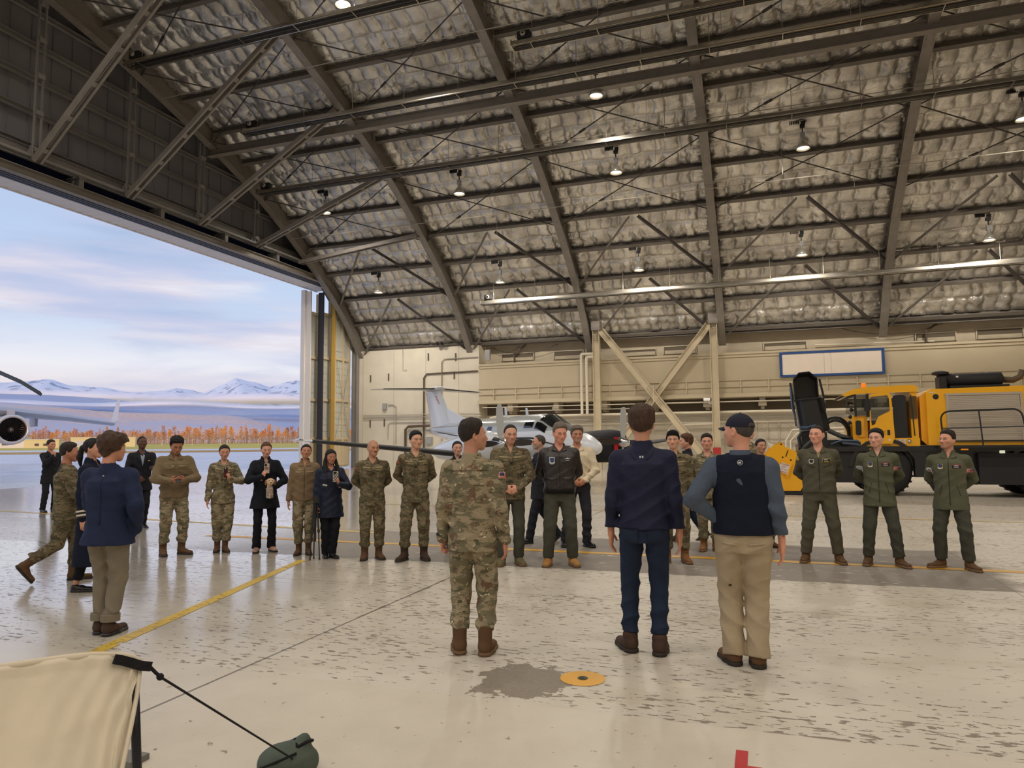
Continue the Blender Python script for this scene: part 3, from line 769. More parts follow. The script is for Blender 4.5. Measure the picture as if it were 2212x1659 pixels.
    bp = nt.nodes.new('ShaderNodeBump'); bp.inputs['Strength'].default_value = .6; bp.inputs['Distance'].default_value = .006
    nt.links.new(hgt, bp.inputs['Height']); nt.links.new(bp.outputs[0], b.inputs['Normal']); nt.links.new(bp.outputs[0], b.inputs['Coat Normal'])
    return m
M_floor = floor_material()
mb = MB(); mb.box((-27.8, -32, -.3), (40, 44.4, 0)); floor = mb.build('floor', M_floor)
tag(floor, 'worn concrete hangar floor with chipped pale paint and damp sheen', None, None, 'structure')

def worn_paint(name, rgb, wear=.5):
    m = bpy.data.materials.new(name); m.use_nodes = True; nt = m.node_tree; b = nt.nodes['Principled BSDF']
    tcn = nt.nodes.new('ShaderNodeTexCoord'); P = tcn.outputs['Object']
    c = nnoise(nt, nmap(nt, P, (9, 20, 1)), 1, 4, .65); w = nnoise(nt, nmap(nt, P, (.5, .5, 1)), 1, 3)
    a = nstep(nt, nmath(nt, 'ADD', c, nmath(nt, 'MULTIPLY', nmath(nt, 'SUBTRACT', w, .5), .35)), wear-.03, wear+.03)
    nt.links.new(nmath(nt, 'SUBTRACT', 1, a), b.inputs['Alpha'])
    col = nmixc(nt, nnoise(nt, P, 3, 4), tuple(v*.8 for v in rgb), rgb); nt.links.new(col, b.inputs['Base Color'])
    b.inputs['Roughness'].default_value = .42
    return m
M_yel = worn_paint('worn_yellow_line', lin((214, 160, 40)), .66)
M_yel2 = worn_paint('worn_pale_yellow_line', lin((212, 178, 70)), .60)
def strip(name, a, b, w, m, z=.003):
    a = Vector((*a, z)); b = Vector((*b, z)); d = (b-a).normalized(); s = Vector((-d.y, d.x, 0))*w/2
    n = max(2, int((b-a).length/1.0)); mb = MB(); vs = []
    for i in range(n+1):
        p = a.lerp(b, i/n); vs += [p-s, p+s]
    mb.add(vs, [(2*i, 2*i+2, 2*i+3, 2*i+1) for i in range(n)])
    return mb.build(name, m)
tag(strip('floor_line', (-9.5, 10.45), (9, 10.32), .17, M_yel), 'long yellow floor line under the row of people', 'floor marking')
tag(strip('floor_line', (-4.72, 3.2), (-6.15, 8.6), .13, M_yel2), 'worn yellow floor line running past the man in khaki trousers', 'floor marking')
tag(strip('floor_line', (-24, 13.6), (-6.6, 11.6), .16, M_yel2), 'faded pale yellow line across the wet floor near the open door', 'floor marking')
tag(strip('floor_line', (-10, 17.2), (8, 16.2), .1, M_yel2), 'thin yellow floor line behind the row of people', 'floor marking')
# yellow tie-down ring
td = empty('tie_down_ring', (-1.225, 4.915, 0), label='round yellow painted spot with a small dark tie-down cup', cat='floor marking')
mb = MB(); mb.lathe([(.155, .003), (.03, .003)], 40); mb.build('painted_disc', worn_paint('tie_down_yellow', lin((226, 164, 24)), .72), td)
mb = MB(); mb.lathe([(.036, .004), (.034, .008), (.024, .008), (.022, .002), (.001, .002)], 20); mb.build('cup', material('tie_down_metal', lin((70, 74, 62)), .4, metal=.7), td)
mb = MB(); mb.tube([(-.022, 0, .006), (.022, 0, .006)], .004, 6); mb.build('cross_bar', MATS['tie_down_metal'], td)
# red tape cross at the bottom edge
rt = MB()
a = on_ground(1598, 1623); 
rt.box((-.19, 3.70, .001), (-.13, 4.055, .003)).box((-.128, 3.825, .001), (-.06, 3.878, .003))
tag(rt.build('red_tape_mark', material('red_tape', lin((176, 44, 46)), .5)), 'red tape mark stuck on the floor at the bottom edge', 'tape')
# ================================================================== OUTDOORS
U = np.array([-math.sin(math.radians(45)), math.cos(math.radians(45))]); S = np.array([U[1], -U[0]])   # S points right
def ow(u, s, z=0.0): return (U[0]*u+S[0]*s, U[1]*u+S[1]*s, z)
def band(name, u0, u1, s0, s1, z, m, label, kind='structure', cat=None):
    mb = MB(); mb.add([ow(u0, s0, z), ow(u0, s1, z), ow(u1, s1, z), ow(u1, s0, z)], [(0, 1, 2, 3)])
    return tag(mb.build(name, m), label, cat, None, kind)
def apron_material():
    m = bpy.data.materials.new('wet_apron_concrete'); m.use_nodes = True; nt = m.node_tree; b = nt.nodes['Principled BSDF']
    P = nt.nodes.new('ShaderNodeTexCoord').outputs['Object']
    rot = nt.nodes.new('ShaderNodeMapping'); rot.inputs['Rotation'].default_value = (0, 0, math.radians(-45)); nt.links.new(P, rot.inputs[0]); Q = rot.outputs[0]
    a = nnoise(nt, nmap(nt, Q, (.05, .55, 1)), 1, 5, .6); g = nnoise(nt, nmap(nt, Q, (.2, 1.1, 1)), 1, 4, .6)
    col = nmixc(nt, a, lin((176, 180, 190)), lin((216, 219, 226))); nt.links.new(col, b.inputs['Base Color'])
    nt.links.new(nmath(nt, 'ADD', .26, nmath(nt, 'MULTIPLY', nstep(nt, g, .4, .65), .26)), b.inputs['Roughness'])
    bp = nt.nodes.new('ShaderNodeBump'); bp.inputs['Strength'].default_value = .04; bp.inputs['Distance'].default_value = .01
    nt.links.new(g, bp.inputs['Height']); nt.links.new(bp.outputs[0], b.inputs['Normal'])
    return m
M_apron = apron_material()
mb = MB(); mb.add([(-27.8, -300, -.005), (-27.8, 44.4, -.005), (-27.8, 400, -.005), (-600, 400, -.005), (-600, -300, -.005)], [(0, 1, 2, 3, 4)])
M_grass = material('autumn_grass', lin((186, 170, 62)), .9, rgb2=lin((214, 192, 88)), scale=.02)
M_dry = material('dry_brown_verge', lin((176, 130, 62)), .9, rgb2=lin((206, 160, 80)), scale=.03)
apron_mb = MB(); apron_mb.add([(-27.8, -60, -.01), (-27.8, 46, -.01), ow(155, 330, -.01), ow(182, 600, -.01), ow(182, -500, -.01)], [(0, 1, 2, 3, 4)])
tag(apron_mb.build('apron', M_apron), 'wide wet concrete apron reflecting the evening sky', None, None, 'structure')
band('ground', 150, 9000, -7000, 7000, -.35, M_grass, 'open grassland beyond the airfield')
band('verge', 180, 246, -500, 600, .02, M_dry, 'thin strip of dry brown grass along the apron')
band('taxiway', 246, 350, -600, 700, .03, M_apron, 'wet taxiway beyond the dry verge')
mb = MB(); mb.add([ow(350, -1200, .03), ow(350, 1400, .03), ow(1000, 1400, 3.1), ow(1000, -1200, 3.1), ow(2600, 3000, 10), ow(2600, -3000, 10)], [(0, 1, 2, 3), (3, 2, 4, 5)])
tag(mb.build('meadow', M_grass), 'yellow green grass strip before the tree line', None, None, 'structure')

# ---- tree line
M_bark = material('pale_bark', lin((176, 152, 140)), .9, noise=.2, scale=.5)
def leaf_mat(n, c, d): return material(n, lin(c), .9, rgb2=lin(d), scale=.6)
LEAF = [leaf_mat('orange_leaves', (214, 130, 52), (236, 168, 84)), leaf_mat('rust_leaves', (196, 118, 70), (224, 150, 96)), leaf_mat('amber_leaves', (226, 150, 58), (240, 184, 98)), leaf_mat('bare_twigs', (186, 150, 136), (206, 172, 158))]
def tree_meshes(seed):
    rng = random.Random(seed); tr = MB(); h = rng.uniform(17, 22)
    nst = rng.choice((2, 3, 3))
    lf = MB()
    for k in range(nst):
        x = rng.uniform(-3, 3); hh = h*rng.uniform(.75, 1)
        tr.tube([(x, 0, -.5), (x+rng.uniform(-.6, .6), 0, hh*.5), (x+rng.uniform(-1, 1), 0, hh)], [.22, .16, .04], 4)
        for j in range(16):
            z = hh*rng.uniform(.25, .95); a = rng.uniform(0, 2*PI); L = (1-z/hh*.7)*rng.uniform(1.6, 3.2)
            tr.tube([(x, 0, z), (x+L*math.cos(a)*.6, L*math.sin(a)*.6, z+L*.9)], [.09, .03], 3, cap=False)
        for j in range(70):
            t = rng.random()**.6; z = hh*(.45+.57*t); rad = 2.6*(1.15-t)+.4; a = rng.uniform(0, 2*PI); q = rng.random()**.5
            c = Vector((x+rad*q*math.cos(a), rad*q*math.sin(a), z)); e = rng.uniform(.25, .6)
            v1 = Vector((rng.uniform(-1, 1), rng.uniform(-1, 1), rng.uniform(-1, 1))).normalized()*e; v2 = v1.orthogonal().normalized()*e*.8
            lf.add([c-v1, c+v2, c+v1, c-v2], [(0, 1, 2, 3)])
    return tr.mesh('trunk'), lf.mesh('crown')
TM = [tree_meshes(100+i) for i in range(8)]
rng = random.Random(5)
for k in range(260):
    i = rng.randrange(8); row = k % 3
    s = -430+k*3.35+rng.uniform(-2, 2); u = 1000+row*30+rng.uniform(-6, 6)
    sc = rng.uniform(.8, 1.15)*(1.18 if s > 20 else 1.0)
    p = ow(u, s, 3.1+(u-1000)*.004)
    t = empty('birch_tree', p, rng.uniform(0, 6.28), 'slender autumn tree in the far tree line across the airfield', 'tree', 'autumn trees of the far tree line')
    t.scale = (sc, sc, sc)
    a = link('trunk', TM[i][0], M_bark, t)
    me = TM[i][1]
    key = 0 if rng.random() < .34 else (1 if rng.random() < .45 else (2 if rng.random() < .6 else 3))
    c = link('crown', me, LEAF[0], t)
    c.material_slots[0].link = 'OBJECT'; c.material_slots[0].material = LEAF[key]
tg = MB()      # undergrowth behind the first rows, one rough mass
rng = random.Random(9)
for k in range(2600):
    s = rng.uniform(-480, 480); u = rng.uniform(1105, 1200); h = rng.uniform(8, 19); p = Vector(ow(u, s, 3.3)); w = rng.uniform(.12, .3)
    e = Vector((S[0], S[1], 0))*w; l = rng.uniform(-1, 1)
    tg.add([p-e, p+e, p+e*.4+Vector((l, l, h)), p-e*.4+Vector((l, l, h))], [(0, 1, 2, 3)])
    for j in range(3):
        c = p+Vector((rng.uniform(-2, 2), rng.uniform(-2, 2), h*rng.uniform(.6, 1.0))); z = rng.uniform(.6, 1.5)
        tg.add([c-e*4-Vector((0, 0, z)), c+e*4, c+Vector((0, 0, z)), c-e*3], [(0, 1, 2, 3)])
tag(tg.build('thicket', leaf_mat('thicket_twigs', (178, 136, 112), (206, 158, 108))), 'dense thicket of bare stems behind the tree line', 'thicket', None, 'stuff')

# ---- hills, mountains, low cloud
def ridge(name, u, du, s0, s1, prof, m, label, seed, rough, base=-5, nx=150, ny=26):
    """terrain slope rising away from the airfield; prof: list of (s, height)"""
    rg = np.random.RandomState(seed); s = np.linspace(s0, s1, nx)
    H = np.interp(s, [p[0] for p in prof], [p[1] for p in prof])
    def fn(L, n):
        g = rg.normal(0, 1, int((s1-s0)/L)+4); return np.interp(np.linspace(0, len(g)-1, n), np.arange(len(g)), g)
    V = []
    N2 = [[fn(L, nx)*L*rough for L in (900, 420, 200, 100)] for _ in range(ny)]
    for j in range(ny):
        t = j/(ny-1); h = H*(t**.85)
        det = sum(N2[min(j, ny-1)][q]*(.2+.8*t)*(.35 if q > 1 else .15) for q in range(4))
        jag = sum(N2[0][q]*.55*t for q in range(4))
        for i in range(nx): V.append(ow(u+du*t+det[i]*.6, s[i], base+h[i]+jag[i]+det[i]*.5*t))
    i, j = np.meshgrid(np.arange(nx-1), np.arange(ny-1), indexing='ij'); a = (j*nx+i).ravel()
    me = fast_mesh(name, np.array(V), np.stack([a, a+1, a+nx+1, a+nx], 1))
    o = link(name, me, m); return tag(o, label, None, None, 'structure')
def hill_material(name, c1, c2, c3, sc):
    m = bpy.data.materials.new(name); m.use_nodes = True; nt = m.node_tree; b = nt.nodes['Principled BSDF']; b.inputs['Roughness'].default_value = 1; b.inputs['Specular IOR Level'].default_value = 0
    P = nt.nodes.new('ShaderNodeTexCoord').outputs['Object']
    a = nnoise(nt, nmap(nt, P, (sc, sc, sc*.3)), 1, 3, .7); g = nnoise(nt, nmap(nt, P, (sc*.04, sc*.04, sc*.08)), 1, 4, .6)
    col = nmixc(nt, nstep(nt, a, .44, .6), c1, c2); col = nmixc(nt, nstep(nt, g, .42, .62), col, c3); nt.links.new(col, b.inputs['Base Color'])
    return m
M_hill1 = hill_material('haze_paled_hillside', lin((208, 184, 178)), lin((236, 204, 184)), lin((194, 192, 204)), .05)  # forest colours paled to stand in for distance haze
M_hill2 = hill_material('haze_tinted_hill', lin((176, 184, 204)), lin((190, 195, 210)), lin((168, 178, 204)), .02)  # pale blue of the air haze is put into this hill's colour
def snow_material():
    m = bpy.data.materials.new('snowy_rock'); m.use_nodes = True; nt = m.node_tree; b = nt.nodes['Principled BSDF']; b.inputs['Roughness'].default_value = 1; b.inputs['Specular IOR Level'].default_value = 0
    P = nt.nodes.new('ShaderNodeTexCoord').outputs['Object']
    a = nnoise(nt, nmap(nt, P, (.004, .004, .002)), 1, 8, .7, .6)
    col = nmixc(nt, nstep(nt, a, .52, .60), lin((216, 224, 238)), lin((150, 160, 184))); nt.links.new(col, b.inputs['Base Color'])
    return m
K = 1/1539.0
def hh(px, d): return d*px*K          # height that spans px pixels at distance d
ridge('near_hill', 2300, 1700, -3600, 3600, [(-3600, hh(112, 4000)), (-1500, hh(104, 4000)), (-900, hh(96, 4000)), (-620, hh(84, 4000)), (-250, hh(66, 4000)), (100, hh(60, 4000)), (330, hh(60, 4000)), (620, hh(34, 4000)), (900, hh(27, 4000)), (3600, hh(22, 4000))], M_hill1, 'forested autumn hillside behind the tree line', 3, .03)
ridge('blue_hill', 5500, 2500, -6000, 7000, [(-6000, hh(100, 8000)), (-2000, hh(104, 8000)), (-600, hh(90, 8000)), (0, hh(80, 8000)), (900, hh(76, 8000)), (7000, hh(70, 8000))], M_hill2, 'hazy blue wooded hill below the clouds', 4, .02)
ridge('snow_mountains', 11000, 4000, -12000, 12000,
      [(-12000, hh(120, 15000)), (-6400, hh(150, 15000)), (-5400, hh(128, 15000)), (-4500, hh(160, 15000)), (-3900, hh(128, 15000)), (-3300, hh(158, 15000)), (-2700, hh(116, 15000)), (-1900, hh(122, 15000)), (-1300, hh(104, 15000)), (-500, hh(108, 15000)), (100, hh(118, 15000)), (600, hh(104, 15000)), (1150, hh(134, 15000)), (1800, hh(110, 15000)), (2300, hh(128, 15000)), (12000, hh(120, 15000))],
      snow_material(), 'snow covered mountain range half hidden by cloud', 5, .085, nx=340, ny=40)
def cloud_material(seed):
    m = bpy.data.materials.new('low_cloud'); m.use_nodes = True; nt = m.node_tree; b = nt.nodes['Principled BSDF']; b.inputs['Roughness'].default_value = 1; b.inputs['Specular IOR Level'].default_value = 0
    b.inputs['Base Color'].default_value = (*lin((226, 226, 236)), 1)
    tcn = nt.nodes.new('ShaderNodeTexCoord'); P = tcn.outputs['Object']; sp = nt.nodes.new('ShaderNodeSeparateXYZ'); nt.links.new(tcn.outputs['Generated'], sp.inputs[0]); Z = sp.outputs['Z']
    n = nnoise(nt, nmap(nt, P, (.0011, .0011, .004), (seed, 0, 0)), 1, 6, .6)
    e = nmath(nt, 'MULTIPLY', nstep(nt, Z, .0, .5), nmath(nt, 'SUBTRACT', 1, nstep(nt, Z, .45, 1.0)))
    a = nmath(nt, 'MULTIPLY', nstep(nt, nmath(nt, 'MULTIPLY', e, nmath(nt, 'ADD', n, .35)), .10, .85), .92)
    nt.links.new(a, b.inputs['Alpha'])
    return m
def cloud_bank(u, s0, s1, z0, z1, seed, label):
    n = 60; m = 10; V = []
    for i in range(n+1):
        s = s0+(s1-s0)*i/n
        for j in range(m+1):
            t = j/m; V.append(ow(u-260*math.sin(PI*t)-80*math.sin(i*.9+seed), s, z0+(z1-z0)*t+25*math.sin(i*.55+seed)*t))
    ii, jj = np.meshgrid(np.arange(n), np.arange(m), indexing='ij'); a = (ii*(m+1)+jj).ravel()
    me = fast_mesh('cloud_bank', np.array(V), np.stack([a, a+1, a+m+2, a+m+1], 1)); o = link('cloud_bank', me, cloud_material(seed)); return tag(o, label, 'cloud', None, 'stuff')
cloud_bank(9000, -7500, 7500, hh(66, 9000), hh(112, 9000), 1.3, 'long low bank of white cloud along the mountain foot')
cloud_bank(7000, -2500, 6000, hh(64, 7000), hh(86, 7000), 4.1, 'lower wisp of cloud lying on the blue hill')

# ---- far airfield buildings
M_wh = material('pale_building', lin((226, 218, 206)), .6); M_ylb = material('yellow_building', lin((226, 206, 150)), .6); M_gar = material('building_door_grey', lin((206, 204, 204)), .6)  # plain wall colours of the far sheds: white, yellow, grey doors
def shed(px0, px1, top, bot, u, mw_, label, extra=None):
    k = u/1539.0/ .985
    s0 = -1; 
    def sp(px):      # s coordinate at distance u for an image column
        d = ray(px, 960); d2 = d[:2]; t = u/float(d2 @ U); return float((d2*t) @ S)
    a, b = sp(px0), sp(px1); h = (bot-top)*k
    c = ow(u, (a+b)/2, 0); o = empty('airfield_building', c, math.radians(45), label, 'building')
    w = (b-a)
    mb = MB(); mb.box((-w/2, 0, 0), (w/2, 18, h)); mb.build('walls', mw_, o)
    mb = MB(); mb.box((-w/2-.4, -.4, h), (w/2+.4, 18.4, h+.35)); mb.build('roof', M_wh, o)
    if extra == 'garage':
        mb = MB(); mb.box((-w*.44, -.15, 0), (-w*.05, 0, h*.7)); mb.build('roller_door', M_gar, o)
        for q in np.arange(0, 5): 
            mb = MB(); mb.box((-w*.44, -.22, h*.14*q+.2), (-w*.05, -.14, h*.14*q+.35)); mb.build('door_slat', M_wh, o)
        mb = MB(); mb.box((w*.18, -.12, h*.3), (w*.2, 0, h*.8)).box((w*.18, -.12, h*.75), (w*.27, 0, h*.8)); mb.build('frame', M_wh, o)
    else:
        for f in (.3, .55):
            mb = MB(); mb.box((w*(f-.5), -.12, h*.35), (w*(f-.38), 0, h*.6)); mb.build('window', M_dark, o)
shed(-60, 55, 941, 962, 520, M_wh, 'long pale shed under the jet engine'); shed(52, 127, 946, 963, 500, M_ylb, 'small yellow building with two windows left of the people')
shed(152, 292, 942, 962, 560, M_ylb, 'long yellow and white hangar building across the apron', 'garage')
# ---- light poles
for px, top in ((415, 946), (476, 946), (491, 948), (558, 946), (226, 944), (350, 948)):
    d = ray(px, 961)[:2]; t = 700/float(d @ U); p = d*t; h = (961-top)*700/1539
    o = empty('light_pole', (p[0], p[1], 0), math.radians(45), 'slim pale apron light pole in front of the far trees', 'light pole', 'far apron light poles')
    mb = MB(); mb.tube([(0, 0, 0), (0, 0, h)], .18, 5); mb.build('post', M_wh, o)
    mb = MB(); mb.tube([(0, 0, h), (.5, 0, h+.4), (2.0, 0, h+.4)], .15, 5); mb.build('arm', M_wh, o)

# ---- big grey jet: outer wing, engine, winglet (the rest lies outside the view)
M_jet = material('jet_grey_paint', lin((178, 180, 186)), .35, noise=.03, scale=.5); M_lip = material('engine_lip_metal', lin((226, 214, 200)), .25, metal=.7)
M_fan = material('fan_blade_metal', lin((150, 134, 122)), .4, metal=.3); M_fdark = material('engine_inner_dark', lin((40, 34, 32)), .6)
ec = np.array([0, 0, CAM_H])+ray(25, 928)*61.0
face = math.atan2(-ec[1], -ec[0])+.15                      # engine faces the hangar
fx, fy = math.cos(face), math.sin(face)
jet = empty('transport_jet', (ec[0], ec[1], 0), face+PI/2, 'grey transport jet wing with a round turbofan engine out on the apron', 'airplane')
# local frame: front = -Y, the wing tip lies to +X
z0 = ec[2]; R = 1.24
mb = MB(); mb.lathe([(1.02, -.55), (1.10, -.62), (1.20, -.58), (1.28, -.35), (1.31, .3), (1.28, 1.4), (1.15, 2.6), (.9, 3.6), (.7, 4.3), (.62, 4.3)], 36, (0, 0, z0), ax=1); mb.build('nacelle', M_jet, jet, smooth=True)
mb = MB(); mb.lathe([(1.0, -.35), (1.02, -.56), (1.11, -.64), (1.21, -.60), (1.265, -.42)], 36, (0, 0, z0), ax=1); mb.build('inlet_lip', M_lip, jet, smooth=True)
mb = MB(); mb.lathe([(1.02, -.5), (1.0, .2), (1.0, .9), (.05, .95)], 36, (0, 0, z0), ax=1); mb.build('inlet_duct', M_fdark, jet, smooth=True)
mb = MB(); mb.lathe([(.01, -.1), (.16, .1), (.26, .5), (.28, .9)], 20, (0, 0, z0), ax=1); mb.build('spinner', M_fan, jet, smooth=True)
for k in range(28):
    a = 2*PI*k/28; c, s = math.cos(a), math.sin(a); rr = lambda r, t, y: (r*c-t*s, y, z0+r*s+t*c)
    mb = MB(); mb.add([rr(.26, -.03, .55), rr(.26, .05, .75), rr(.98, .12, .78), rr(.98, -.02, .42)], [(0, 1, 2, 3)]); mb.build('fan_blade', M_fan, jet)
mb = MB()
def foil(x, y, z, ch, th, n=8):
    pts = []
    for i in range(2*n):
        t = i/(2*n)*2*PI; cx = (1-math.cos(t))/2; yy = th*ch*math.sin(t)*(1-.5*cx); pts.append((x, y+cx*ch, z+yy))
    return pts
mb.loft([foil(-14, -4.2, z0+2.1, 9.0, .12), foil(0, 1.3, z0+1.65, 5.4, .11), foil(5.0, 3.3, z0+1.25, 3.9, .10), foil(9.3, 5.0, z0+.75, 2.7, .09)]); mb.build('wing', M_jet, jet, auto=40)
mb = MB(); mb.loft([foil(9.3, 5.0, z0+.75, 2.7, .08), foil(9.6, 5.5, z0+1.0, 2.3, .06), foil(10.1, 6.6, z0+3.2, 1.2, .05)]); mb.build('winglet', M_jet, jet, auto=40)
mb = MB(); mb.box((-.2, .1, z0+1.1), (.2, 3.6, z0+1.75)); mb.build('pylon', M_jet, jet)
for x in (2.6, -3.5): mb = MB(); mb.box((x-.12, 4.8, z0+.4), (x+.12, 7.4, z0+1.25)); mb.build('flap_fairing', M_jet, jet)

# ---- drooping rotor blade of a helicopter that stands left of the view
hb = np.array([0, 0, CAM_H])+ray(95, 852)*30.0
heli = empty('parked_helicopter', (hb[0]-7.0, hb[1]-3.5, 0), 0, 'dark drooping rotor blade of a helicopter at the left edge', 'helicopter')
M_heli = material('dark_green_helicopter', lin((62, 66, 62)), .6)
tipl = Vector((hb[0]-heli.location.x, hb[1]-heli.location.y, hb[2])); hub = Vector((0, 0, hb[2]+1.9))
for ang, dr in ((0, 1.0), (PI/2, .8), (PI, .8), (-PI/2, .8)):
    R3 = Matrix.Rotation(ang, 3, 'Z'); rings = []
    for t in np.linspace(0.05, 1, 9):
        c = hub.lerp(Vector((tipl.x, tipl.y, hub.z)), t); c.z = hub.z-(hub.z-tipl.z)*t**2.6
        d = Vector((tipl.x, tipl.y, 0)).normalized(); sd = Vector((-d.y, d.x, 0))
        w = .42 if t < .84 else .42-.30*(t-.84)/.16
        sw = sd*(-.25*max(0, t-.9)/.1)
        ring = [c+sw+sd*w, c+sw+Vector((0, 0, .09)), c+sw-sd*w, c+sw-Vector((0, 0, .09))]
        rings.append([R3 @ q for q in ring])
    mb = MB(); mb.loft(rings); mb.build('rotor_blade', M_heli, heli)
mb = MB(); mb.lathe([(.1, hub.z-1.1), (.12, hub.z-.2), (.3, hub.z-.1), (.3, hub.z+.1), (.05, hub.z+.2)], 14); mb.build('rotor_mast', M_heli, heli, smooth=True)
rings = []
for x, w, h, zc in ((-3.6, .2, .2, 1.5), (-3.2, .7, .6, 1.5), (-2.2, 1.1, 1.0, 1.7), (0, 1.15, 1.15, 1.8), (2.2, 1.0, 1.0, 1.85), (4, .5, .5, 2.0), (8, .25, .3, 2.2), (9.4, .2, .4, 2.4)):
    rings.append([(-x, w*math.cos(2*PI*k/16), zc*(hub.z/4.2)+h*math.sin(2*PI*k/16)) for k in range(16)])
mb = MB(); mb.loft(rings); mb.build('fuselage', M_heli, heli, smooth=True)
for sy in (-1.2, 1.2):
    mb = MB(); mb.tube([(1.2, sy*.8, 1.2), (1.4, sy, .4)], .08, 6).lathe([(.08, -.1), (.3, -.1), (.3, .1), (.08, .1)], 14, (1.4, sy, .3), ax=1); mb.build('wheel_leg', M_heli, heli)
# ================================================================== LAMPS AND HEATERS
M_dome = material('lamp_dome_aluminium', lin((200, 196, 186)), .3, metal=.6)
M_bulb = material('lamp_glow', (1, .9, .7), .4, emit=(1.0, .86, .62), estr=14.0)
M_blk = material('black_iron', lin((34, 32, 32)), .6)
lamp_proto = {}
def lamp_parts():
    mb = MB(); mb.lathe([(.07, .52), (.09, .36), (.15, .30), (.27, .12), (.30, 0), (.285, 0), (.25, .11), (.14, .27), (.05, .30)], 22); d = mb.mesh('dome', True)
    mb = MB(); mb.lathe([(.001, .03), (.12, .035), (.20, .06), (.22, .09), (.12, .2), (.001, .24)], 18); b = mb.mesh('bulb', True)
    mb = MB(); mb.box((-.09, -.09, .5), (.09, .09, .74)); a = mb.mesh('ballast')
    mb = MB(); mb.tube([(0, 0, .74), (0, 0, 1.0)], .025, 6).box((-.10, -.08, .98), (.10, .08, 1.12)).box((-.05, -.05, 1.12), (.13, .05, 1.28)); h = mb.mesh('hook')
    mb = MB()
    for i in range(6): mb.cbox((-.5+.07*i, 0, 1.26), (.045, .12, .16))
    mb.tube([(-.55, 0, 1.34), (.1, 0, 1.34)], .02, 5); c = mb.mesh('coil')
    return d, b, a, h, c
LD = lamp_parts()
def high_bay(x, y, z, label, group=None):
    o = empty('high_bay_lamp', (x, y, z), 0, label, 'lamp', group)
    link('dome', LD[0], M_dome, o); link('bulb', LD[1], M_bulb, o); link('ballast', LD[2], M_box, o); link('hook', LD[3], M_blk, o); link('cable_coil', LD[4], M_blk, o)
    l = bpy.data.lights.new('lamp_light', 'SPOT'); l.energy = LAMP_W; l.color = LAMP_COL; l.spot_size = math.radians(165); l.spot_blend = .6; l.shadow_soft_size = .2
    lo = bpy.data.objects.new('lamp_light', l); COL.objects.link(lo); lo.parent = o; lo.location = (0, 0, -.05)
    return o
for x, y, z, lb in ((-14.57, 22.4, 18.35, 'bright high bay lamp at the top edge left of centre'), (-6.2, 28.84, 16.3, 'high bay lamp hanging just under the long tie beam'),
                    (-14.35, 32.96, 14.42, 'high bay lamp between the second and third roof ribs, below the long heater'), (-6.2, 33.04, 14.46, 'high bay lamp between the third and fourth ribs below the long heater'),
                    (-22.4, 32.96, 14.36, 'high bay lamp half hidden behind a sway brace near the gable'), (-22.25, 38.53, 10.98, 'lowest high bay lamp beside the open door corner'),
                    (-14.24, 38.65, 10.98, 'low high bay lamp between the second and third ribs above the tail'), (-6.12, 38.72, 11.0, 'low high bay lamp between the third and fourth ribs above the X brace'),
                    (2.13, 33.18, 14.48, 'largest bright high bay lamp right of the fourth rib'), (2.21, 38.75, 11.05, 'low high bay lamp above the blank sign'),
                    (10.5, 38.93, 11.02, 'low high bay lamp near the right edge above the truck'), (10.42, 33.25, 14.5, 'high bay lamp cut by the right edge')):
    high_bay(x, y, z, lb)
for x in (-22.3, -6.2, 2.2, 10.5, 19.0, 28.0):
    for y, z in ((11.0, 20.3), (0.0, 20.6), (-12, 18.6), (-22, 14.5)):
        high_bay(x, y, z-.3, 'high bay lamp above and behind the viewpoint', 'lamps outside the view')
for x in (-14.4,):
    for y, z in ((11.0, 20.3), (0.0, 20.6), (-12, 18.6)): high_bay(x, y, z-.3, 'high bay lamp above and behind the viewpoint', 'lamps outside the view')

M_refl = material('heater_reflector', lin((196, 190, 178)), .22, metal=.9); M_tube = material('heater_tube_dark', lin((58, 54, 52)), .5, metal=.4)
def heater(x0, x1, y, z, label):
    o = empty('radiant_heater', ((x0+x1)/2, y, z), 0, label, 'heater'); L = (x1-x0)/2
    mb = MB(); pr = [(-.24, -.13), (-.20, .04), (-.08, .12), (.08, .12), (.20, .04), (.24, -.13)]
    mb.loft([[(-L, a, b) for a, b in pr], [(L, a, b) for a, b in pr]], cap=False, closed=False); mb.build('reflector', M_refl, o)
    for dy in (-.11, .11): mb = MB(); mb.tube([(-L+.1, dy, -.05), (L-.1, dy, -.05)], .05, 8); mb.build('heater_tube', M_tube, o)
    for dy in (-.24, .24): mb = MB(); mb.box((-L, dy-.015, -.15), (L, dy+.015, -.11)); mb.build('edge_rail', M_refl, o)
    mb = MB(); mb.box((-L, -.24, -.15), (-L+.03, .24, .1)); mb.build('end_cap', M_refl, o)
    for f in np.arange(-L+.8, L, 2.6):
        mb = MB(); mb.box((f-.015, -.26, -.17), (f+.015, .26, -.14)); mb.build('crossbar', M_refl, o)
        mb = MB(); mb.tube([(f, 0, .12), (f, 0, 1.25)], .012, 4); mb.build('hanger_chain', M_cond, o)
    mb = MB(); mb.rbox((-L+.25, -.18, .12), (-L+.75, .18, .42), .04, 0); bo = mb.build('burner_box', M_blk, o)
    mb = MB(); mb.lathe([(.06, -.28), (.11, -.26), (.11, -.2), (.06, -.2)], 12, (-L+.5, 0, .27), ax=1); mb.build('blower', M_cond, bo, smooth=True)
heater(-25.2, 8, 22.3, 17.95, 'radiant tube heater across the upper left corner of the roof')
heater(-23.0, 16, 27.0, 16.58, 'long radiant tube heater running above the tie beam')
heater(-8.7, 14, 25.2, 17.1, 'radiant tube heater starting beside the third rib at the top')
heater(-25.2, 16, 30.85, 15.18, 'long radiant tube heater crossing the middle of the roof')
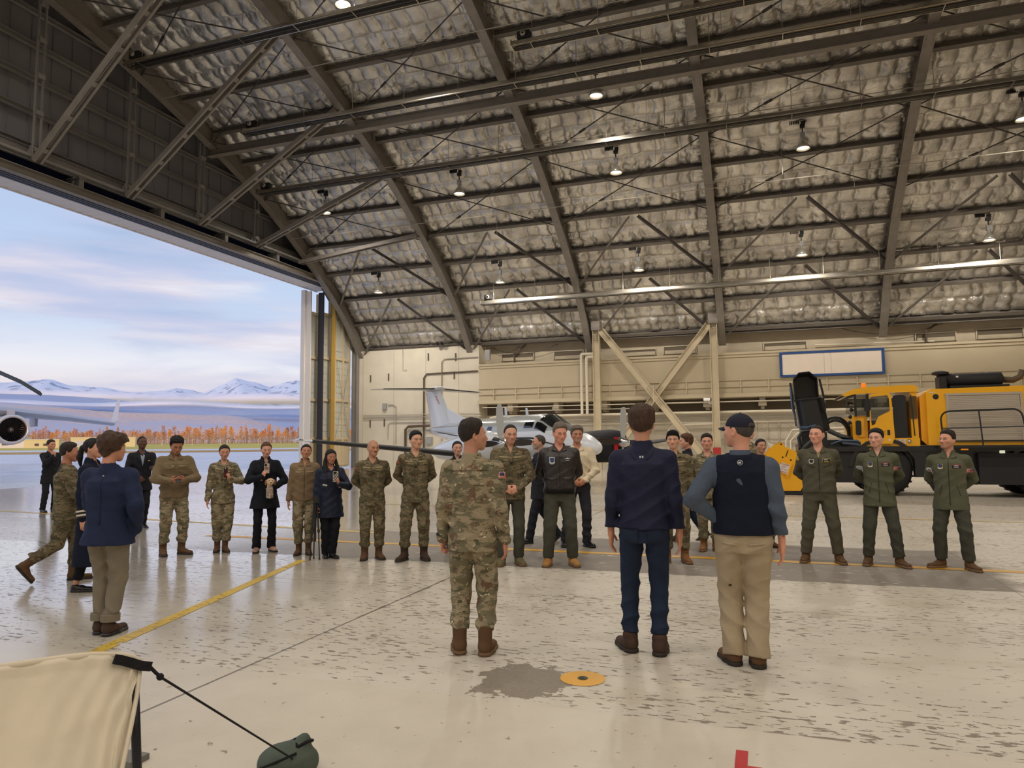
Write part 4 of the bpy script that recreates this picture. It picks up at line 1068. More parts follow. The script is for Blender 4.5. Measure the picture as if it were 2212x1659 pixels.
heater(-15.75, 16, 39.45, 10.05, 'lowest bright radiant tube heater above the back wall')
# ================================================================== TWIN TURBOPROP
AC = empty('turboprop_airplane', (-8.72, 25.8, 0), .9035, 'white and grey twin turboprop airplane with a T tail parked by the back wall', 'airplane')
def two_tone(name, top, bot, zsplit):
    m = bpy.data.materials.new(name); m.use_nodes = True; nt = m.node_tree; b = nt.nodes['Principled BSDF']
    sp = nt.nodes.new('ShaderNodeSeparateXYZ'); nt.links.new(nt.nodes.new('ShaderNodeTexCoord').outputs['Object'], sp.inputs[0])
    col = nmixc(nt, nstep(nt, sp.outputs['Z'], zsplit-.01, zsplit+.01), bot, top); nt.links.new(col, b.inputs['Base Color'])
    b.inputs['Roughness'].default_value = .2; b.inputs['Coat Weight'].default_value = .8; b.inputs['Coat Roughness'].default_value = .06
    return m
M_ac = two_tone('aircraft_two_tone_paint', lin((176, 180, 178)), lin((226, 230, 236)), 2.02)
M_acw = material('aircraft_white_paint', lin((224, 228, 234)), .18, coat=.8, noise=.02, scale=1)
M_acg = material('aircraft_grey_paint', lin((186, 188, 188)), .3, coat=.3)
M_boot = material('black_deice_boot', lin((34, 32, 34)), .6)
M_glass = material('dark_cockpit_glass', lin((20, 22, 26)), .05, spec=.8)
M_tire = material('tire_rubber', lin((30, 29, 29)), .8, bump=.2, bscale=60)
M_chrome = material('bright_metal', lin((214, 214, 214)), .15, metal=1.0)
def ell(u, w, rw, rh, n=28, p=2.0):
    out = []
    for k in range(n):
        t = 2*PI*k/n; c, s = math.cos(t), math.sin(t)
        out.append((rw*math.copysign(abs(c)**(2/p), c), -u, w+rh*math.copysign(abs(s)**(2/p), s)))
    return out
secs = [(4.75, 1.42, .05, .05), (4.6, 1.43, .22, .2), (4.2, 1.47, .40, .36), (3.6, 1.53, .55, .50), (3.0, 1.60, .64, .60), (2.6, 1.68, .69, .70), (2.2, 1.80, .71, .80), (1.7, 1.84, .72, .82), (0.5, 1.84, .72, .82), (-1, 1.84, .72, .80), (-2.6, 1.88, .70, .74), (-4.2, 1.98, .56, .58), (-5.8, 2.10, .38, .40), (-7.2, 2.2, .22, .24), (-8.2, 2.25, .06, .08)]
mb = MB(); mb.loft([ell(*s) for s in secs]); fus = mb.build('fuselage', M_ac, AC, smooth=True)
# windshield panes hug the fuselage
def skin(u, ang, off=.012):
    S_ = sorted(secs, key=lambda q: q[0]); us = [q[0] for q in S_]
    w = np.interp(u, us, [q[1] for q in S_]); rw = np.interp(u, us, [q[2] for q in S_])+off; rh = np.interp(u, us, [q[3] for q in S_])+off
    return (rw*math.cos(ang), -u, w+rh*math.sin(ang))
def panel(u0, u1, a0, a1, name, m, par, n=6, off=.012, skew=0.0):
    V = []
    for i in range(n+1):
        for j in range(n+1):
            u = u0+(u1-u0)*i/n; a = a0+(a1-a0)*j/n; V.append(skin(u+skew*(j/n-.5), a, off))
    F = [(i*(n+1)+j, i*(n+1)+j+1, (i+1)*(n+1)+j+1, (i+1)*(n+1)+j) for i in range(n) for j in range(n)]
    mb = MB(); mb.add(V, F); return mb.build(name, m, par, smooth=True)
R_ = math.radians
for sgn in (1, -1):
    f = (lambda a: R_(90-sgn*a))
    panel(2.75, 2.05, f(3), f(44), 'windshield_pane', M_glass, fus, off=.02)
    panel(2.55, 1.95, f(50), f(70), 'side_window', M_glass, fus, off=.02)
    panel(1.8, 1.25, f(52), f(68), 'side_window', M_glass, fus, off=.02)
    for u in (.4, -.4, -1.2, -2.0): panel(u+.16, u-.16, f(60), f(76), 'cabin_window', M_glass, fus, off=.015, n=4)
panel(3.9, 2.8, R_(62), R_(118), 'anti_glare_panel', M_boot, fus, off=.008)
for sgn in (1, -1): panel(3.9, -6.5, R_(90-sgn*92), R_(90-sgn*96), 'cheat_line', M_boot, fus, n=24, off=.006)
# wings
def wfoil(x, u, w, ch, th=.21, n=10):
    out = []
    for i in range(2*n):
        t = PI*i/n; cx = (1-math.cos(t))/2; y = th*ch*(1.2*math.sqrt(max(cx, 0))-cx*1.2)*.9 if i <= n else -th*ch*(1.2*math.sqrt(max(cx, 0))-cx*1.2)*.55
        out.append((x, -(u-cx*ch), w+y))
    return out
for sgn in (1, -1):
    mb = MB(); mb.loft([wfoil(sgn*.5, 1.15, 1.12, 2.35), wfoil(sgn*2.6, 1.05, 1.18, 2.2), wfoil(sgn*5.6, .62, 1.48, 1.65), wfoil(sgn*8.1, .25, 1.72, 1.1), wfoil(sgn*8.5, -.05, 1.76, .6, .05)])
    w_ = mb.build('wing', M_acw, AC, auto=45)
    rings = []
    for x, u, w, ch in ((3.3, .95, 1.25, 2.05), (5.6, .62, 1.48, 1.65), (8.05, .26, 1.715, 1.12)):
        full = wfoil(sgn*x, u+.02, w, ch*1.0, .228); k = [full[i] for i in (16, 17, 18, 19, 0, 1, 2, 3, 4)]; rings.append(k)
    mb = MB(); mb.loft(rings, cap=False, closed=False); mb.build('deice_boot', M_boot, w_, smooth=True)
    mb = MB(); mb.sphere((sgn*8.42, -.05, 1.76), (.1, .35, .05), 10, 6); mb.build('tip_light', M_chrome, w_, smooth=True)
# nacelles, propellers
for sgn in (1, -1):
    x0 = sgn*2.63
    mb = MB(); rr = []
    for u, w, rw, rh in ((2.62, 1.58, .24, .24), (2.5, 1.57, .36, .40), (2.0, 1.54, .44, .50), (1.2, 1.5, .46, .52), (0, 1.42, .44, .46), (-1.4, 1.34, .34, .32), (-2.2, 1.3, .1, .1)):
        rr.append([(p[0]+x0, p[1], p[2]) for p in ell(u, w, rw, rh, 20)])
    mb.loft(rr); nac = mb.build('nacelle', M_acw, AC, smooth=True)
    mb = MB(); mb.lathe([(.01, -3.22), (.12, -3.12), (.2, -2.9), (.24, -2.62)], 18, (x0, 0, 1.6), ax=1); pr = mb.build('spinner', M_chrome, nac, smooth=True)
    for k in range(4):
        a = k*PI/2+(.05 if sgn > 0 else -.03); c, s = math.cos(a), math.sin(a); V = []
        for r, ch in ((.15, .10), (.4, .2), (.8, .24), (1.15, .2), (1.3, .06)):
            for q in (-.5, .5): V.append((x0+r*s+q*ch*c, -2.86-q*.06, 1.6+r*c-q*ch*s))
        mb = MB(); mb.add(V+[(x, y+.025, z) for x, y, z in V], [(2*i, 2*i+1, 2*i+3, 2*i+2) for i in range(4)]+[(10+2*i, 12+2*i, 13+2*i, 11+2*i) for i in range(4)]+[(0, 2, 12, 10), (2, 4, 14, 12), (4, 6, 16, 14), (6, 8, 18, 16), (1, 11, 13, 3), (3, 13, 15, 5), (5, 15, 17, 7), (7, 17, 19, 9)])
        mb.build('propeller_blade', M_tube if k % 2 else M_acg, pr, auto=30)
    if sgn > 0:      # quilted black cover over the near engine with red streamers
        mb = MB(); rr = []
        for u, w, rw, rh in ((2.72, 1.55, .26, .30), (2.66, 1.5, .44, .52), (2.2, 1.47, .54, .62), (1.5, 1.45, .56, .62), (.8, 1.47, .53, .56), (.78, 1.47, .44, .5)):
            rr.append([(p[0]+x0, p[1], p[2]) for p in ell(u, w, rw, rh, 22)])
        mb.loft(rr); cv = mb.build('engine_cover', material('black_cover_cloth', lin((32, 33, 38)), .8, bump=.3, bscale=7), AC, smooth=True)
        Mr = material('red_streamer', lin((190, 28, 40)), .7)
        for dx, L in ((-.30, .45), (-.22, .6)):
            mb = MB(); mb.box((x0+dx-.04, -2.78, 1.75-L), (x0+dx+.04, -2.74, 1.8)); mb.build('red_streamer', Mr, cv)
        mb = MB(); mb.tube([(x0-.34, -2.75, 1.66), (x0+.2, -2.8, 1.62), (x0+.42, -2.6, 1.65)], .025, 6); mb.build('cover_strap', M_chrome, cv)
# tail
mb = MB()
fin = []
for w, u, ch in ((2.15, -4.9, 2.9), (2.6, -5.5, 2.35), (3.3, -6.1, 1.95), (4.05, -6.75, 1.6)):
    fin.append([(t*.075*ch*math.sin(PI*min(1, cx*1.0))**.6, -(u-cx*ch), w) for cx, t in [(q, 1) for q in np.linspace(0, 1, 9)]+[(q, -1) for q in np.linspace(1, 0, 9)[1:-1]]])
mb.loft(fin); fo = mb.build('tail_fin', M_acw, AC, auto=50)
mb = MB(); mb.loft([[(.02, 3.4, 2.42), (-.02, 3.4, 2.42), (-.02, 3.5, 2.42), (.02, 3.5, 2.42)], [(.10, 5.4, 2.40), (-.10, 5.4, 2.40), (-.03, 5.4, 3.0), (.03, 5.4, 3.0)], [(.10, 6.0, 2.3), (-.10, 6.0, 2.3), (-.04, 6.0, 3.2), (.04, 6.0, 3.2)]]); mb.build('dorsal_fin', M_acw, AC)
mb = MB(); rr = [ell(u, w, rw, rh, 14) for u, w, rw, rh in ((-6.3, 4.14, .02, .02), (-6.5, 4.15, .12, .10), (-7.2, 4.16, .17, .12), (-8.2, 4.16, .10, .07), (-8.6, 4.16, .02, .02))]; mb.loft(rr); mb.build('tail_bullet', M_acg, AC, smooth=True)
for sgn in (1, -1):
    mb = MB(); mb.loft([wfoil(sgn*.05, -6.75, 4.14, 1.45, .1), wfoil(sgn*2.75, -7.6, 4.10, .85, .09), wfoil(sgn*2.85, -7.8, 4.10, .5, .05)]); st = mb.build('stabilizer', M_acg, AC, auto=45)
    rings = []
    for x, u, w, ch in ((.25, -6.80, 4.14, 1.42), (2.5, -7.5, 4.105, .92)):
        full = wfoil(sgn*x, u+.02, w, ch, .115); rings.append([full[i] for i in (17, 18, 19, 0, 1, 2, 3)])
    mb = MB(); mb.loft(rings, cap=False, closed=False); mb.build('deice_boot', M_boot, st, smooth=True)
# rudder hinge line and flag stripes on the fin
M_flagr = material('flag_red', lin((196, 92, 96)), .4)
for sgn in (1, -1):
    for k in range(6):
        z = 3.42+.07*k
        mb = MB(); u = -6.6-(z-3.4)*.8; mb.box((sgn*.115-.004, -(u), z), (sgn*.115+.004, -(u-.62), z+.035)); mb.build('flag_stripe', M_flagr, fo)
    mb = MB(); mb.box((sgn*.118-.004, 6.4, 2.75), (sgn*.118+.004, 7.3, 2.775)); mb.build('trim_line', M_acg, fo)
for u, h in ((.6, .32), (-.9, .42)):
    mb = MB(); mb.add([(-.01, -u, 2.6), (.01, -u, 2.6), (.01, -u+.2, 2.6), (-.01, -u+.2, 2.6), (-.01, -u+.12, 2.6+h), (.01, -u+.12, 2.6+h), (.01, -u+.22, 2.6+h), (-.01, -u+.22, 2.6+h)], [(0, 1, 5, 4), (1, 2, 6, 5), (2, 3, 7, 6), (3, 0, 4, 7), (4, 5, 6, 7)]); mb.build('antenna', M_acw, AC)
for x, u in ((2.63, -.2), (-2.63, -.2), (0, 3.2)):
    mb = MB(); mb.tube([(x, -u, 1.3), (x, -u, .35)], .06, 8); g = mb.build('gear_leg', M_chrome, AC)
    for dx in ((-.16, .16) if x else (0,)):
        mb = MB(); mb.lathe([(.1, -.09), (.27, -.09), (.31, -.05), (.31, .05), (.27, .09), (.1, .09)], 18, (x+dx, -u, .31), ax=0); mb.build('wheel', M_tire, g, smooth=True)
# ================================================================== YELLOW SNOW BLOWER TRUCK
M_ty = material('truck_yellow_paint', lin((246, 178, 18)), .28, coat=.4, noise=.03, scale=2)
M_tb = material('truck_black_paint', lin((26, 26, 29)), .35, coat=.2); M_tb2 = material('truck_matte_black', lin((34, 33, 34)), .7)
M_tg = material('truck_window_glass', lin((46, 52, 46)), .06, spec=.7, alpha=.5); M_slat = material('shutter_aluminium', lin((196, 186, 172)), .35, metal=.5)
M_wlab = material('white_label', lin((224, 216, 206)), .5); M_redtx = material('red_lettering', lin((176, 60, 52)), .5); M_dktx = material('dark_lettering', lin((120, 74, 30)), .5)
M_orange = material('orange_lens', lin((236, 110, 20)), .3, emit=(1, .35, .02), estr=.4); M_hose = material('rubber_hose', lin((28, 27, 29)), .5); M_bhose = material('blue_grey_hose', lin((86, 112, 142)), .5)
TY = 23.0
TR = empty('snow_blower_truck', (4.0, TY+1.3, 0), 0, 'yellow rotary snow blower truck with a tall black chute and roll-up side door', 'truck')
def T(px, py, dy=0.0):
    p = on_plane(px, py, 1, TY+dy); return (p[0]-4.0, p[2])
def tb(mb, lo, hi): return mb.box((lo[0]-4.0, lo[1]-1.3, lo[2]), (hi[0]-4.0, hi[1]-1.3, hi[2]))
def tbuild(mb, name, m, par=None, **k): return mb.build(name, m, par or TR, **k)
def tprism(pts, y0, y1, name, m, par=None):
    """outline in (x,z), world x; thickness from y0 to y1 behind the near side"""
    mb = MB(); mb.prism([(x, z) for x, z in pts], y0-1.3, y1-1.3, 1); return tbuild(mb, name, m, par)
# chassis
mb = MB(); tb(mb, (1.9, .25, .75), (9.6, 2.35, 1.42)); tbuild(mb, 'chassis', M_tb)
mb = MB(); tb(mb, (1.75, -.02, 1.28), (9.6, 2.6, 1.43)); tbuild(mb, 'deck', M_tb)
mb = MB(); tb(mb, (5.62, .0, .36), (6.75, .5, 1.22)); tbuild(mb, 'battery_box', M_tb2)
mb = MB(); tb(mb, (2.0, .05, .38), (2.75, .5, 1.25)); tbuild(mb, 'side_tank', M_tb2)
mb = MB(); tb(mb, (4.05, .0, .55), (4.35, .3, 1.3)).tube([(.35, -1.28, .9), (.38, -1.28, .45), (.52, -1.3, .18)], .05, 6); tbuild(mb, 'step_bracket', M_tb)
mb = MB(); tb(mb, (4.4, .1, .35), (5.6, .35, .75)); tbuild(mb, 'frame_guard', M_tb2)
# wheels
for wx in (3.27, 7.25):
    for wy in (.32, 2.28):
        mb = MB(); mb.lathe([(.34, -.24), (.5, -.27), (.66, -.25), (.74, -.17), (.745, .17), (.66, .25), (.5, .27), (.34, .24)], 32, (wx-4, wy-1.3, .745), ax=1); w = tbuild(mb, 'wheel', M_tire, smooth=True)
        for k in range(28):
            a = 2*PI*k/28; M = Matrix.Translation((wx-4, wy-1.3, .745)) @ Matrix.Rotation(a, 4, 'Y')
            mb = MB(); mb.box((-.03, -.24, .735), (.03, .0, .765), M); mb.box((.02, .0, .735), (.08, .24, .765), M); tbuild(mb, 'tread_block', M_tire, w)
        mb = MB(); mb.lathe([(.35, -.2), (.33, -.12), (.12, -.1), (.10, -.22), (.01, -.22)], 20, (wx-4, wy-1.3, .745), ax=1); tbuild(mb, 'rim', M_ty, w, smooth=True)
    tprism([(wx-4+.95*math.cos(t), .75+.92*math.sin(t)) for t in np.linspace(.1, PI-.1, 10)]+[(wx-4+.84*math.cos(t), .75+.82*math.sin(t)) for t in np.linspace(PI-.1, .1, 10)], .02, .7, 'fender', M_tb)
# cab
CA = (2.46, 4.22); zb, zt = 1.43, 3.14
cabp = [(2.50-4, 1.43), (4.22-4, 1.43), (4.20-4, 3.0), (2.62-4, 3.0), (2.50-4, 2.3)]
# lower cab and door frame
mb = MB(); tb(mb, (2.50, .05, 1.43), (4.22, 2.5, 1.66)); tbuild(mb, 'cab_base', M_ty)
mb = MB(); tb(mb, (2.50, .12, 1.66), (2.9, 2.5, 2.32)); tbuild(mb, 'cab_nose', M_ty)
mb = MB(); mb.rbox((2.62-4, .03-1.3, 1.7), (2.8-4, .14-1.3, 2.25), .06, 1); tbuild(mb, 'cab_bulge', M_ty)
mb = MB(); tb(mb, (4.02, .06, 1.66), (4.20, 2.45, 3.0)); tbuild(mb, 'rear_pillar', M_ty)
mb = MB(); tb(mb, (2.9, 2.4, 1.66), (4.1, 2.48, 2.2)); tbuild(mb, 'far_side_panel', M_ty)
mb = MB(); tb(mb, (3.62, .08, 1.5), (4.1, 2.3, 1.72)); tb(mb, (2.6, .2, 1.6), (4.1, 2.3, 1.7)); tbuild(mb, 'cab_floor', M_tb2)
mb = MB(); tb(mb, (3.64, .6, 1.7), (4.0, 1.4, 2.0)); mb.rbox((3.86-4, .6-1.3, 2.0), (4.0-4, 1.4-1.3, 2.75), .06, 0); tbuild(mb, 'seat', M_tb2)
mb = MB(); mb.lathe([(.20, 0), (.22, .02), (.20, .04), (.18, .02), (.20, 0)], 20, (-1.0, -.3, 2.15)); tbuild(mb, 'steering_wheel', M_tb, smooth=True)
# roof with drooping visor
tprism([(2.22-4, 2.93), (2.3-4, 2.98), (2.55-4, 3.10), (2.95-4, 3.16), (4.12-4, 3.18), (4.22-4, 3.12), (4.22-4, 2.98), (2.62-4, 2.96), (2.36-4, 2.90)], .02, 2.58, 'roof', M_ty)
tprism([(2.24-4, 2.90), (2.62-4, 2.93), (2.62-4, 2.96), (2.3-4, 2.94)], .05, 2.55, 'visor_underside', M_tb2)
# open door, slightly swung, with window
dp = [(2.93, 1.50), (3.58, 1.50), (3.52, 2.94), (3.44, 2.98), (2.96, 2.94)]
dwin = [(2.98, 2.02), (3.10, 2.08), (3.16, 2.28), (3.48, 2.44), (3.46, 2.90), (2.98, 2.86)]
def ring_panel(outer, inner, y0, y1, name, m):
    """door skin as a frame around its window"""
    mb = MB(); n = 40
    def samp(poly):
        c = (sum(p[0] for p in dwin)/6, sum(p[1] for p in dwin)/6); out = []
        for k in range(n):
            a = 2*PI*k/n; d = (math.cos(a), math.sin(a)); best = None
            for i in range(len(poly)):
                p, q = poly[i], poly[(i+1) % len(poly)]; ex, ez = q[0]-p[0], q[1]-p[1]; den = d[0]*ez-d[1]*ex
                if abs(den) < 1e-9: continue
                t = ((p[0]-c[0])*ez-(p[1]-c[1])*ex)/den; s = ((p[0]-c[0])*d[1]-(p[1]-c[1])*d[0])/den
                if t > 0 and -1e-6 <= s <= 1+1e-6 and (best is None or t < best): best = t
            out.append((c[0]+d[0]*best, c[1]+d[1]*best))
        return out
    O = samp(outer); I = samp(inner); V = []
    for y in (y0, y1):
        V += [(p[0]-4, y-1.3, p[1]) for p in O]+[(p[0]-4, y-1.3, p[1]) for p in I]
    F = []
    for k in range(n):
        k2 = (k+1) % n
        F += [(k, k2, n+k2, n+k), (2*n+k, 3*n+k, 3*n+k2, 2*n+k2), (k, 2*n+k, 2*n+k2, k2), (n+k, n+k2, 3*n+k2, 3*n+k)]
    mb.add(V, F); return tbuild(mb, name, m)
do = ring_panel(dp, dwin, -.06, .0, 'cab_door', M_ty)
tprism([(x-4, z) for x, z in dwin], -.035, -.025, 'door_window', M_tg, do)
mb = MB(); mb.rbox((3.38-4, -.08-1.3, 1.75), (3.45-4, -.05-1.3, 1.90), .015, 1); tbuild(mb, 'door_handle', M_tb, do)
tprism([(2.98-4, 1.60), (3.08-4, 1.60), (3.10-4, 1.78), (3.06-4, 1.86), (3.0-4, 1.84)], -.075, -.055, 'door_opening', M_tb2, do)
RX = Matrix.Rotation(PI/2, 4, 'X')
for i, (s, z) in enumerate((('10-8P-1052', 1.86), ('SHOP 57', 1.81), ('SNOW BLOWER', 1.77))):
    text_mesh(s, .045 if i < 2 else .03, 'door_lettering', M_dktx, do, Matrix.Translation((3.24-4, -.063-1.3, z)) @ RX)
mb = MB(); tb(mb, (3.4, -.066, 1.58), (3.46, -.06, 1.64)); tbuild(mb, 'door_sticker', M_wlab, do)
# dark door opening behind, rear side window, windshield glass
mb = MB(); mb.rbox((3.58-4, .1-1.3, 1.6), (3.93-4, .12-1.3, 2.9), .08, 1); tbuild(mb, 'door_gap', M_tb, None)
mb = MB(); mb.rbox((3.99-4, .035-1.3, 2.2), (4.19-4, .06-1.3, 2.86), .05, 1); tbuild(mb, 'rear_window', M_tg)
mb = MB(); mb.tube([(4.03-4, -1.3, 2.9), (4.06-4, -1.34, 2.2), (4.08-4, -1.34, 1.72)], .018, 6); tbuild(mb, 'grab_bar', M_tb)
mb = MB(); mb.add([(2.54-4, -1.22, 2.3), (2.60-4, -1.22, 2.94), (2.60-4, 1.1, 2.94), (2.54-4, 1.1, 2.3)], [(0, 1, 2, 3)]); tbuild(mb, 'windshield', M_tg)
mb = MB(); tb(mb, (2.56, .02, 2.3), (2.62, .1, 2.95)); tb(mb, (2.88, .0, 2.28), (2.95, .1, 2.96)); tbuild(mb, 'front_pillar', M_tb)
mb = MB(); tb(mb, (2.6, .06, 2.32), (2.9, .075, 2.93)); tbuild(mb, 'corner_window', M_tg)
mb = MB(); mb.rbox((2.80-4, -.25-1.3, 2.45), (2.96-4, -.13-1.3, 2.80), .04, 1); mo = tbuild(mb, 'mirror', M_tb2)
mb = MB(); mb.tube([(2.9-4, -1.2, 2.95), (2.86-4, -1.5, 2.9), (2.86-4, -1.5, 2.75)], .02, 6); tbuild(mb, 'mirror_arm', M_tb, mo)
mb = MB(); mb.rbox((2.56-4, -.16-1.3, 1.75), (2.70-4, -.06-1.3, 2.18), .05, 1); tbuild(mb, 'lower_mirror', M_tb2)
mb = MB(); mb.lathe([(.045, 3.16), (.07, 3.19), (.065, 3.27), (.05, 3.30), (.001, 3.30)], 14, (2.88-4, -.9, .0)); tbuild(mb, 'beacon', M_orange, smooth=True)
for x, z in ((2.42, 2.7), (2.46, 2.3), (2.44, 2.12), (2.5, 2.5)):
    mb = MB(); mb.sphere((x-4, -1.05, z), (.05, .07, .06), 10, 6).tube([(x-4, -1.05, z), (x-3.88, -1.0, z)], .015, 5); tbuild(mb, 'work_light', M_tb, smooth=True)
for (x0, x1, z0, z1) in ((3.62, 3.86, 1.575, 1.63), (3.62, 3.86, 1.50, 1.555), (3.5, 3.61, 1.50, 1.555)):
    mb = MB(); tb(mb, (x0, .035, z0), (x1, .048, z1)); lb = tbuild(mb, 'warning_label', M_wlab)
    mb = MB(); tb(mb, (x0+.02, .03, (z0+z1)/2-.012), (x0+.07, .036, (z0+z1)/2+.012)); tbuild(mb, 'label_print', M_dktx, lb)
    mb = MB(); tb(mb, (x0+.12, .03, (z0+z1)/2-.008), (x0+.2, .036, (z0+z1)/2+.006)); tbuild(mb, 'label_print', M_dktx, lb)
mb = MB(); mb.sphere((3.95-4, -1.28, 1.57), (.05, .03, .06), 10, 6); tbuild(mb, 'marker_lamp', M_chrome, smooth=True)
mb = MB(); tb(mb, (2.9, -.02, 1.33), (3.05, .0, 1.37)); tb(mb, (5.2, -.03, 1.31), (5.38, .0, 1.35)); tbuild(mb, 'side_marker', M_orange)
# engine housing
tprism([(4.42-4, 1.45), (9.6-4, 1.45), (9.6-4, 3.06), (9.5-4, 3.1), (4.55-4, 3.04), (4.42-4, 2.96)], .0, 2.55, 'engine_housing', M_ty)
tprism([(4.28-4, 1.6), (4.42-4, 1.45), (4.42-4, 2.96), (4.28-4, 2.85)], .15, 2.4, 'housing_front', M_ty)
mb = MB(); mb.lathe([(.075, -.012), (.075, .0), (.001, -.012)], 20, (4.66-4, -1.3, 2.82), ax=1); tbuild(mb, 'vent_plug', M_tb2)
mb = MB(); tb(mb, (4.50, -.008, 2.93), (4.66, .0, 2.96)); tbuild(mb, 'reflector_tape', M_wlab)
for k in range(26):
    z = 1.56+k*.049
    tprism([(4.98-4+(z-1.56)*-.02, z), (6.72-4-(z-1.56)*.05, z), (6.72-4-(z-1.56)*.05, z+.044), (4.98-4+(z-1.56)*-.02, z+.044)], -.03, -.005, 'shutter_slat', M_slat)
for lo, hi in (((4.88, -.05, 2.84), (6.72, .0, 2.90)), ((4.90, -.04, 1.52), (4.97, .0, 2.86)), ((6.68, -.04, 1.52), (6.74, .0, 2.86))):
    mb = MB(); tb(mb, lo, hi); tbuild(mb, 'shutter_rail', M_slat)
mb = MB(); tb(mb, (4.98, -.06, 1.55), (6.78, -.03, 1.58)); tbuild(mb, 'shutter_bar', M_tb2)
# handrail
mb = MB()
pts = [(4.74, 1.43), (4.70, 2.15)]+[(4.70+.22*(1-math.cos(t)), 2.17+.22*math.sin(t)) for t in np.linspace(.2, PI/2, 5)]+[(6.40, 2.42)]+[(6.42+.22*math.sin(t), 2.20+.22*math.cos(t)) for t in np.linspace(.2, PI/2, 5)]+[(6.74, 1.43)]
mb.tube([(x-4, -.28-1.3, z) for x, z in pts], .024, 7).tube([(4.70-4, -1.58, 1.92), (6.66-4, -1.58, 1.95)], .02, 6).tube([(5.62-4, -1.58, 2.42), (5.68-4, -1.58, 1.43)], .02, 6); tbuild(mb, 'handrail', M_tb, auto=50)
mb = MB(); tb(mb, (4.6, -.34, 1.38), (6.85, .0, 1.44)); tbuild(mb, 'walkway', M_tb)
# exhaust
mb = MB(); mb.lathe([(.19, 4.98), (.19, 5.9), (.2, 5.95), (.2, 6.45), (.12, 6.5)], 20, (-4, -.6, 3.32), ax=0, cap=True); mu = tbuild(mb, 'muffler', M_tb2, smooth=True)
mb = MB(); tb(mb, (4.86, .45, 3.06), (5.05, .95, 3.42)); mb.lathe([(.1, 3.42), (.1, 3.47), (.22, 3.5), (.22, 3.56), (.12, 3.6), (.001, 3.6)], 20, (4.95-4, -.6, 0)); tbuild(mb, 'air_intake', M_tb2)
mb = MB(); mb.tube([(6.48-4, -.6, 3.30), (6.75-4, -.6, 3.28), (6.92-4, -.6, 3.36), (6.98-4, -.6, 3.55)], .09, 12); tbuild(mb, 'exhaust_pipe', material('exhaust_brown', lin((96, 82, 66)), .6, metal=.4), mu, smooth=True)
mb = MB(); tb(mb, (5.1, .3, 3.06), (6.55, 1.1, 3.14)); tbuild(mb, 'muffler_bracket', M_tb)
mb = MB(); tb(mb, (5.3, .49, 3.38), (5.36, .505, 3.43)); tbuild(mb, 'muffler_sticker', M_wlab, mu)
mb = MB(); tb(mb, (6.12, -.05, 1.22), (6.24, .0, 1.30)); tbuild(mb, 'flood_lamp', material('lamp_glass_glow', lin((230, 230, 190)), .2, emit=(1, 1, .8), estr=.5))
# blower head: yellow side plates, auger drum, white edge, skid
bl = [T(1658, 955), T(1672, 960), T(1682, 960), T(1684, 957), T(1687.5, 955), T(1691, 957), T(1694, 964), T(1715, 973), T(1722, 979), T(1726, 990), T(1722, 1025), T(1737, 1046), T(1729, 1060), T(1640, 1060), T(1640, 1000), T(1664, 968)]
for y0, y1 in ((-.1, -.04), (2.6, 2.66)): pl = tprism(bl, y0, y1, 'blower_side_plate', M_ty)
first = [o for o in TR.children if o.name.startswith('blower_side_plate')][0]
tprism([T(1656, 954), T(1672, 960.5), T(1666, 966), T(1664, 968.5)], -.105, -.035, 'white_edge', M_wlab, first)
tprism([T(1686, 998), T(1712, 1000), T(1701, 1033), T(1688, 1010)], -.17, -.1, 'cutter_plate', M_ty)
tprism([T(1688, 997.5), T(1706.5, 1004.5), T(1699, 1024), T(1690, 1021), T(1680, 1010)], -.18, -.172, 'danger_label', M_wlab)
for i, s in enumerate(('DANGER', 'STAY', 'OUT OF', 'OPENING')):
    x, z = T(1696.5-2.3*i*.9, 1003.2+5.2*i*.95)
    text_mesh(s, .062, 'danger_lettering', M_redtx, TR, Matrix.Translation((x-.02, -.184-1.3, z)) @ Matrix.Rotation(math.radians(18), 4, 'Y') @ RX)
tprism([T(1701, 972), T(1703, 972.5), T(1698, 987), T(1696, 986.5)], -.108, -.1, 'slot', M_tb, first)
for px, py in ((1690.5, 987.5), (1708, 993.5), (1687.3, 959.5)):
    x, z = T(px, py); mb = MB(); mb.lathe([(.025, -.112), (.025, -.1), (.001, -.112)], 10, (x, -1.3, z), ax=1); tbuild(mb, 'bolt', M_tb, first)
x0, z0 = T(1690, 1015)
mb = MB(); mb.lathe([(.5, -.0), (.5, 2.6)], 26, (x0, -1.3, .62), ax=1, cap=True); tbuild(mb, 'auger_drum', M_ty, smooth=False)
mb = MB()
for k in range(60):
    a = k*.42; y = .05+k*.042; M = Matrix.Translation((x0, y-1.3, .62)) @ Matrix.Rotation(a, 4, 'Y'); mb.box((.28, -.02, -.12), (.68, .02, .12), M)
tbuild(mb, 'auger_flight', M_ty)
mb = MB(); tb(mb, (.1, -.08, .02), (1.15, 2.64, .13)); tbuild(mb, 'skid', M_tb2)
mb = MB(); tb(mb, (1.0, .2, .3), (2.0, 2.3, 1.5)); tbuild(mb, 'impeller_housing', M_tb)
mb = MB(); tb(mb, (1.1, .1, 1.1), (1.8, 1.6, 1.86)); tbuild(mb, 'gearbox', M_tb2)
mb = MB(); mb.tube([(1.05-4, -1.35, 1.4), (1.0-4, -1.4, 1.7), (1.1-4, -1.4, 1.88), (1.5-4, -1.3, 1.92)], .05, 7).tube([(1.1-4, -1.45, 1.35), (1.4-4, -1.5, 1.65), (1.55-4, -1.5, 1.72)], .06, 7); tbuild(mb, 'hydraulic_ram', M_tb, auto=50)
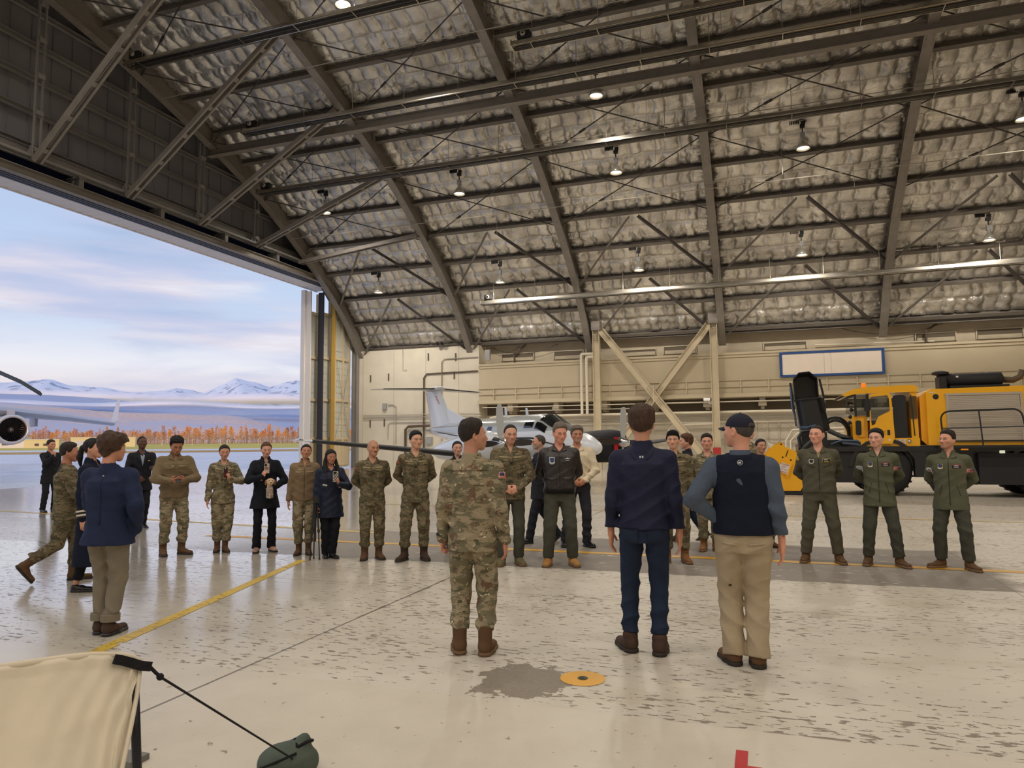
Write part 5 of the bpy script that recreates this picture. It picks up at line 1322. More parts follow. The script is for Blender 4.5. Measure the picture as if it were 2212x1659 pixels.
# chute: hexagonal tapering trough with open mouth
def hexring(cx, z, w, d, zt=0.0): 
    y = .9
    return [(cx-w/2-4, y-d/2-1.3, z), (cx-w*.28-4, y-d*.62-1.3, z), (cx+w*.28-4, y-d*.62-1.3, z), (cx+w/2-4, y-d/2-1.3, z), (cx+w/2-4, y+d/2-1.3, z+zt), (cx-w/2-4, y+d/2-1.3, z+zt)]
xb = T(1757, 925)[0]+4; 
mb = MB(); mb.loft([hexring(1.52, 1.88, .84, .7), hexring(1.36, 2.90, .78, .7)]); tbuild(mb, 'chute_base', M_tb)
mouth = [T(1718, 862), T(1714, 817), T(1726, 802), T(1750, 799), T(1768, 813), T(1772, 857)]
mb = MB()
outer = [(x, .45-1.3, z) for x, z in mouth]; back = [(x+.05*(0 if i < 3 else 0), 1.35-1.3, z-.12) for i, (x, z) in enumerate(mouth)]
inner = [((x-np.mean([m[0] for m in mouth]))*.93+np.mean([m[0] for m in mouth]), .455-1.3, (z-3.05)*.95+3.05) for x, z in mouth]; n = 6
deep = [(x, 1.2-1.3, z) for x, _, z in inner]
mb.add(outer+back+inner+deep, [(i, (i+1) % n, n+(i+1) % n, n+i) for i in range(n)]+[tuple(range(n, 2*n))]+[(i, 2*n+i, 2*n+(i+1) % n, (i+1) % n) for i in range(n)]+[(2*n+i, 3*n+i, 3*n+(i+1) % n, 2*n+(i+1) % n) for i in range(n)]+[tuple(range(3*n, 4*n))])
tbuild(mb, 'chute_hood', M_tb)
mb = MB(); a = T(1716, 864); b = T(1776, 857); mb.tube([(a[0], -.88, a[1]), (b[0], -.88, b[1])], .03, 6); tbuild(mb, 'chute_hinge', M_tb2)
for (p, q) in (((1708, 825), (1714, 862)), ((1772, 816), (1782, 857)), ((1780, 857), (1785, 886)), ((1712, 862), (1722, 920))):
    a, b = T(*p), T(*q); mb = MB(); mb.tube([(a[0], -.9, a[1]), (b[0], -.9, b[1])], .035, 6); tbuild(mb, 'chute_cylinder', M_tb2)
for dx in (0, .03, .06):
    a, b = T(1707+dx*20, 835), T(1724, 922); mb = MB(); mb.tube([(a[0], -.95, a[1]), ((a[0]+b[0])/2-.06, -1.0, (a[1]+b[1])/2), (b[0], -.95, b[1]), (b[0]+.25, -1.0, b[1]-.03+dx*.5), (b[0]+.5, -1.0, b[1]+.06)], .016, 5); tbuild(mb, 'hydraulic_hose', M_bhose)
for k in range(2):
    c = T(1812, 942); r = .42-.07*k; mb = MB(); mb.tube([(c[0]+r*1.0*math.cos(t)-.02, -.6-.05*k, 1.78+r*1.25*math.sin(t)) for t in np.linspace(-.3, PI-.1, 14)], .04, 7); tbuild(mb, 'hydraulic_hose', M_hose, auto=60)
for k in range(6):
    mb = MB(); mb.tube([(1.9-4+.1*k, -1.1, 1.5+.02*k), (2.2-4, -1.25, 1.62-.03*k), (2.6-4, -1.28, 1.60-.035*k), (2.75-4, -1.2, 1.5-.03*k)], .022, 6); tbuild(mb, 'hydraulic_hose', M_bhose if k % 3 == 0 else M_hose, auto=60)
mb = MB(); tb(mb, (1.75, .3, 1.2), (2.5, 2.2, 1.62)); mb.tube([(1.85-4, -1.1, 1.9), (2.2-4, -1.15, 1.72), (2.6-4, -1.1, 1.62)], .07, 7); tbuild(mb, 'front_frame', M_tb)
# ================================================================== PEOPLE : implicit-surface modelling kit
F32 = np.float32
def s_cone(P, a, b, r1, r2):
    a = np.asarray(a, F32); b = np.asarray(b, F32); ba = b-a; pa = P-a
    h = np.clip(pa @ ba/max(float(ba @ ba), 1e-9), 0, 1)
    return np.linalg.norm(pa-h[:, None]*ba, axis=1)-(r1+(r2-r1)*h)
def s_ell(P, c, r):
    q = (P-np.asarray(c, F32))/np.asarray(r, F32); k0 = np.linalg.norm(q, axis=1); k1 = np.linalg.norm(q/np.asarray(r, F32), axis=1)
    return k0*(k0-1)/np.maximum(k1, 1e-6)
def smin(a, b, k):
    h = np.clip(.5+.5*(b-a)/k, 0, 1); return b*(1-h)+a*h-k*h*(1-h)
def s_loft(P, tab, p=2.4):
    """tab rows: z, half width, half depth, centre y"""
    T_ = np.asarray(tab, F32); z = P[:, 2]
    a = np.interp(z, T_[:, 0], T_[:, 1]); b = np.interp(z, T_[:, 0], T_[:, 2]); cy = np.interp(z, T_[:, 0], T_[:, 3])
    q = (np.abs(P[:, 0]/a)**p+np.abs((P[:, 1]-cy)/b)**p)**(1/p)
    d = (q-1)*np.minimum(a, b)
    return np.maximum(d, np.maximum(z-T_[-1, 0], T_[0, 0]-z))
def folds(P, seed, f=.9):
    x, y, z = P[:, 0]*f, P[:, 1]*f, P[:, 2]*f
    rd = lambda t: 1-2*np.abs(np.sin(t))**.75
    a = rd(27*z+15*x+1.6*np.sin(8*y+seed)+1.1*np.sin(9*x+seed)+seed); b = rd(19*z-20*x+10*y+1.5*np.sin(8*z+2*seed)+1.3*seed); c = np.sin(46*z+24*y-19*x+3*seed)
    m = .5+.5*np.sin(5.1*z+4*x*np.sin(seed)+3*y+seed*2.1)
    return -(.55*a*m+.45*b*(1-m)+.14*c)
def weight(z, *cs):
    w = np.full(z.shape, .65)
    for c, r, k in cs: w = w+k*np.exp(-((z-c)/r)**2)
    return w
def nets(f, lo, hi, h):
    """naive surface nets of the implicit function f in a box, evaluated only near the surface"""
    lo = np.asarray(lo, float); n = np.maximum(8, np.ceil((np.asarray(hi)-lo)/h/4).astype(int)*4)+1
    nb = (n-1)//4
    bi = np.stack(np.meshgrid(*[np.arange(k) for k in nb], indexing='ij'), -1).reshape(-1, 3)
    bc = lo+(bi*4+2)*h
    dc = f(bc.astype(F32))
    V = np.repeat(np.repeat(np.repeat(np.where(dc < 0, -1., 1.).reshape(nb), 4, 0), 4, 1), 4, 2)
    V = np.pad(V, ((0, 1), (0, 1), (0, 1)), mode='edge').astype(F32)
    act = bi[np.abs(dc) < h*4*1.25]
    if len(act) == 0: return np.zeros((0, 3)), np.zeros((0, 4), int)
    off = np.stack(np.meshgrid(*[np.arange(5)]*3, indexing='ij'), -1).reshape(-1, 3)
    flag = np.zeros(n, bool)
    ii = (act[:, None, :]*4+off[None]).reshape(-1, 3); flag[ii[:, 0], ii[:, 1], ii[:, 2]] = True
    gi = np.argwhere(flag); V[flag] = f((lo+gi*h).astype(F32))
    V[0] = V[-1] = 1; V[:, 0] = V[:, -1] = 1; V[:, :, 0] = V[:, :, -1] = 1
    S_ = V < 0
    cnt = np.zeros(tuple(n-1), np.int8)
    for dx in (0, 1):
        for dy in (0, 1):
            for dz in (0, 1): cnt += S_[dx:n[0]-1+dx, dy:n[1]-1+dy, dz:n[2]-1+dz]
    cells = np.argwhere((cnt > 0) & (cnt < 8)); idx = np.full(tuple(n-1), -1, np.int32); idx[cells[:, 0], cells[:, 1], cells[:, 2]] = np.arange(len(cells))
    acc = np.zeros((len(cells), 3)); num = np.zeros(len(cells))
    for ax in range(3):
        o1, o2 = [i for i in range(3) if i != ax]
        for p in (0, 1):
            for q in (0, 1):
                A_ = cells.copy(); A_[:, o1] += p; A_[:, o2] += q; B_ = A_.copy(); B_[:, ax] += 1
                va = V[A_[:, 0], A_[:, 1], A_[:, 2]]; vb = V[B_[:, 0], B_[:, 1], B_[:, 2]]
                m = (va < 0) != (vb < 0); t = np.where(m, va/np.where(m, va-vb, 1), 0)
                pt = A_.astype(float); pt[:, ax] += t
                acc[m] += pt[m]; num[m] += 1
    verts = lo+acc/num[:, None]*h
    quads = []
    for ax in range(3):
        o1, o2 = [(1, 2), (2, 0), (0, 1)][ax]
        sl = [slice(1, -1)]*3; sl[ax] = slice(0, -1); sa = S_[tuple(sl)]; sl2 = [slice(1, -1)]*3; sl2[ax] = slice(1, None); sb = S_[tuple(sl2)]
        e = np.argwhere(sa != sb)
        if len(e) == 0: continue
        ins = sa[e[:, 0], e[:, 1], e[:, 2]]; g = e.copy(); g[:, o1] += 1; g[:, o2] += 1
        def cidx(d1, d2):
            c = g.copy(); c[:, o1] -= d1; c[:, o2] -= d2; return idx[c[:, 0], c[:, 1], c[:, 2]]
        q = np.stack([cidx(1, 1), cidx(0, 1), cidx(0, 0), cidx(1, 0)], 1); q[~ins] = q[~ins][:, ::-1]
        quads.append(q[(q >= 0).all(1)])
    return verts, np.concatenate(quads)

# ---------------------------------------------------------------- head, hair and hand templates
def skull(P, fem=0.0, wide=1.0):
    w = wide
    d = s_ell(P, (0, .012, .138), (.076*w, .096, .088))
    d = smin(d, s_ell(P, (0, -.012, .095), (.068*w, .078, .085)), .03)
    jw = (.046-.006*fem)*w
    d = smin(d, s_cone(P, (0, -.030, .06), (0, -.064, .022), .052*w, .026), .035)
    for s in (-1, 1): d = smin(d, s_cone(P, (s*jw, .0, .07), (s*.018, -.06, .02), .026, .018), .025)
    return d
def head_fn(fem=0.0, wide=1.0, nose=1.0):
    def f(P):
        d = skull(P, fem, wide)
        for s in (-1, 1):
            d = smin(d, s_ell(P, (s*.041*wide, -.058, .091), (.024, .022, .018)), .03)          # cheekbones
            d = smin(d, s_cone(P, (s*.010, -.086, .130), (s*.046*wide, -.074, .131), .011-.004*fem, .010-.003*fem), .012)  # brow ridge
            e = s_ell(P, (s*.031, -.099, .1125), (.0160, .0165, .0052)); h = np.clip(.5-.5*(e+d)/.010, 0, 1); d = d*(1-h)+(-e)*h+.010*h*(1-h)
            ear = np.maximum(s_ell(P, (s*.078*wide, .018, .103), (.013, .021, .034)), -s_ell(P, (s*.090*wide, .012, .104), (.011, .012, .022))); d = smin(d, ear, .008)
            d = smin(d, s_ell(P, (s*.0125*nose, -.098, .073), (.009, .010, .008)), .007)
        d = smin(d, s_cone(P, (0, -.088, .118), (0, -.108*(.98+.02*nose), .079), .0075, .0125*nose), .010)
        d = smin(d, s_ell(P, (0, -.080, .050), (.030, .018, .022)), .016)                        # mouth mound
        d = smin(d, s_cone(P, (-.019, -.093, .0545), (.019, -.093, .0545), .0052, .0052), .005)
        d = smin(d, s_cone(P, (-.015, -.0925, .0455), (.015, -.0925, .0455), .0062, .0062), .005)
        g = s_cone(P, (-.022, -.099, .0502), (.022, -.099, .0502), .0022, .0022); h = np.clip(.5-.5*(g+d)/.004, 0, 1); d = d*(1-h)-g*h+.004*h*(1-h)
        d = smin(d, s_cone(P, (0, .022, .06), (0, .034, -.10), .050-.008*fem, .060-.010*fem), .025)   # neck
        d = smin(d, s_ell(P, (0, .022, -.125), (.085, .045, .035)), .04)
        return d
    return f
HEADS = {}
def head_mesh(fem, wide, nose):
    k = (fem, wide, nose)
    if k not in HEADS:
        v, q = nets(head_fn(fem, wide, nose), (-.135, -.135, -.17), (.135, .135, .245), .0056); HEADS[k] = (v, q)
    return HEADS[k]
def hairline(P, front=.185, side=.088, nape=.045, temple=.155):
    zl = np.interp(P[:, 1], [-.10, -.075, -.035, -.012, .006, .035, .085, .12], [front, front, temple, temple-.05, side+.012, side, nape, nape]); return zl-P[:, 2]
def hair_fn(kind):
    def f(P):
        x, y, z = P.T
        def tp(hl, w=.028): return np.clip(-hl/w, 0, 1)**.6
        strand = .0022*np.sin(150*x+30*np.sin(20*y)+25*z)+.0016*np.sin(90*y+60*x)
        if kind == 'buzz': h = hairline(P, .194, .098, .06, .172); d = np.maximum(skull(P)-.001-.006*tp(h), h)
        elif kind == 'short': h = hairline(P, .190, .094, .05, .166); d = np.maximum(skull(P)-.001-(.010+.012*np.clip((z-.15)/.07, 0, 1)+strand)*tp(h), h)
        elif kind == 'comb': h = hairline(P, .186, .088, .03, .158); d = np.maximum(skull(P)-.002-(.014+.018*np.clip((z-.15)/.06, 0, 1)+1.6*strand)*tp(h), h)
        elif kind == 'receding':
            h = hairline(P, .212, .094, .05, .186); d = np.maximum(skull(P)-.001-(.008+.5*strand)*tp(h), h)
        elif kind == 'fringe': d = np.maximum(skull(P)-.008, np.maximum(hairline(P, .5, .092, .05, .5), z-.172))
        elif kind == 'curly':
            n = .007*np.sin(70*x+13)*np.sin(66*y+4)*np.sin(62*z)+.006*np.sin(38*x-30*z)*np.sin(41*y+2)
            d = np.maximum(skull(P)-.026-.014*np.clip((z-.13)/.07, 0, 1)-n*1.5, hairline(P, .168, .075, .01, .14))
        elif kind in ('bun', 'pony'):
            h = hairline(P, .190, .092, .03, .168); d = np.maximum(skull(P)-.002-(.010+.6*strand)*tp(h, .02), h)
            if kind == 'bun': d = smin(d, s_ell(P, (0, .118, .095), (.036, .03, .032)), .012)
            else:
                d = smin(d, s_ell(P, (0, .118, .135), (.022, .02, .02)), .01)
                d = smin(d, s_cone(P, (0, .128, .12), (0, .150, .0), .026, .036), .01); d = smin(d, s_cone(P, (0, .150, .0), (0, .135, -.10), .036, .014), .01)
        elif kind == 'long':
            d = np.maximum(skull(P)-.017-.002*np.sin(110*x), hairline(P, .186, .06, -.05, .15))
            for s in (-1, 1):
                for q0, q1, r0, r1 in (((.064, .0, .15), (.088, -.012, .02), .020, .024), ((.088, -.012, .02), (.108, -.085, -.13), .024, .026), ((.108, -.085, -.13), (.100, -.165, -.25), .026, .020), ((.100, -.165, -.25), (.095, -.172, -.33), .020, .006), ((.07, .02, .12), (.118, -.02, -.06), .02, .03), ((.118, -.02, -.06), (.135, -.10, -.20), .028, .012)):
                    d = smin(d, s_cone(P, (s*q0[0], q0[1], q0[2]), (s*q1[0], q1[1], q1[2]), r0, r1)+.5*strand, .014)
            d = smin(d, s_ell(P, (0, .085, .0), (.10, .045, .15)), .03)
            d = np.maximum(d, -s_ell(P, (0, -.11, .075), (.064, .085, .108)))
        elif kind == 'beanie': d = np.maximum(skull(P)-.014-.012*np.clip((z-.17)/.05, 0, 1), hairline(P, .176, .128, .09, .160))
        elif kind == 'cap':
            d = np.maximum(s_ell(P, (0, .012, .132), (.088, .108, .104)), .140+.02*np.clip(-y/.1, -1, 1)*0-z)
            d = np.maximum(d, -s_ell(P, (0, .118, .152), (.034, .04, .024)))
        return d
    return f
HAIRS = {}
def hair_mesh(kind):
    if kind not in HAIRS:
        v, q = nets(hair_fn(kind), (-.17, -.21 if kind == 'long' else -.15, -.36 if kind in ('long', 'pony') else -.03), (.17, .20, .27), .0062); HAIRS[kind] = fast_mesh('hair_'+kind, v, q)
    return HAIRS[kind]
def hand_fn(curl, spread, thumb_in):
    segs = []
    for k, (y, L) in enumerate(((-.031, .070), (-.0105, .078), (.0105, .072), (.030, .058))):
        p = np.array([0., y, -.088]); a = 0.0
        for j, fr in enumerate((.45, .32, .23)):
            a += curl*(.55, 1.0, .8)[j]*(1+.10*k)
            q = p+np.array([math.sin(a), spread*(k-1.5)*.25, -math.cos(a)])*L*fr; segs.append((p, q, .0092-.0008*j-(.001 if k == 3 else 0), .0086-.0008*j-(.001 if k == 3 else 0))); p = q
    t0 = np.array([.006, -.030, -.022]); t1 = t0+np.array([.016, -.026, -.028]); t2 = t1+np.array([.010+.018*thumb_in, -.006+.020*thumb_in, -.026]); segs += [(t0, t1, .014, .0105), (t1, t2, .0105, .0085)]
    def f(P):
        d = s_ell(P, (.002, 0, -.048), (.019, .044, .056)); d = smin(d, s_cone(P, (0, -.026, -.085), (0, .026, -.083), .0115, .0105), .012)
        d = smin(d, s_cone(P, (0, 0, .05), (0, 0, -.015), .027, .024), .02)
        g = None
        for a, b, r1, r2 in segs:
            e = s_cone(P, a, b, r1, r2); g = e if g is None else smin(g, e, .0025)
        return smin(d, g, .006)
    return f
HANDS = {}
def hand_mesh(kind):
    if kind not in HANDS:
        c = {'relaxed': (.32, .25, .2), 'grip': (.85, .05, .9), 'fist': (1.35, .0, 1.0), 'open': (.12, .6, .0)}[kind]
        HANDS[kind] = nets(hand_fn(*c), (-.06, -.09, -.20), (.10, .07, .06), .0048)
    return HANDS[kind]

# ---------------------------------------------------------------- boots
def boot_fn(kind):
    def f(P):
        top = {'combat': .25, 'shoe': .085, 'work': .16, 'chelsea': .13}[kind]; r = .05 if kind != 'shoe' else .043
        d = s_cone(P, (0, .012, top-.05), (0, .018, .085), r+.004, r)
        foot = s_cone(P*np.array([1, 1, 1.15], F32), (0, .028, .055), (0, -.05, .056), .046, .045); foot = smin(foot, s_cone(P*np.array([1, 1, 1.3], F32), (.002, -.06, .05), (.004, -.165 if kind != 'shoe' else -.185, .045), .046, .040), .03)
        d = smin(d, foot, .035)
        if kind == 'combat': d = d-.002*np.sin(150*P[:, 2])*(P[:, 1] < -.01)
        return np.maximum(np.maximum(d, .022-P[:, 2]), P[:, 2]-top)
    return f
def sole_fn(kind):
    def f(P):
        Q = P.copy(); Q[:, 2] = .03; e = .006
        foot = smin(s_cone(Q*np.array([1, 1, 1.15], F32), (0, .028, .055*.6), (0, -.05, .04), .046, .045), s_cone(Q, (.002, -.06, .03), (.004, -.165 if kind != 'shoe' else -.185, .03), .046, .041), .03)-e
        return np.maximum(foot, np.maximum(P[:, 2]-.03, -.0-P[:, 2]+.0005))
    return f
BOOTS = {}
def boot_mesh(kind):
    if kind not in BOOTS:
        v, q = nets(boot_fn(kind), (-.09, -.25, .0), (.09, .11, .30), .0075); b = fast_mesh('boot', v, q)
        v, q = nets(sole_fn(kind), (-.09, -.26, -.02), (.09, .11, .06), .0085); s = fast_mesh('sole', v, q); BOOTS[kind] = (b, s)
    return BOOTS[kind]

# ---------------------------------------------------------------- cloth materials
def camo(name, cols, scale=6.0, rough=.85):
    m = bpy.data.materials.new(name); m.use_nodes = True; nt = m.node_tree; b = nt.nodes['Principled BSDF']; b.inputs['Roughness'].default_value = rough; b.inputs['Specular IOR Level'].default_value = .2
    P = nt.nodes.new('ShaderNodeTexCoord').outputs['Object']
    col = cols[0]
    for i, (c, sc, lo, st) in enumerate(cols[1:]):
        n = nnoise(nt, nmap(nt, P, st, (3.1*i, 1.7*i, 2.3*i)), sc*scale/6*1.55, 4, .62, .5)
        col = nmixc(nt, nstep(nt, n, lo-.015, lo+.015), col if not isinstance(col, tuple) else col, c)
    nt.links.new(col, b.inputs['Base Color'])
    nb = nnoise(nt, P, 28, 4, .6); bp = nt.nodes.new('ShaderNodeBump'); bp.inputs['Strength'].default_value = .35; bp.inputs['Distance'].default_value = .012; nt.links.new(nb, bp.inputs['Height']); nt.links.new(bp.outputs[0], b.inputs['Normal'])
    return m
H1, V1 = (.8, .8, 1.7), (1, 1, 1)
M_ocp = camo('camouflage_cloth', [lin((150, 137, 112)), (lin((114, 108, 86)), 6, .50, H1), (lin((114, 90, 72)), 7, .60, V1), (lin((88, 85, 64)), 9, .60, H1), (lin((196, 184, 156)), 13, .64, H1), (lin((82, 62, 48)), 16, .67, H1)])
M_ocp2 = camo('dark_camouflage_cloth', [lin((124, 112, 88)), (lin((94, 88, 68)), 7, .50, H1), (lin((88, 68, 52)), 8, .59, V1), (lin((70, 69, 50)), 10, .60, H1), (lin((158, 148, 122)), 17, .66, H1), (lin((58, 44, 34)), 20, .65, H1)])
def cloth(name, rgb, rough=.85, bump=.3, bscale=45, noise=.10, **k): return material(name, lin(rgb), rough, noise=noise, scale=9, bump=bump, bscale=bscale, spec=.25, **k)
M_fleece = cloth('tan_fleece', (124, 108, 84), .95, .5, 70); M_fleece2 = cloth('brown_fleece', (128, 108, 84), .95, .5, 70)
M_flight = cloth('olive_flight_suit', (86, 83, 68)); M_oliv = cloth('olive_fleece_jacket', (92, 93, 74), .95, .4, 60); M_flp = cloth('dark_olive_trousers', (72, 72, 62))
M_leath = material('black_brown_leather', lin((44, 38, 36)), .38, noise=.25, scale=8, bump=.5, bscale=24, spec=.5)
M_suit = cloth('black_suit_wool', (30, 31, 38), .8, .15, 60); M_suit2 = cloth('charcoal_suit_wool', (38, 40, 48), .8, .15, 60); M_shirtw = cloth('white_shirt_cotton', (222, 216, 206), .8, .2, 30, .04)
M_navysh = cloth('navy_softshell', (30, 33, 58), .7, .25, 26); M_jean = cloth('dark_blue_denim', (32, 43, 64), .85, .3, 60); M_vest = cloth('dark_navy_vest', (20, 26, 42), .9, .25, 40)
M_slate = cloth('slate_blue_shirt', (76, 86, 102), .85, .3, 22); M_khaki = cloth('khaki_twill', (170, 153, 126), .85, .3, 20); M_navyo = cloth('navy_overshirt', (32, 41, 70), .8, .3, 18); M_khak2 = cloth('olive_khaki_twill', (126, 117, 102), .85, .3, 18)
M_coat = cloth('black_wool_coat', (26, 28, 36), .9, .2, 50); M_blkp = cloth('black_trousers', (22, 23, 30), .85, .15, 40); M_njkt = cloth('navy_rain_jacket', (28, 35, 56), .55, .3, 20); M_djean = cloth('black_jeans', (46, 47, 54), .85, .3, 30)
M_crsh = cloth('cream_shirt', (220, 206, 178), .8, .3, 20, .04); M_tan = cloth('tan_undershirt', (150, 132, 100)); M_cap = cloth('dark_navy_cap', (34, 34, 50), .8, .3, 60); M_bean = cloth('black_knit', (20, 20, 22), .95, .5, 80)
M_bt = cloth('tan_boot_suede', (132, 92, 58), .85, .25, 30); M_bb = cloth('brown_boot_suede', (98, 72, 50), .85, .25, 30); M_bd = cloth('dark_brown_boot', (70, 52, 42), .7, .25, 30); M_bk = material('black_shoe_leather', lin((24, 23, 25)), .3); M_bsl = material('dark_rubber_sole', lin((46, 38, 32)), .8); M_bsl2 = material('tan_rubber_sole', lin((110, 84, 58)), .8)
M_bol = cloth('olive_boot', (112, 104, 74), .85, .25, 30); M_bye = cloth('yellow_tan_boot', (170, 124, 72), .85, .25, 30); M_bpink = material('blush_shoe', lin((176, 132, 112)), .5)
M_skin = material('skin', (.5, .3, .2), .5, vcol=True, spec=.35); M_eyew = material('eye_white', lin((168, 158, 150)), .25); M_iris = material('dark_iris', lin((34, 24, 20)), .2)
def hairm(n, rgb): return material('hair_'+n, lin(rgb), .6, noise=.25, scale=60, bump=.6, bscale=120, stretch=(1, 1, .25), spec=.35)
HB, HD, HBK, HG, HGR, HR = hairm('brown', (70, 50, 38)), hairm('dark_brown', (42, 31, 26)), hairm('black', (20, 18, 20)), hairm('grey', (112, 100, 90)), hairm('dark_grey', (72, 66, 62)), hairm('auburn', (92, 62, 44))

# conforming badges, pockets, plackets: little plates laid on the cloth
def trace(f, O, D, tmax=.6):
    P = O.astype(F32).copy(); t = np.zeros(len(P), F32)
    for _ in range(40):
        d = f(P+D*t[:, None]); t += np.clip(d, -.05, .05)*.8
    return P+D*t[:, None]
def plate(c, name, mat, pts, side='front', on='fup', off=.004, par=None, grid=None):
    """pts: callable (u,v)->(a,b) over the unit square; a,b are lateral / vertical positions on the chosen side"""
    nu, nv_ = grid or (6, 6); uu, vv = np.meshgrid(np.linspace(0, 1, nu+1), np.linspace(0, 1, nv_+1), indexing='ij')
    ab = np.array([pts(u, v) for u, v in zip(uu.ravel(), vv.ravel())])
    if side == 'front': O = np.stack([ab[:, 0], np.full(len(ab), -.5), ab[:, 1]], 1); D = np.array((0, 1, 0), F32)
    elif side == 'back': O = np.stack([ab[:, 0], np.full(len(ab), .5), ab[:, 1]], 1); D = np.array((0, -1, 0), F32)
    elif side == 'left': O = np.stack([np.full(len(ab), .7), ab[:, 0], ab[:, 1]], 1); D = np.array((-1, 0, 0), F32)
    else: O = np.stack([np.full(len(ab), -.7), ab[:, 0], ab[:, 1]], 1); D = np.array((1, 0, 0), F32)
    Q = trace(c[on], O, D); n = len(Q); Q1 = Q-D*off; Q0 = Q+D*.004
    i, j = np.meshgrid(np.arange(nu), np.arange(nv_), indexing='ij'); a = (i*(nv_+1)+j).ravel(); F = np.stack([a, a+1, a+nv_+2, a+nv_+1], 1)
    rim = [k*(nv_+1) for k in range(nu+1)]+[nu*(nv_+1)+k for k in range(1, nv_+1)]+[k*(nv_+1)+nv_ for k in range(nu-1, -1, -1)]+[k for k in range(nv_-1, 0, -1)]
    R_ = np.array([(rim[k], rim[(k+1) % len(rim)], rim[(k+1) % len(rim)]+n, rim[k]+n) for k in range(len(rim))])
    me = fast_mesh(name, np.concatenate([Q1, Q0])*c['sc'], np.concatenate([F, R_]), smooth=True)
    return link(name, me, mat, par or (c['uo'] if on == 'fup' else c['lo']))
def rect(cx, cz, w, h, rot=0.0):
    cr, sr = math.cos(rot), math.sin(rot)
    return lambda u, v: (cx+(u-.5)*w*cr-(v-.5)*h*sr, cz+(u-.5)*w*sr+(v-.5)*h*cr)
def disc(cx, cz, rx, rz_): 
    def f(u, v):
        x, y = 2*u-1, 2*v-1; return (cx+rx*x*math.sqrt(1-y*y/2), cz+rz_*y*math.sqrt(1-x*x/2))
    return f
def tri(a, b, c_): return lambda u, v: (a[0]*(1-v)+(b[0]*(1-u)+c_[0]*u)*v, a[1]*(1-v)+(b[1]*(1-u)+c_[1]*u)*v)
def shield(cx, cz, w, h):
    def f(u, v):
        k = 1 if v > .55 else .25+.75*math.sqrt(max(0, 1-((.55-v)/.55)**2)); return (cx+(u-.5)*w*k, cz+(v-.5)*h)
    return f
# ---------------------------------------------------------------- the figure
def ik(sh, wr, hint, l1=.295, l2=.265):
    sh = np.array(sh, float); wr = np.array(wr, float); d = wr-sh; L = np.linalg.norm(d)
    if L > (l1+l2)*.995: wr = sh+d/L*(l1+l2)*.995; d = wr-sh; L = np.linalg.norm(d)
    u = d/L; a = (l1*l1-l2*l2+L*L)/(2*L); h = math.sqrt(max(l1*l1-a*a, 1e-6)); hv = np.array(hint, float); hv -= u*(hv @ u); hv /= np.linalg.norm(hv)+1e-9
    return sh+u*a+hv*h, wr
ARMS = {  # for the +x arm; x mirrored for the other: wrist, elbow hint, hand direction, palm normal, hand shape
    'side': ((.252, -.03, .86), (.10, 1, 0), (.02, -.12, -1), (-1, 0, 0), 'relaxed'), 'side_fist': ((.252, -.03, .86), (.10, 1, 0), (.02, -.12, -1), (-1, 0, 0), 'fist'),
    'back': ((.055, .185, .99), (1, .35, .1), (-.95, .05, -.35), (0, 1, 0), None), 'clasp': ((.085, -.215, .99), (1, .3, -.2), (-.85, -.15, -.5), (0, 1, .2), 'grip'),
    'phone_low': ((.085, -.27, 1.12), (1, .25, -.7), (-.55, -.75, .12), (-.6, .5, .6), 'grip'), 'phone_chest': ((.075, -.285, 1.22), (1, .15, -.9), (-.35, -.25, .85), (-.75, .55, .1), 'grip'),
    'phone_face': ((.07, -.27, 1.20), (1, .1, -.9), (-.25, -.3, .9), (-.8, .5, .1), 'grip'), 'pocket': ((.215, -.075, .93), (.8, .9, 0), (-.1, -.1, -1), (-1, 0, 0), None),
    'hip_front': ((.16, -.11, 1.00), (1, .55, .1), (-.75, -.35, -.55), (0, .9, -.2), 'relaxed'), 'chin': ((.04, -.20, 1.40), (.9, -.2, -.9), (-.2, -.1, 1), (-.5, .8, 0), 'fist'), 'swing_f': ((.25, -.24, 1.0), (.3, 1, -.4), (-.1, -.75, -.6), (-1, 0, 0), 'fist'), 'swing_b': ((.27, .2, .92), (.4, 1, .2), (.05, .3, -.95), (-1, 0, 0), 'fist'), 'forward': ((.16, -.36, 1.17), (.6, .2, -1), (-.2, -1, .05), (-.8, 0, -.6), 'grip'), 'wrist_grab': ((.11, -.215, 1.03), (1, .3, -.3), (-.9, -.1, -.35), (0, 1, .3), 'grip'),
    'akimbo': ((.155, .02, 1.02), (1, .75, -.1), (-.55, -.75, -.35), (-.6, .7, .2), 'relaxed')}
PERSONS = []
def cloth_obj(name, f, lo, hi, h, m, parent, sc):
    v, q = nets(f, lo, hi, h); me = fast_mesh(name, v*sc, q); return link(name, me, m, parent)
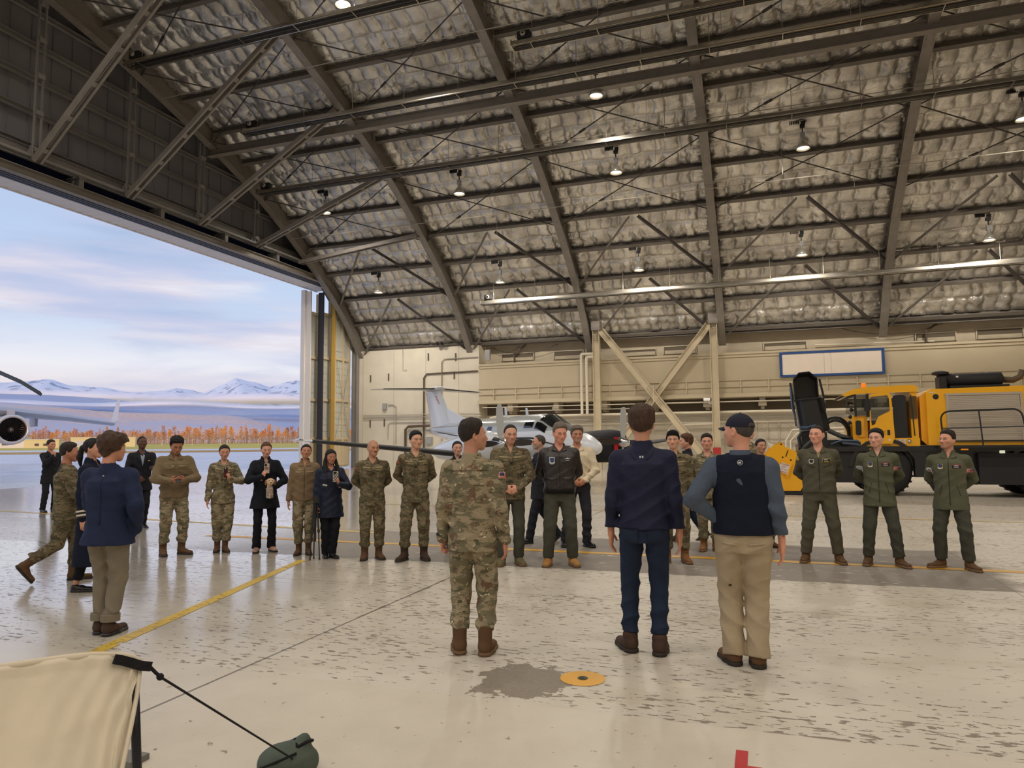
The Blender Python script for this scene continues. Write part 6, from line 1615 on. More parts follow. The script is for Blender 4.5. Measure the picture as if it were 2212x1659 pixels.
def person(px, py, hpx, hpy, face, label, skin=(196, 148, 122), hair=('short', HD), turn=0, nod=0, tilt=0, bulk=1.0, fem=0.0, arms=('side', 'side'), stance=.13, feet=None,
           upper=None, lower=None, boots=('combat', M_bb, M_bsl), beard=None, group=None, res=.012, lips=None, headw=1.0, nose=1.0, brows=(60, 44, 36), lean=0.0, shoulder=1.0, cap=None, Hfix=None, stash=None):
    g = on_ground(px, py); d = ray(hpx, hpy); t = math.hypot(g[0], g[1])/math.hypot(d[0], d[1]); Hh = CAM_H+t*d[2]
    if Hfix: Hh = Hfix
    sc = Hh/1.80
    rz = math.atan2(-g[0], g[1])+math.radians(face)
    seed = len(PERSONS)*1.37
    shx = (.182-.016*fem)*shoulder*(.5+.5*bulk); hipx = .09+.004*fem
    feet = feet or ((stance, 0, 12), (-stance, 0, 12))          # (x, y, toe-out degrees[, lift, pitch])
    # joints
    arm = []
    for i, s in enumerate((1, -1)):
        a = arms[i]
        if isinstance(a, str): a = ARMS[a]
        w, hint, hd, pn, shape = a; w = (w[0]*s*(.6+.4*bulk), w[1]-(.02*(bulk-1)*5 if w[1] < -.1 else 0), w[2])
        sh = (s*shx, .005+lean*.0, 1.405); e, wr = ik(sh, w, (hint[0]*s, hint[1], hint[2])); arm.append((np.array(sh), e, wr, np.array((hd[0]*s, hd[1], hd[2])), np.array((pn[0]*s, pn[1], pn[2])), shape, s))
    leg = []
    for i, s in enumerate((1, -1)):
        f_ = feet[i]; lift = f_[3] if len(f_) > 3 else 0.0; an = np.array((f_[0], f_[1]+.015, .09+lift)); hp = np.array((s*hipx, .005, .915)); D = an-hp; L = np.linalg.norm(D)
        l1, l2 = .425, .415; Lc = min(L, (l1+l2)*.999); u = D/L; aa = (l1*l1-l2*l2+Lc*Lc)/(2*Lc); hh_ = math.sqrt(max(l1*l1-aa*aa, 0)); fwd = np.array((math.sin(math.radians(f_[2]))*s*.5, -1, 0)); fwd -= u*(fwd @ u); fwd /= np.linalg.norm(fwd)
        leg.append((hp, hp+u*aa+fwd*hh_, an, f_))
    # ---------------- body
    bk = bulk
    core_t = [(.84, .13, .085, .0), (1.0, .135*bk, .09, 0), (1.2, .14*bk, .095, 0), (1.38, .155, .095, .0), (1.46, .12, .075, .005), (1.50, .06, .05, .015)]
    def fcore(P):
        d_ = s_loft(P, core_t, 2.0)
        for sh, e, wr, *_ in arm: d_ = smin(d_, s_cone(P, sh, e, .045, .034), .02); d_ = smin(d_, s_cone(P, e, wr, .034, .024), .01)
        for hp, kn, an, _ in leg: d_ = smin(d_, s_cone(P, hp, kn, .07, .05), .02); d_ = smin(d_, s_cone(P, kn, an, .048, .035), .01)
        return smin(d_, s_cone(P, (0, .02, 1.46), (0, .012, 1.54), .05, .048), .02)
    ylo = min(-.16, min(a[2][1] for a in arm)-.06, min(l[2][1] for l in leg)-.1, min(l[1][1] for l in leg)-.12); yhi = max(.18, max(a[1][1] for a in arm)+.09, max(a[2][1] for a in arm)+.09, max(l[2][1] for l in leg)+.13)
    xm = max(max(abs(a[1][0]) for a in arm), max(abs(a[2][0]) for a in arm), .24)+.11; xl = max(.26, max(abs(l[2][0]) for l in leg)+.13)
    vs, qs = nets(fcore, (-xm, ylo, .05), (xm, yhi, 1.6), .026)
    VV, QQ, CC = [vs], [qs], [np.tile(np.array(lin(skin)), (len(vs), 1))]; nv = len(vs)
    # head
    hv, hq = head_mesh(round(fem), headw, nose)
    HM = Matrix.Translation((0, .018, 1.535)) @ Euler((math.radians(-nod), math.radians(tilt), math.radians(turn)), 'ZXY' if False else 'XYZ').to_matrix().to_4x4() @ Matrix.Translation((0, -.018, .022))
    HMn = np.array(HM); hs = 1.035 if not fem else .985
    hl = hv*hs; hw = hl @ HMn[:3, :3].T+HMn[:3, 3]
    base = np.array(lin(skin))*1.12; col = np.tile(base, (len(hv), 1)); x, y, z = hv.T
    def blend(mask, c, w): 
        m_ = (np.clip(mask, 0, 1)*w)[:, None]; col[:] = col*(1-m_)+np.array(c)*m_
    blend(((z < .125) & (z > .06))*np.exp(-(((np.abs(x)-.042)/.02)**2+((z-.085)/.02)**2))*(y < -.03), np.array(base)*np.array((1.12, .82, .8)), .6)
    lipc = lin(lips) if lips else tuple(np.array(base)*np.array((.86, .58, .58)))
    blend((y < -.075)*np.exp(-((x/.022)**4+((z-.050)/.0085)**4)), lipc, .85)
    blend((y < -.06)*np.exp(-(((np.abs(x)-.031)/.021)**4+((z-.1335-.003*(1-((np.abs(x)-.03)/.02)**2))/.0052)**2)), lin(brows), .9 if not fem else .7)
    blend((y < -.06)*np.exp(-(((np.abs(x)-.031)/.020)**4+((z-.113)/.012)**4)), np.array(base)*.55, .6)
    blend((y < -.06)*np.exp(-(((np.abs(x)-.031)/.0185)**4+((z-.1150+.16*np.abs(np.abs(x)-.031))/.0036)**2)), lin((44, 30, 26)), .85)
    blend((y < -.07)*np.exp(-((x/.021)**4+((z-.0502)/.0028)**2)), np.array(base)*.32, .8)
    blend((y < -.07)*np.exp(-(((np.abs(x)-.008)/.006)**2+((z-.0685)/.004)**2)), np.array(base)*.4, .6)  # nostril and under-nose shadow darkened into the skin tint
    if beard:
        kind_b, cb, wb = beard
        if kind_b in ('stubble', 'beard'): blend((z < .075)*(z > -.01)*(y < .03)*(1-np.exp(-((x/.025)**4+((z-.050)/.010)**4))*(y < -.07)), lin(cb), wb)
        if kind_b in ('beard', 'moustache'): blend((y < -.085)*np.exp(-((x/.026)**4+((z-.0635)/.0065)**4)), lin(cb), .95)
        if kind_b == 'goatee': blend((y < -.05)*np.exp(-((x/.026)**4+((z-.030)/.018)**4)), lin(cb), wb); blend((y < -.085)*np.exp(-((x/.024)**4+((z-.0635)/.006)**4)), lin(cb), wb)
    if hair and hair[0] in ('bald',): blend((hairline(hv, .195, .095, .05, .17) < 0)*1.0, np.array(lin((120, 100, 88))), .28)
    VV.append(hw); QQ.append(hq+nv); CC.append(col); nv += len(hw)
    # hands
    for sh, e, wr, hd, pn, shape, s in arm:
        if shape is None: continue
        v0, q0 = hand_mesh(shape); v0 = v0.copy(); q1 = q0
        zf = -hd/np.linalg.norm(hd); xp = pn-zf*(pn @ zf); xp /= np.linalg.norm(xp); yp = np.cross(zf, xp)
        # template palm faces +x with the index side at -y; mirror so the thumb points forward
        if s < 0: yp = yp
        else: v0[:, 1] *= -1; q1 = q0[:, ::-1]
        Rm = np.stack([xp, yp, zf], 1); k_ = .98 if not fem else .90
        hw = v0*k_ @ Rm.T+wr; VV.append(hw); QQ.append(q1+nv); CC.append(np.tile(base*np.array((1.02, .94, .92)), (len(hw), 1))); nv += len(hw)
    me = fast_mesh('person', np.concatenate(VV)*sc, np.concatenate(QQ))
    ca = me.color_attributes.new('tint', 'FLOAT_COLOR', 'POINT'); C4 = np.ones((nv, 4), F32); C4[:, :3] = np.clip(np.concatenate(CC), 0, 1); ca.data.foreach_set('color', C4.ravel())
    o = link('person', me, M_skin); o.location = (g[0], g[1], 0); o.rotation_euler = (0, 0, rz); tag(o, label, 'person', group)
    HMs = Matrix.Scale(sc, 4) @ HM @ Matrix.Scale(hs, 4)
    # eyes and hair
    for s in (-1, 1):
        mb = MB(); mb.sphere((s*.031, -.0742, .1122), .0116, 10, 8); eo = mb.build('eye', M_eyew, o, smooth=True); eo.matrix_local = HMs
        mb = MB(); mb.sphere((s*.031, -.0808, .1118), (.0064, .0058, .0064), 8, 6); io_ = mb.build('iris', M_iris, eo, smooth=True)
    if hair and hair[0] != 'bald':
        ho = link('hair', hair_mesh(hair[0]), None, o); ho.matrix_local = HMs
        if not ho.data.materials: ho.data.materials.append(hair[1])
        ho.material_slots[0].link = 'OBJECT'; ho.material_slots[0].material = hair[1]
        if hair[0] == 'beanie': ho.name = 'knit_cap'
    if cap:
        co = link('cap', hair_mesh('cap'), None, o); co.matrix_local = HMs
        if not co.data.materials: co.data.materials.append(cap)
        V = []
        for r_, zz in ((.0, 0), (1.0, -.022)):
            pass
        n = 12; rows = []
        for j in range(5):
            f = j/4
            rows.append([((.074-.012*f)*math.sin(a), .0-.082*(1-.0*f)*math.cos(a)*1.0-.085*f*math.cos(a)**.5 if math.cos(a) > 0 else 0, .143-.018*f-.020*(math.sin(a)**2)) for a in np.linspace(-1.35, 1.35, n)])
        mb = MB(); mb.add([p for r in rows for p in r]+[(p[0], p[1], p[2]-.004) for r in rows for p in r], [(j*n+i, j*n+i+1, (j+1)*n+i+1, (j+1)*n+i) for j in range(4) for i in range(n-1)]+[(5*n+j*n+i, 5*n+(j+1)*n+i, 5*n+(j+1)*n+i+1, 5*n+j*n+i+1) for j in range(4) for i in range(n-1)]); bo = mb.build('cap_brim', cap, co, smooth=True)
        mb = MB(); mb.sphere((0, .012, .236), .007, 8, 5); mb.build('cap_button', cap, co, smooth=True)
        mb = MB(); mb.tube([(.05*math.sin(a)*1.0, .012+.104*math.cos(a), .146) for a in np.linspace(-.42, .42, 7)], .007, 6); mb.build('cap_strap', cap, co, smooth=True)
    # ---------------- upper garment
    U_ = dict(mat=M_ocp, hem=.80, width=1.0, sleeve=1.0, fold=.006, collar='stand', flare=0.0, depth=1.0, name='jacket', cuff=True, neck=1.0, waist=1.0)
    U_.update(upper or {})
    W, Dp = U_['width']*bk, U_['depth']*(.35+.65*bk)
    fw = 1-.06*fem; wst = U_['waist']
    tt = [(U_['hem'], (.178+U_['flare'])*W, (.128+U_['flare']*.7)*Dp, .0), (max(U_['hem']+.08, .98), .176*W, .128*Dp, 0), (1.10, .172*W*wst, .124*Dp*wst, -.003), (1.20, .178*W*wst, .128*Dp, -.004), (1.30, .188*W*fw, .133*Dp, -.003), (1.37, .182*W*fw, .126*Dp, .002), (1.42, .150*W*fw, .108, .008), (1.465, .108, .088, .014), (1.505, .070, .072, .018)]
    if fem: tt[4] = (1.30, .178*W, .140*Dp, -.012)
    sl = U_['sleeve']
    def fup(P):
        d_ = s_loft(P, tt, 2.2)
        for sh, e, wr, hd, pn, shp, s in arm:
            d_ = smin(d_, s_cone(P, (s*.060, .014, 1.455), sh+np.array((-s*.012, 0, .0)), .046, .062*sl), .035)
            a_ = s_cone(P, sh, e, .064*sl, .054*sl); b_ = s_cone(P, e, e+(wr-e)*.97, .055*sl, .040*sl)
            aa = smin(a_, b_, .02)
            if U_['cuff']: aa = smin(aa, s_cone(P, e+(wr-e)*.86, e+(wr-e)*.97, .044*sl, .041*sl), .006)
            d_ = smin(d_, aa, .028)
        if U_['fold']: d_ = d_+U_['fold']*folds(P, seed)*weight(P[:, 2], (1.0, .12, .7), (1.16, .08, .5), (1.42, .05, -.3))
        if U_['collar'] != 'none':
            zz = P[:, 2]; y0 = .016; zt_ = {'stand': 1.548, 'shirt': 1.535, 'low': 1.52, 'high': 1.565}[U_['collar']]; vk = {'stand': .35, 'shirt': .8, 'low': 1.0, 'high': .45}[U_['collar']]
            a_ = .064+.020*np.clip((1.54-zz)/.08, -1, 1)
            r_ = np.sqrt(P[:, 0]**2+((P[:, 1]-y0)*1.0)**2); front = np.clip(-(P[:, 1]-y0)/.07, 0, 1)
            ring = np.maximum(np.abs(r_-a_)-.0075, np.maximum(zz-(zt_-.012*front), 1.43-zz))
            vee = np.where(P[:, 1] < .02, vk*(zz-1.425)-np.abs(P[:, 0]), -1)
            hole = np.maximum(np.maximum(r_-a_+.004, 1.44-zz), -1)          # room for the neck
            d_ = np.maximum(d_, -np.maximum(hole, -1)) if False else d_
            d_ = smin(d_, ring, .006); d_ = np.maximum(d_, np.where(vee > 0, np.minimum(vee, .03), -1))
        d_ = np.maximum(d_, U_['hem']-P[:, 2])
        return d_
    zlo = U_['hem']-.03; zlo = min(zlo, min(a[2][2] for a in arm)-.06)
    one = U_.get('onepiece', False)
    if not one: uo = cloth_obj(U_['name'], fup, (-xm, ylo, zlo), (xm, yhi, 1.62), res, U_['mat'], o, sc)
    else: uo = None
    # ---------------- lower garment
    Lw = dict(mat=M_ocp, thigh=1.0, knee=1.0, hem=.16, hemr=1.0, blouse=False, fold=.006, name='trousers', pockets=False, seat=1.0)
    Lw.update(lower or {})
    def flo(P):
        d_ = s_loft(P, [(.80, .155*bk*Lw['seat'], .118, .008), (.88, .168*bk*Lw['seat'], .128*Lw['seat'], .010), (.97, .168*bk, .122, .004), (1.06, .158*bk, .115, 0)], 2.2)
        d_ = np.maximum(d_, -(s_cone(P, (0, -.2, .76), (0, .2, .76), .045, .045)))
        for hp, kn, an, f_ in leg:
            hp2 = hp+np.array((0, 0, -.03)); a_ = s_cone(P, hp2, kn, .098*Lw['thigh']*(.5+.5*bk), .076*Lw['knee']); lo_ = an+(kn-an)*((Lw['hem']-.09)/max(.3, np.linalg.norm(kn-an)))
            b_ = s_cone(P, kn, lo_, .076*Lw['knee'], .066*Lw['hemr']); l_ = smin(a_, b_, .02)
            if Lw['pockets']:
                sx = 1 if hp[0] > 0 else -1; m_ = hp2+(kn-hp2)*.72
                l_ = smin(l_, s_ell(P, (m_[0]+sx*.058, m_[1]+.01, m_[2]+.02), (.034, .062, .085)), .010)
            if Lw['blouse']: l_ = smin(l_, s_ell(P, lo_+np.array((0, 0, .045)), (.078, .08, .058)), .025)
            # cut square to the shin
            dd = (kn-an)/np.linalg.norm(kn-an); l_ = np.maximum(l_, -((P-lo_) @ dd.astype(F32))-.0)
            d_ = smin(d_, l_, .022)
        if Lw['fold']: d_ = d_+Lw['fold']*folds(P, seed+2)*weight(P[:, 2], (.52, .10, .6), (.24, .10, .9), (.84, .06, .4))
        return d_
    if one:
        both = lambda P: smin(fup(P), flo(P), .05)
        uo = lo_o = cloth_obj(U_['name'], both, (-max(xm, xl), ylo, .04), (max(xm, xl), yhi, 1.62), res, U_['mat'], o, sc)
    else: lo_o = cloth_obj(Lw['name'], flo, (-xl, ylo, .04), (xl, yhi, 1.10), res, Lw['mat'], o, sc)
    ctx0 = dict(o=o, sc=sc, fup=fup, uo=uo)
    if U_['collar'] in ('shirt', 'high', 'stand') and U_.get('leaf', True):
        for s in (-1, 1): plate(ctx0, 'collar_leaf', U_['mat'], tri((s*.022, 1.425), (s*.050, 1.520), (s*.098, 1.440)), off=.009, grid=(4, 5))
    # ---------------- boots
    bm, sm = boot_mesh(boots[0])
    for i, (hp, kn, an, f_) in enumerate(leg):
        s = (1, -1)[i]; pitch = f_[4] if len(f_) > 4 else 0; lift = f_[3] if len(f_) > 3 else 0
        M = Matrix.Scale(sc, 4) @ Matrix.Translation((f_[0], f_[1]+.015, .09+lift)) @ Matrix.Rotation(math.radians(f_[2])*s, 4, 'Z') @ Matrix.Rotation(math.radians(pitch), 4, 'X') @ Matrix.Translation((0, -.015, -.09)) @ Matrix.Translation((0, 0, 0)) @ Matrix.Scale(.92 if fem else 1.04, 4)
        b_ = link('boot' if boots[0] != 'shoe' else 'shoe', bm, None, o); b_.matrix_local = M
        if not bm.materials: bm.materials.append(boots[1])
        b_.material_slots[0].link = 'OBJECT'; b_.material_slots[0].material = boots[1]
        s_ = link('sole', sm, None, b_)
        if not sm.materials: sm.materials.append(boots[2])
        s_.material_slots[0].link = 'OBJECT'; s_.material_slots[0].material = boots[2]
    ctx = dict(o=o, sc=sc, fup=fup, flo=flo, arm=arm, leg=leg, HM=HM, HMs=HMs, uo=uo, lo=lo_o, g=g, rz=rz, skin=base)
    PERSONS.append(ctx)
    return ctx

M_tape = cloth('name_tape', (150, 136, 104)); M_tapd = cloth('dark_badge', (60, 52, 40)); M_silv = material('silver_thread', lin((196, 198, 200)), .5); M_bluep = material('blue_badge', lin((48, 62, 110)), .6); M_redp = material('red_badge', lin((150, 36, 40)), .6)
M_flagc = material('muted_flag', lin((150, 96, 78)), .8); M_gold = material('gold_thread', lin((196, 168, 84)), .6); M_blkb = material('black_badge', lin((24, 24, 24)), .7); M_ocpf = M_tan
def uniform_trim(c, back=False, flag=True, dark=False):
    """pockets, name tapes and placket of a combat coat"""
    m = c['uo'].data.materials[0]
    if not back:
        plate(c, 'undershirt', M_tan, tri((0, 1.405), (-.05, 1.50), (.05, 1.50)), off=-.004, grid=(5, 6))
        plate(c, 'placket', m, rect(0, 1.15, .035, .48), grid=(2, 14), off=.004)
        for s in (-1, 1):
            plate(c, 'chest_pocket', m, rect(s*.095, 1.275, .12, .13, s*.12), off=.006); plate(c, 'pocket_flap', m, rect(s*.095, 1.335, .125, .04, s*.12), off=.010, grid=(5, 2))
            plate(c, 'name_tape', M_tape, rect(s*.095, 1.372, .11, .024, s*.12), off=.008, grid=(5, 2))
        plate(c, 'rank_tab', M_tapd, rect(0, 1.30, .035, .04), off=.009, grid=(2, 2))
    else:
        plate(c, 'back_yoke', m, lambda u, v: ((u-.5)*.30, 1.40+.008*v), side='back', grid=(10, 1), off=.004)
    if flag:
        for sd in ('left', 'right'):
            plate(c, 'shoulder_patch', M_tape if sd == 'left' else M_flagc, rect(.0, 1.36, .07, .045), side=sd, off=.006, grid=(4, 3))
def flag_patch(c, side='left', y=.0, z=1.345, rot=0.0):
    p = plate(c, 'flag_patch', material('flag_stripes_pale', lin((196, 160, 140)), .8), rect(y, z, .075, .05, rot), side=side, off=.007, grid=(4, 4))
    for k in range(3): plate(c, 'flag_stripe', M_flagr, rect(y, z-.018+.016*k, .073, .008, rot), side=side, off=.0095, grid=(4, 1), par=p)
    plate(c, 'flag_canton', M_bluep, rect(y+.02, z+.012, .03, .024, rot), side=side, off=.010, grid=(2, 2), par=p)
def suit_trim(c, tie=None, shirt=None, button=True):
    plate(c, 'shirt_front', shirt or M_shirtw, tri((0, 1.20), (-.052, 1.485), (.052, 1.485)), off=.006, grid=(6, 10))
    if tie is not None: plate(c, 'tie', tie, lambda u, v: ((u-.5)*(.05-.018*v), 1.20+.25*v), off=.011, grid=(2, 8))
    for s in (-1, 1): plate(c, 'lapel', c['uo'].data.materials[0], tri((0, 1.19), (s*.055, 1.48), (s*.112, 1.40)), off=.012, grid=(5, 8))
    plate(c, 'front_edge', c['uo'].data.materials[0], rect(.008, 1.0, .012, .40), grid=(1, 10), off=.005)
    plate(c, 'breast_pocket', c['uo'].data.materials[0], rect(.1, 1.31, .085, .018, .1), off=.007, grid=(4, 1))
def local_pt(c, p):      # canonical point of a figure to world
    q = Vector(p)*c['sc']; return Matrix.Translation((c['g'][0], c['g'][1], 0)) @ Matrix.Rotation(c['rz'], 4, 'Z') @ q
# ================================================================== THE CROWD
OCP = dict(mat=M_ocp, hem=.80, width=1.04, sleeve=1.08, fold=.010, collar='shirt', depth=1.05); OCPL = dict(mat=M_ocp, thigh=1.1, knee=1.12, hem=.185, hemr=1.0, blouse=True, pockets=True, fold=.011)
OCPd = dict(OCP, mat=M_ocp2); OCPLd = dict(OCPL, mat=M_ocp2)
BR = ('combat', M_bb, M_bsl)
# -- near three, seen from behind
c = person(1022, 1412, 1032, 905, 165, 'soldier in camouflage seen from behind, nearest to the left of the two men in navy', (186, 136, 112), ('short', HD), turn=-52, nod=2, arms=('side_fist', 'side'), feet=((.105, -.01, 22), (-.10, .0, 4)), upper=dict(OCP, hem=.78, width=1.06, sleeve=1.14, fold=.012), lower=dict(OCPL, fold=.013), boots=('combat', M_bb, M_bsl2), res=.0085)
uniform_trim(c, back=True, flag=False); flag_patch(c, 'right', .03, 1.36, .12)
plate(c, 'cuff_strap', M_blkb, rect(0, .90, .05, .02), side='left', off=.006, grid=(2, 2))
c = person(1398, 1410, 1384, 878, 174, 'tall man in navy softshell jacket and dark jeans seen from behind', (190, 138, 112), ('comb', HB), turn=4, nod=4, arms=('side', 'side'), feet=((.12, -.02, 28), (-.095, .02, 3)), upper=dict(mat=M_navysh, hem=.90, width=1.06, sleeve=1.10, fold=.009, collar='stand', leaf=False, flare=.012, depth=1.12), lower=dict(mat=M_jean, thigh=1.0, knee=.92, hem=.14, hemr=.93, fold=.011), boots=('work', M_bd, M_bsl), res=.0085)
for x in (-.008, .010): plate(c, 'collar_logo', M_silv, rect(x-.004, 1.425, .011, .016), side='back', off=.004, grid=(2, 2))
for s in (-1, 1): plate(c, 'yoke_seam', M_vest, lambda u, v, s=s: (s*(.035+.055*u), 1.405+.06*u*u+.004*v), side='back', off=.003, grid=(6, 1))
for s in (-1, 1): plate(c, 'back_pocket', M_jean, rect(s*.085, .865, .11, .12, s*.06), side='back', on='flo', off=.005)
c = person(1615, 1438, 1606, 893, 178, 'man in dark navy cap, dark vest over slate blue shirt and khaki cargo trousers', (206, 150, 126), ('buzz', HGR), turn=55, nod=4, bulk=1.10, arms=('akimbo', 'side'), feet=((.09, -.02, 25), (-.075, .0, -6)), upper=dict(mat=M_slate, hem=.93, width=1.00, sleeve=1.18, fold=.012, collar='shirt', depth=1.05), lower=dict(mat=M_khaki, thigh=1.12, knee=1.15, hem=.07, hemr=1.22, fold=.011, pockets=True, seat=1.04), boots=('work', M_bb, M_bsl), res=.0085, cap=M_cap, headw=1.04)
def vest(c, m, hem=.93):
    ctx = c; f0 = c['fup']; arm = c['arm']
    def f(P):
        P = P.copy(); d = s_loft(P, [(hem, .213, .155, 0), (1.0, .212, .155, 0), (1.12, .208, .150, -.003), (1.3, .210, .152, -.003), (1.38, .198, .142, .002), (1.43, .160, .120, .008), (1.475, .112, .098, .014), (1.50, .085, .085, .016)], 2.3)
        d = d+.004*folds(P, 3.3)
        for sh, e, wr, *_ in arm: d = smin(d, s_cone(P, (sh[0]*.33, .014, 1.458), (sh[0]*.94, .005, 1.410), .054, .084), .035)
        d = np.maximum(d, np.abs(P[:, 0])-(.168+.05*np.clip((1.30-P[:, 2])/.12, 0, 1)))
        return np.maximum(d, hem-P[:, 2])
    c['fup_in'] = f0; c['fup'] = f
    v, q = nets(f, (-.30, -.22, hem-.03), (.30, .22, 1.56), .0085); return link('vest', fast_mesh('vest', v*c['sc'], q), m, c['o'])
vo = vest(c, M_vest)
lg = plate(c, 'round_logo', M_silv, disc(.0, 1.445, .019, .019), side='back', off=.004, par=vo); plate(c, 'logo_field', M_vest, disc(.0, 1.445, .0155, .0155), side='back', off=.006, par=vo)
plate(c, 'logo_mark', M_silv, lambda u, v: (-.010+.020*u+.004*math.sin(3*v), 1.438+.016*v*(1-.3*u)), side='back', off=.0075, par=vo, grid=(4, 4))
plate(c, 'leg_tag', M_tapd, rect(.10, .565, .02, .014), side='back', on='flo', off=.005, grid=(2, 2))
for s in (-1, 1): plate(c, 'seat_pocket', M_khaki, rect(s*.09, .87, .11, .015, s*.1), side='back', on='flo', off=.004, grid=(5, 1))

# -- the line facing us, from left to right
c = person(372, 1198, 383, 941, 8, 'soldier in tan fleece looking down at the phone in both hands', (170, 120, 96), ('comb', HBK), turn=6, nod=-26, bulk=1.05, arms=('phone_low', 'phone_low'), feet=((.125, -.02, 30), (-.13, 0, 2)), upper=dict(mat=M_fleece, hem=.86, width=1.12, sleeve=1.30, fold=.012, collar='high', depth=1.22, flare=-.006), lower=OCPL, boots=BR, brows=(24, 18, 16))
c1 = c
plate(c, 'rank_patch', M_tape, rect(-.05, 1.33, .04, .045), off=.006, grid=(2, 2)); plate(c, 'name_tape', M_tape, rect(.085, 1.335, .12, .025), off=.007, grid=(5, 2)); plate(c, 'chest_seam', M_fleece2, rect(0, 1.30, .30, .008), off=.005, grid=(10, 1))
c = person(479, 1191, 482, 958, 5, 'woman soldier in camouflage photographing with a phone at chest height', (196, 146, 122), ('bun', HD), turn=2, nod=-12, fem=1, arms=('phone_face', 'side'), feet=((.045, -.05, 8), (-.07, .02, 14)), upper=dict(OCP, width=1.0, sleeve=1.08, waist=.94, flare=.02), lower=dict(OCPL, thigh=1.06), boots=BR, bulk=.96)
c2 = c; uniform_trim(c)
c = person(570, 1191, 565, 952, 6, 'woman in long black coat filming with a phone and holding a plush dog', (206, 156, 134), ('bun', HR), turn=4, nod=-14, fem=1, arms=('wrist_grab', 'phone_chest'), stance=.115, upper=dict(mat=M_coat, hem=.70, width=1.04, sleeve=1.16, fold=.008, collar='stand', flare=.055, depth=1.12, name='coat'), lower=dict(mat=M_blkp, thigh=.95, knee=.88, hem=.045, hemr=1.10, fold=.009), boots=('shoe', M_bpink, M_bsl))
c3 = c; plate(c, 'blouse', cloth('patterned_blouse', (150, 128, 120), .8, .2, 60, .3), tri((0, 1.35), (-.035, 1.49), (.035, 1.49)), off=.006)
for s in (-1, 1): plate(c, 'lapel', M_coat, tri((0, 1.25), (s*.045, 1.50), (s*.10, 1.42)), off=.012, grid=(5, 8))
plate(c, 'coat_edge', M_coat, rect(.01, .98, .012, .5), grid=(1, 12), off=.005)
c = person(656, 1197, 657, 958, -4, 'woman soldier in brown fleece jacket and camouflage trousers standing behind the tripod', (178, 126, 98), ('bun', HBK), turn=8, nod=4, tilt=5, fem=1, arms=('side', 'side'), feet=((.07, .0, 12), (-.08, 0, 12)), upper=dict(mat=M_fleece2, hem=.87, width=1.08, sleeve=1.2, fold=.010, collar='high', depth=1.1, waist=1.0), lower=dict(OCPL, thigh=1.0), boots=BR, bulk=.98)
for s in (-1, 1): plate(c, 'name_tape', M_tape, rect(s*.085, 1.335, .11, .022), off=.007, grid=(5, 2))
plate(c, 'rank_patch', M_tape, rect(-.07, 1.37, .05, .04), off=.008, grid=(2, 2)); plate(c, 'zipper', M_tapd, rect(0, 1.15, .008, .5), grid=(1, 14), off=.003)
c = person(711, 1204, 713, 969, 14, 'woman with long black hair in navy rain jacket holding a phone and a folded tripod', (176, 124, 100), ('long', HBK), turn=6, nod=-6, fem=1, arms=('phone_chest', ((.235, -.05, .85), (.4, 1, 0), (.0, -.25, -1), (-1, 0, 0), 'grip')), feet=((.035, -.06, 12), (-.05, .03, 12)), upper=dict(mat=M_njkt, hem=.66, width=1.12, sleeve=1.22, fold=.012, collar='shirt', depth=1.15, flare=.03), lower=dict(mat=M_blkp, thigh=.98, knee=1.0, hem=.07, hemr=1.05, fold=.010), boots=('chelsea', M_bk, M_bk), lips=(160, 66, 66), bulk=1.02)
c5 = c; plate(c, 'zipper', M_blkb, rect(.0, 1.05, .010, .70), grid=(1, 16), off=.003); plate(c, 'white_badge', M_shirtw, rect(-.115, 1.20, .07, .022, -.25), off=.006, grid=(4, 2)); plate(c, 'inner_top', M_blkp, tri((0, 1.40), (-.03, 1.49), (.03, 1.49)), off=.006)
c = person(803, 1207, 804, 949, 4, 'bald soldier with dark moustache in camouflage, hands behind the back', (186, 138, 110), ('bald', HD), turn=18, nod=-4, bulk=1.02, arms=('back', 'back'), stance=.105, upper=OCPd, lower=OCPLd, boots=BR, beard=('moustache', (34, 24, 20), 1))
uniform_trim(c); 
c = person(897, 1209, 897, 931, 3, 'tall dark haired soldier in camouflage right of the bald soldier', (204, 156, 130), ('short', HBK), turn=20, nod=0, arms=('back', 'back'), feet=((.12, .0, 10), (-.15, 0, 30)), upper=dict(OCPd, width=1.0, sleeve=1.08), lower=OCPLd, boots=('combat', M_bd, M_bsl), brows=(40, 28, 22))
uniform_trim(c)
c = person(988, 1185, 990, 951, 0, 'dark haired woman peeking out behind the near soldier', (206, 158, 134), ('bun', HD), turn=10, fem=1, upper=dict(mat=M_suit, width=.95, hem=.82), lower=dict(mat=M_blkp, hem=.05), boots=('shoe', M_bk, M_bk), bulk=.92)
c = person(1104, 1219, 1104, 916, 4, 'soldier in camouflage jacket and dark olive trousers beside the near soldier', (204, 154, 130), ('receding', HD), turn=8, nod=-8, arms=('clasp', 'clasp'), feet=((.10, .0, 12), (-.12, 0, 12)), upper=dict(OCPd, mat=M_ocp2, hem=.83, width=1.08, sleeve=1.2, collar='high', depth=1.12), lower=dict(mat=M_flp, thigh=1.0, knee=.98, hem=.10, hemr=1.1, fold=.009), boots=('work', M_bol, M_bsl2), beard=('stubble', (120, 94, 80), .25))
uniform_trim(c, flag=False)
c = person(1166, 1172, 1160, 939, -78, 'grey haired man in dark suit walking behind the leather jacket', (198, 146, 120), ('receding', HGR), turn=-4, arms=('swing_b', 'swing_f'), feet=((.06, -.20, 4), (-.06, .30, 4, .06, 38)), upper=dict(mat=M_suit2, hem=.72, width=1.02, sleeve=1.1, fold=.008, collar='shirt', flare=.025, name='suit_jacket'), lower=dict(mat=M_suit2, hem=.06, hemr=1.05, fold=.008), boots=('shoe', M_bk, M_bk), beard=('beard', (176, 166, 156), .55))
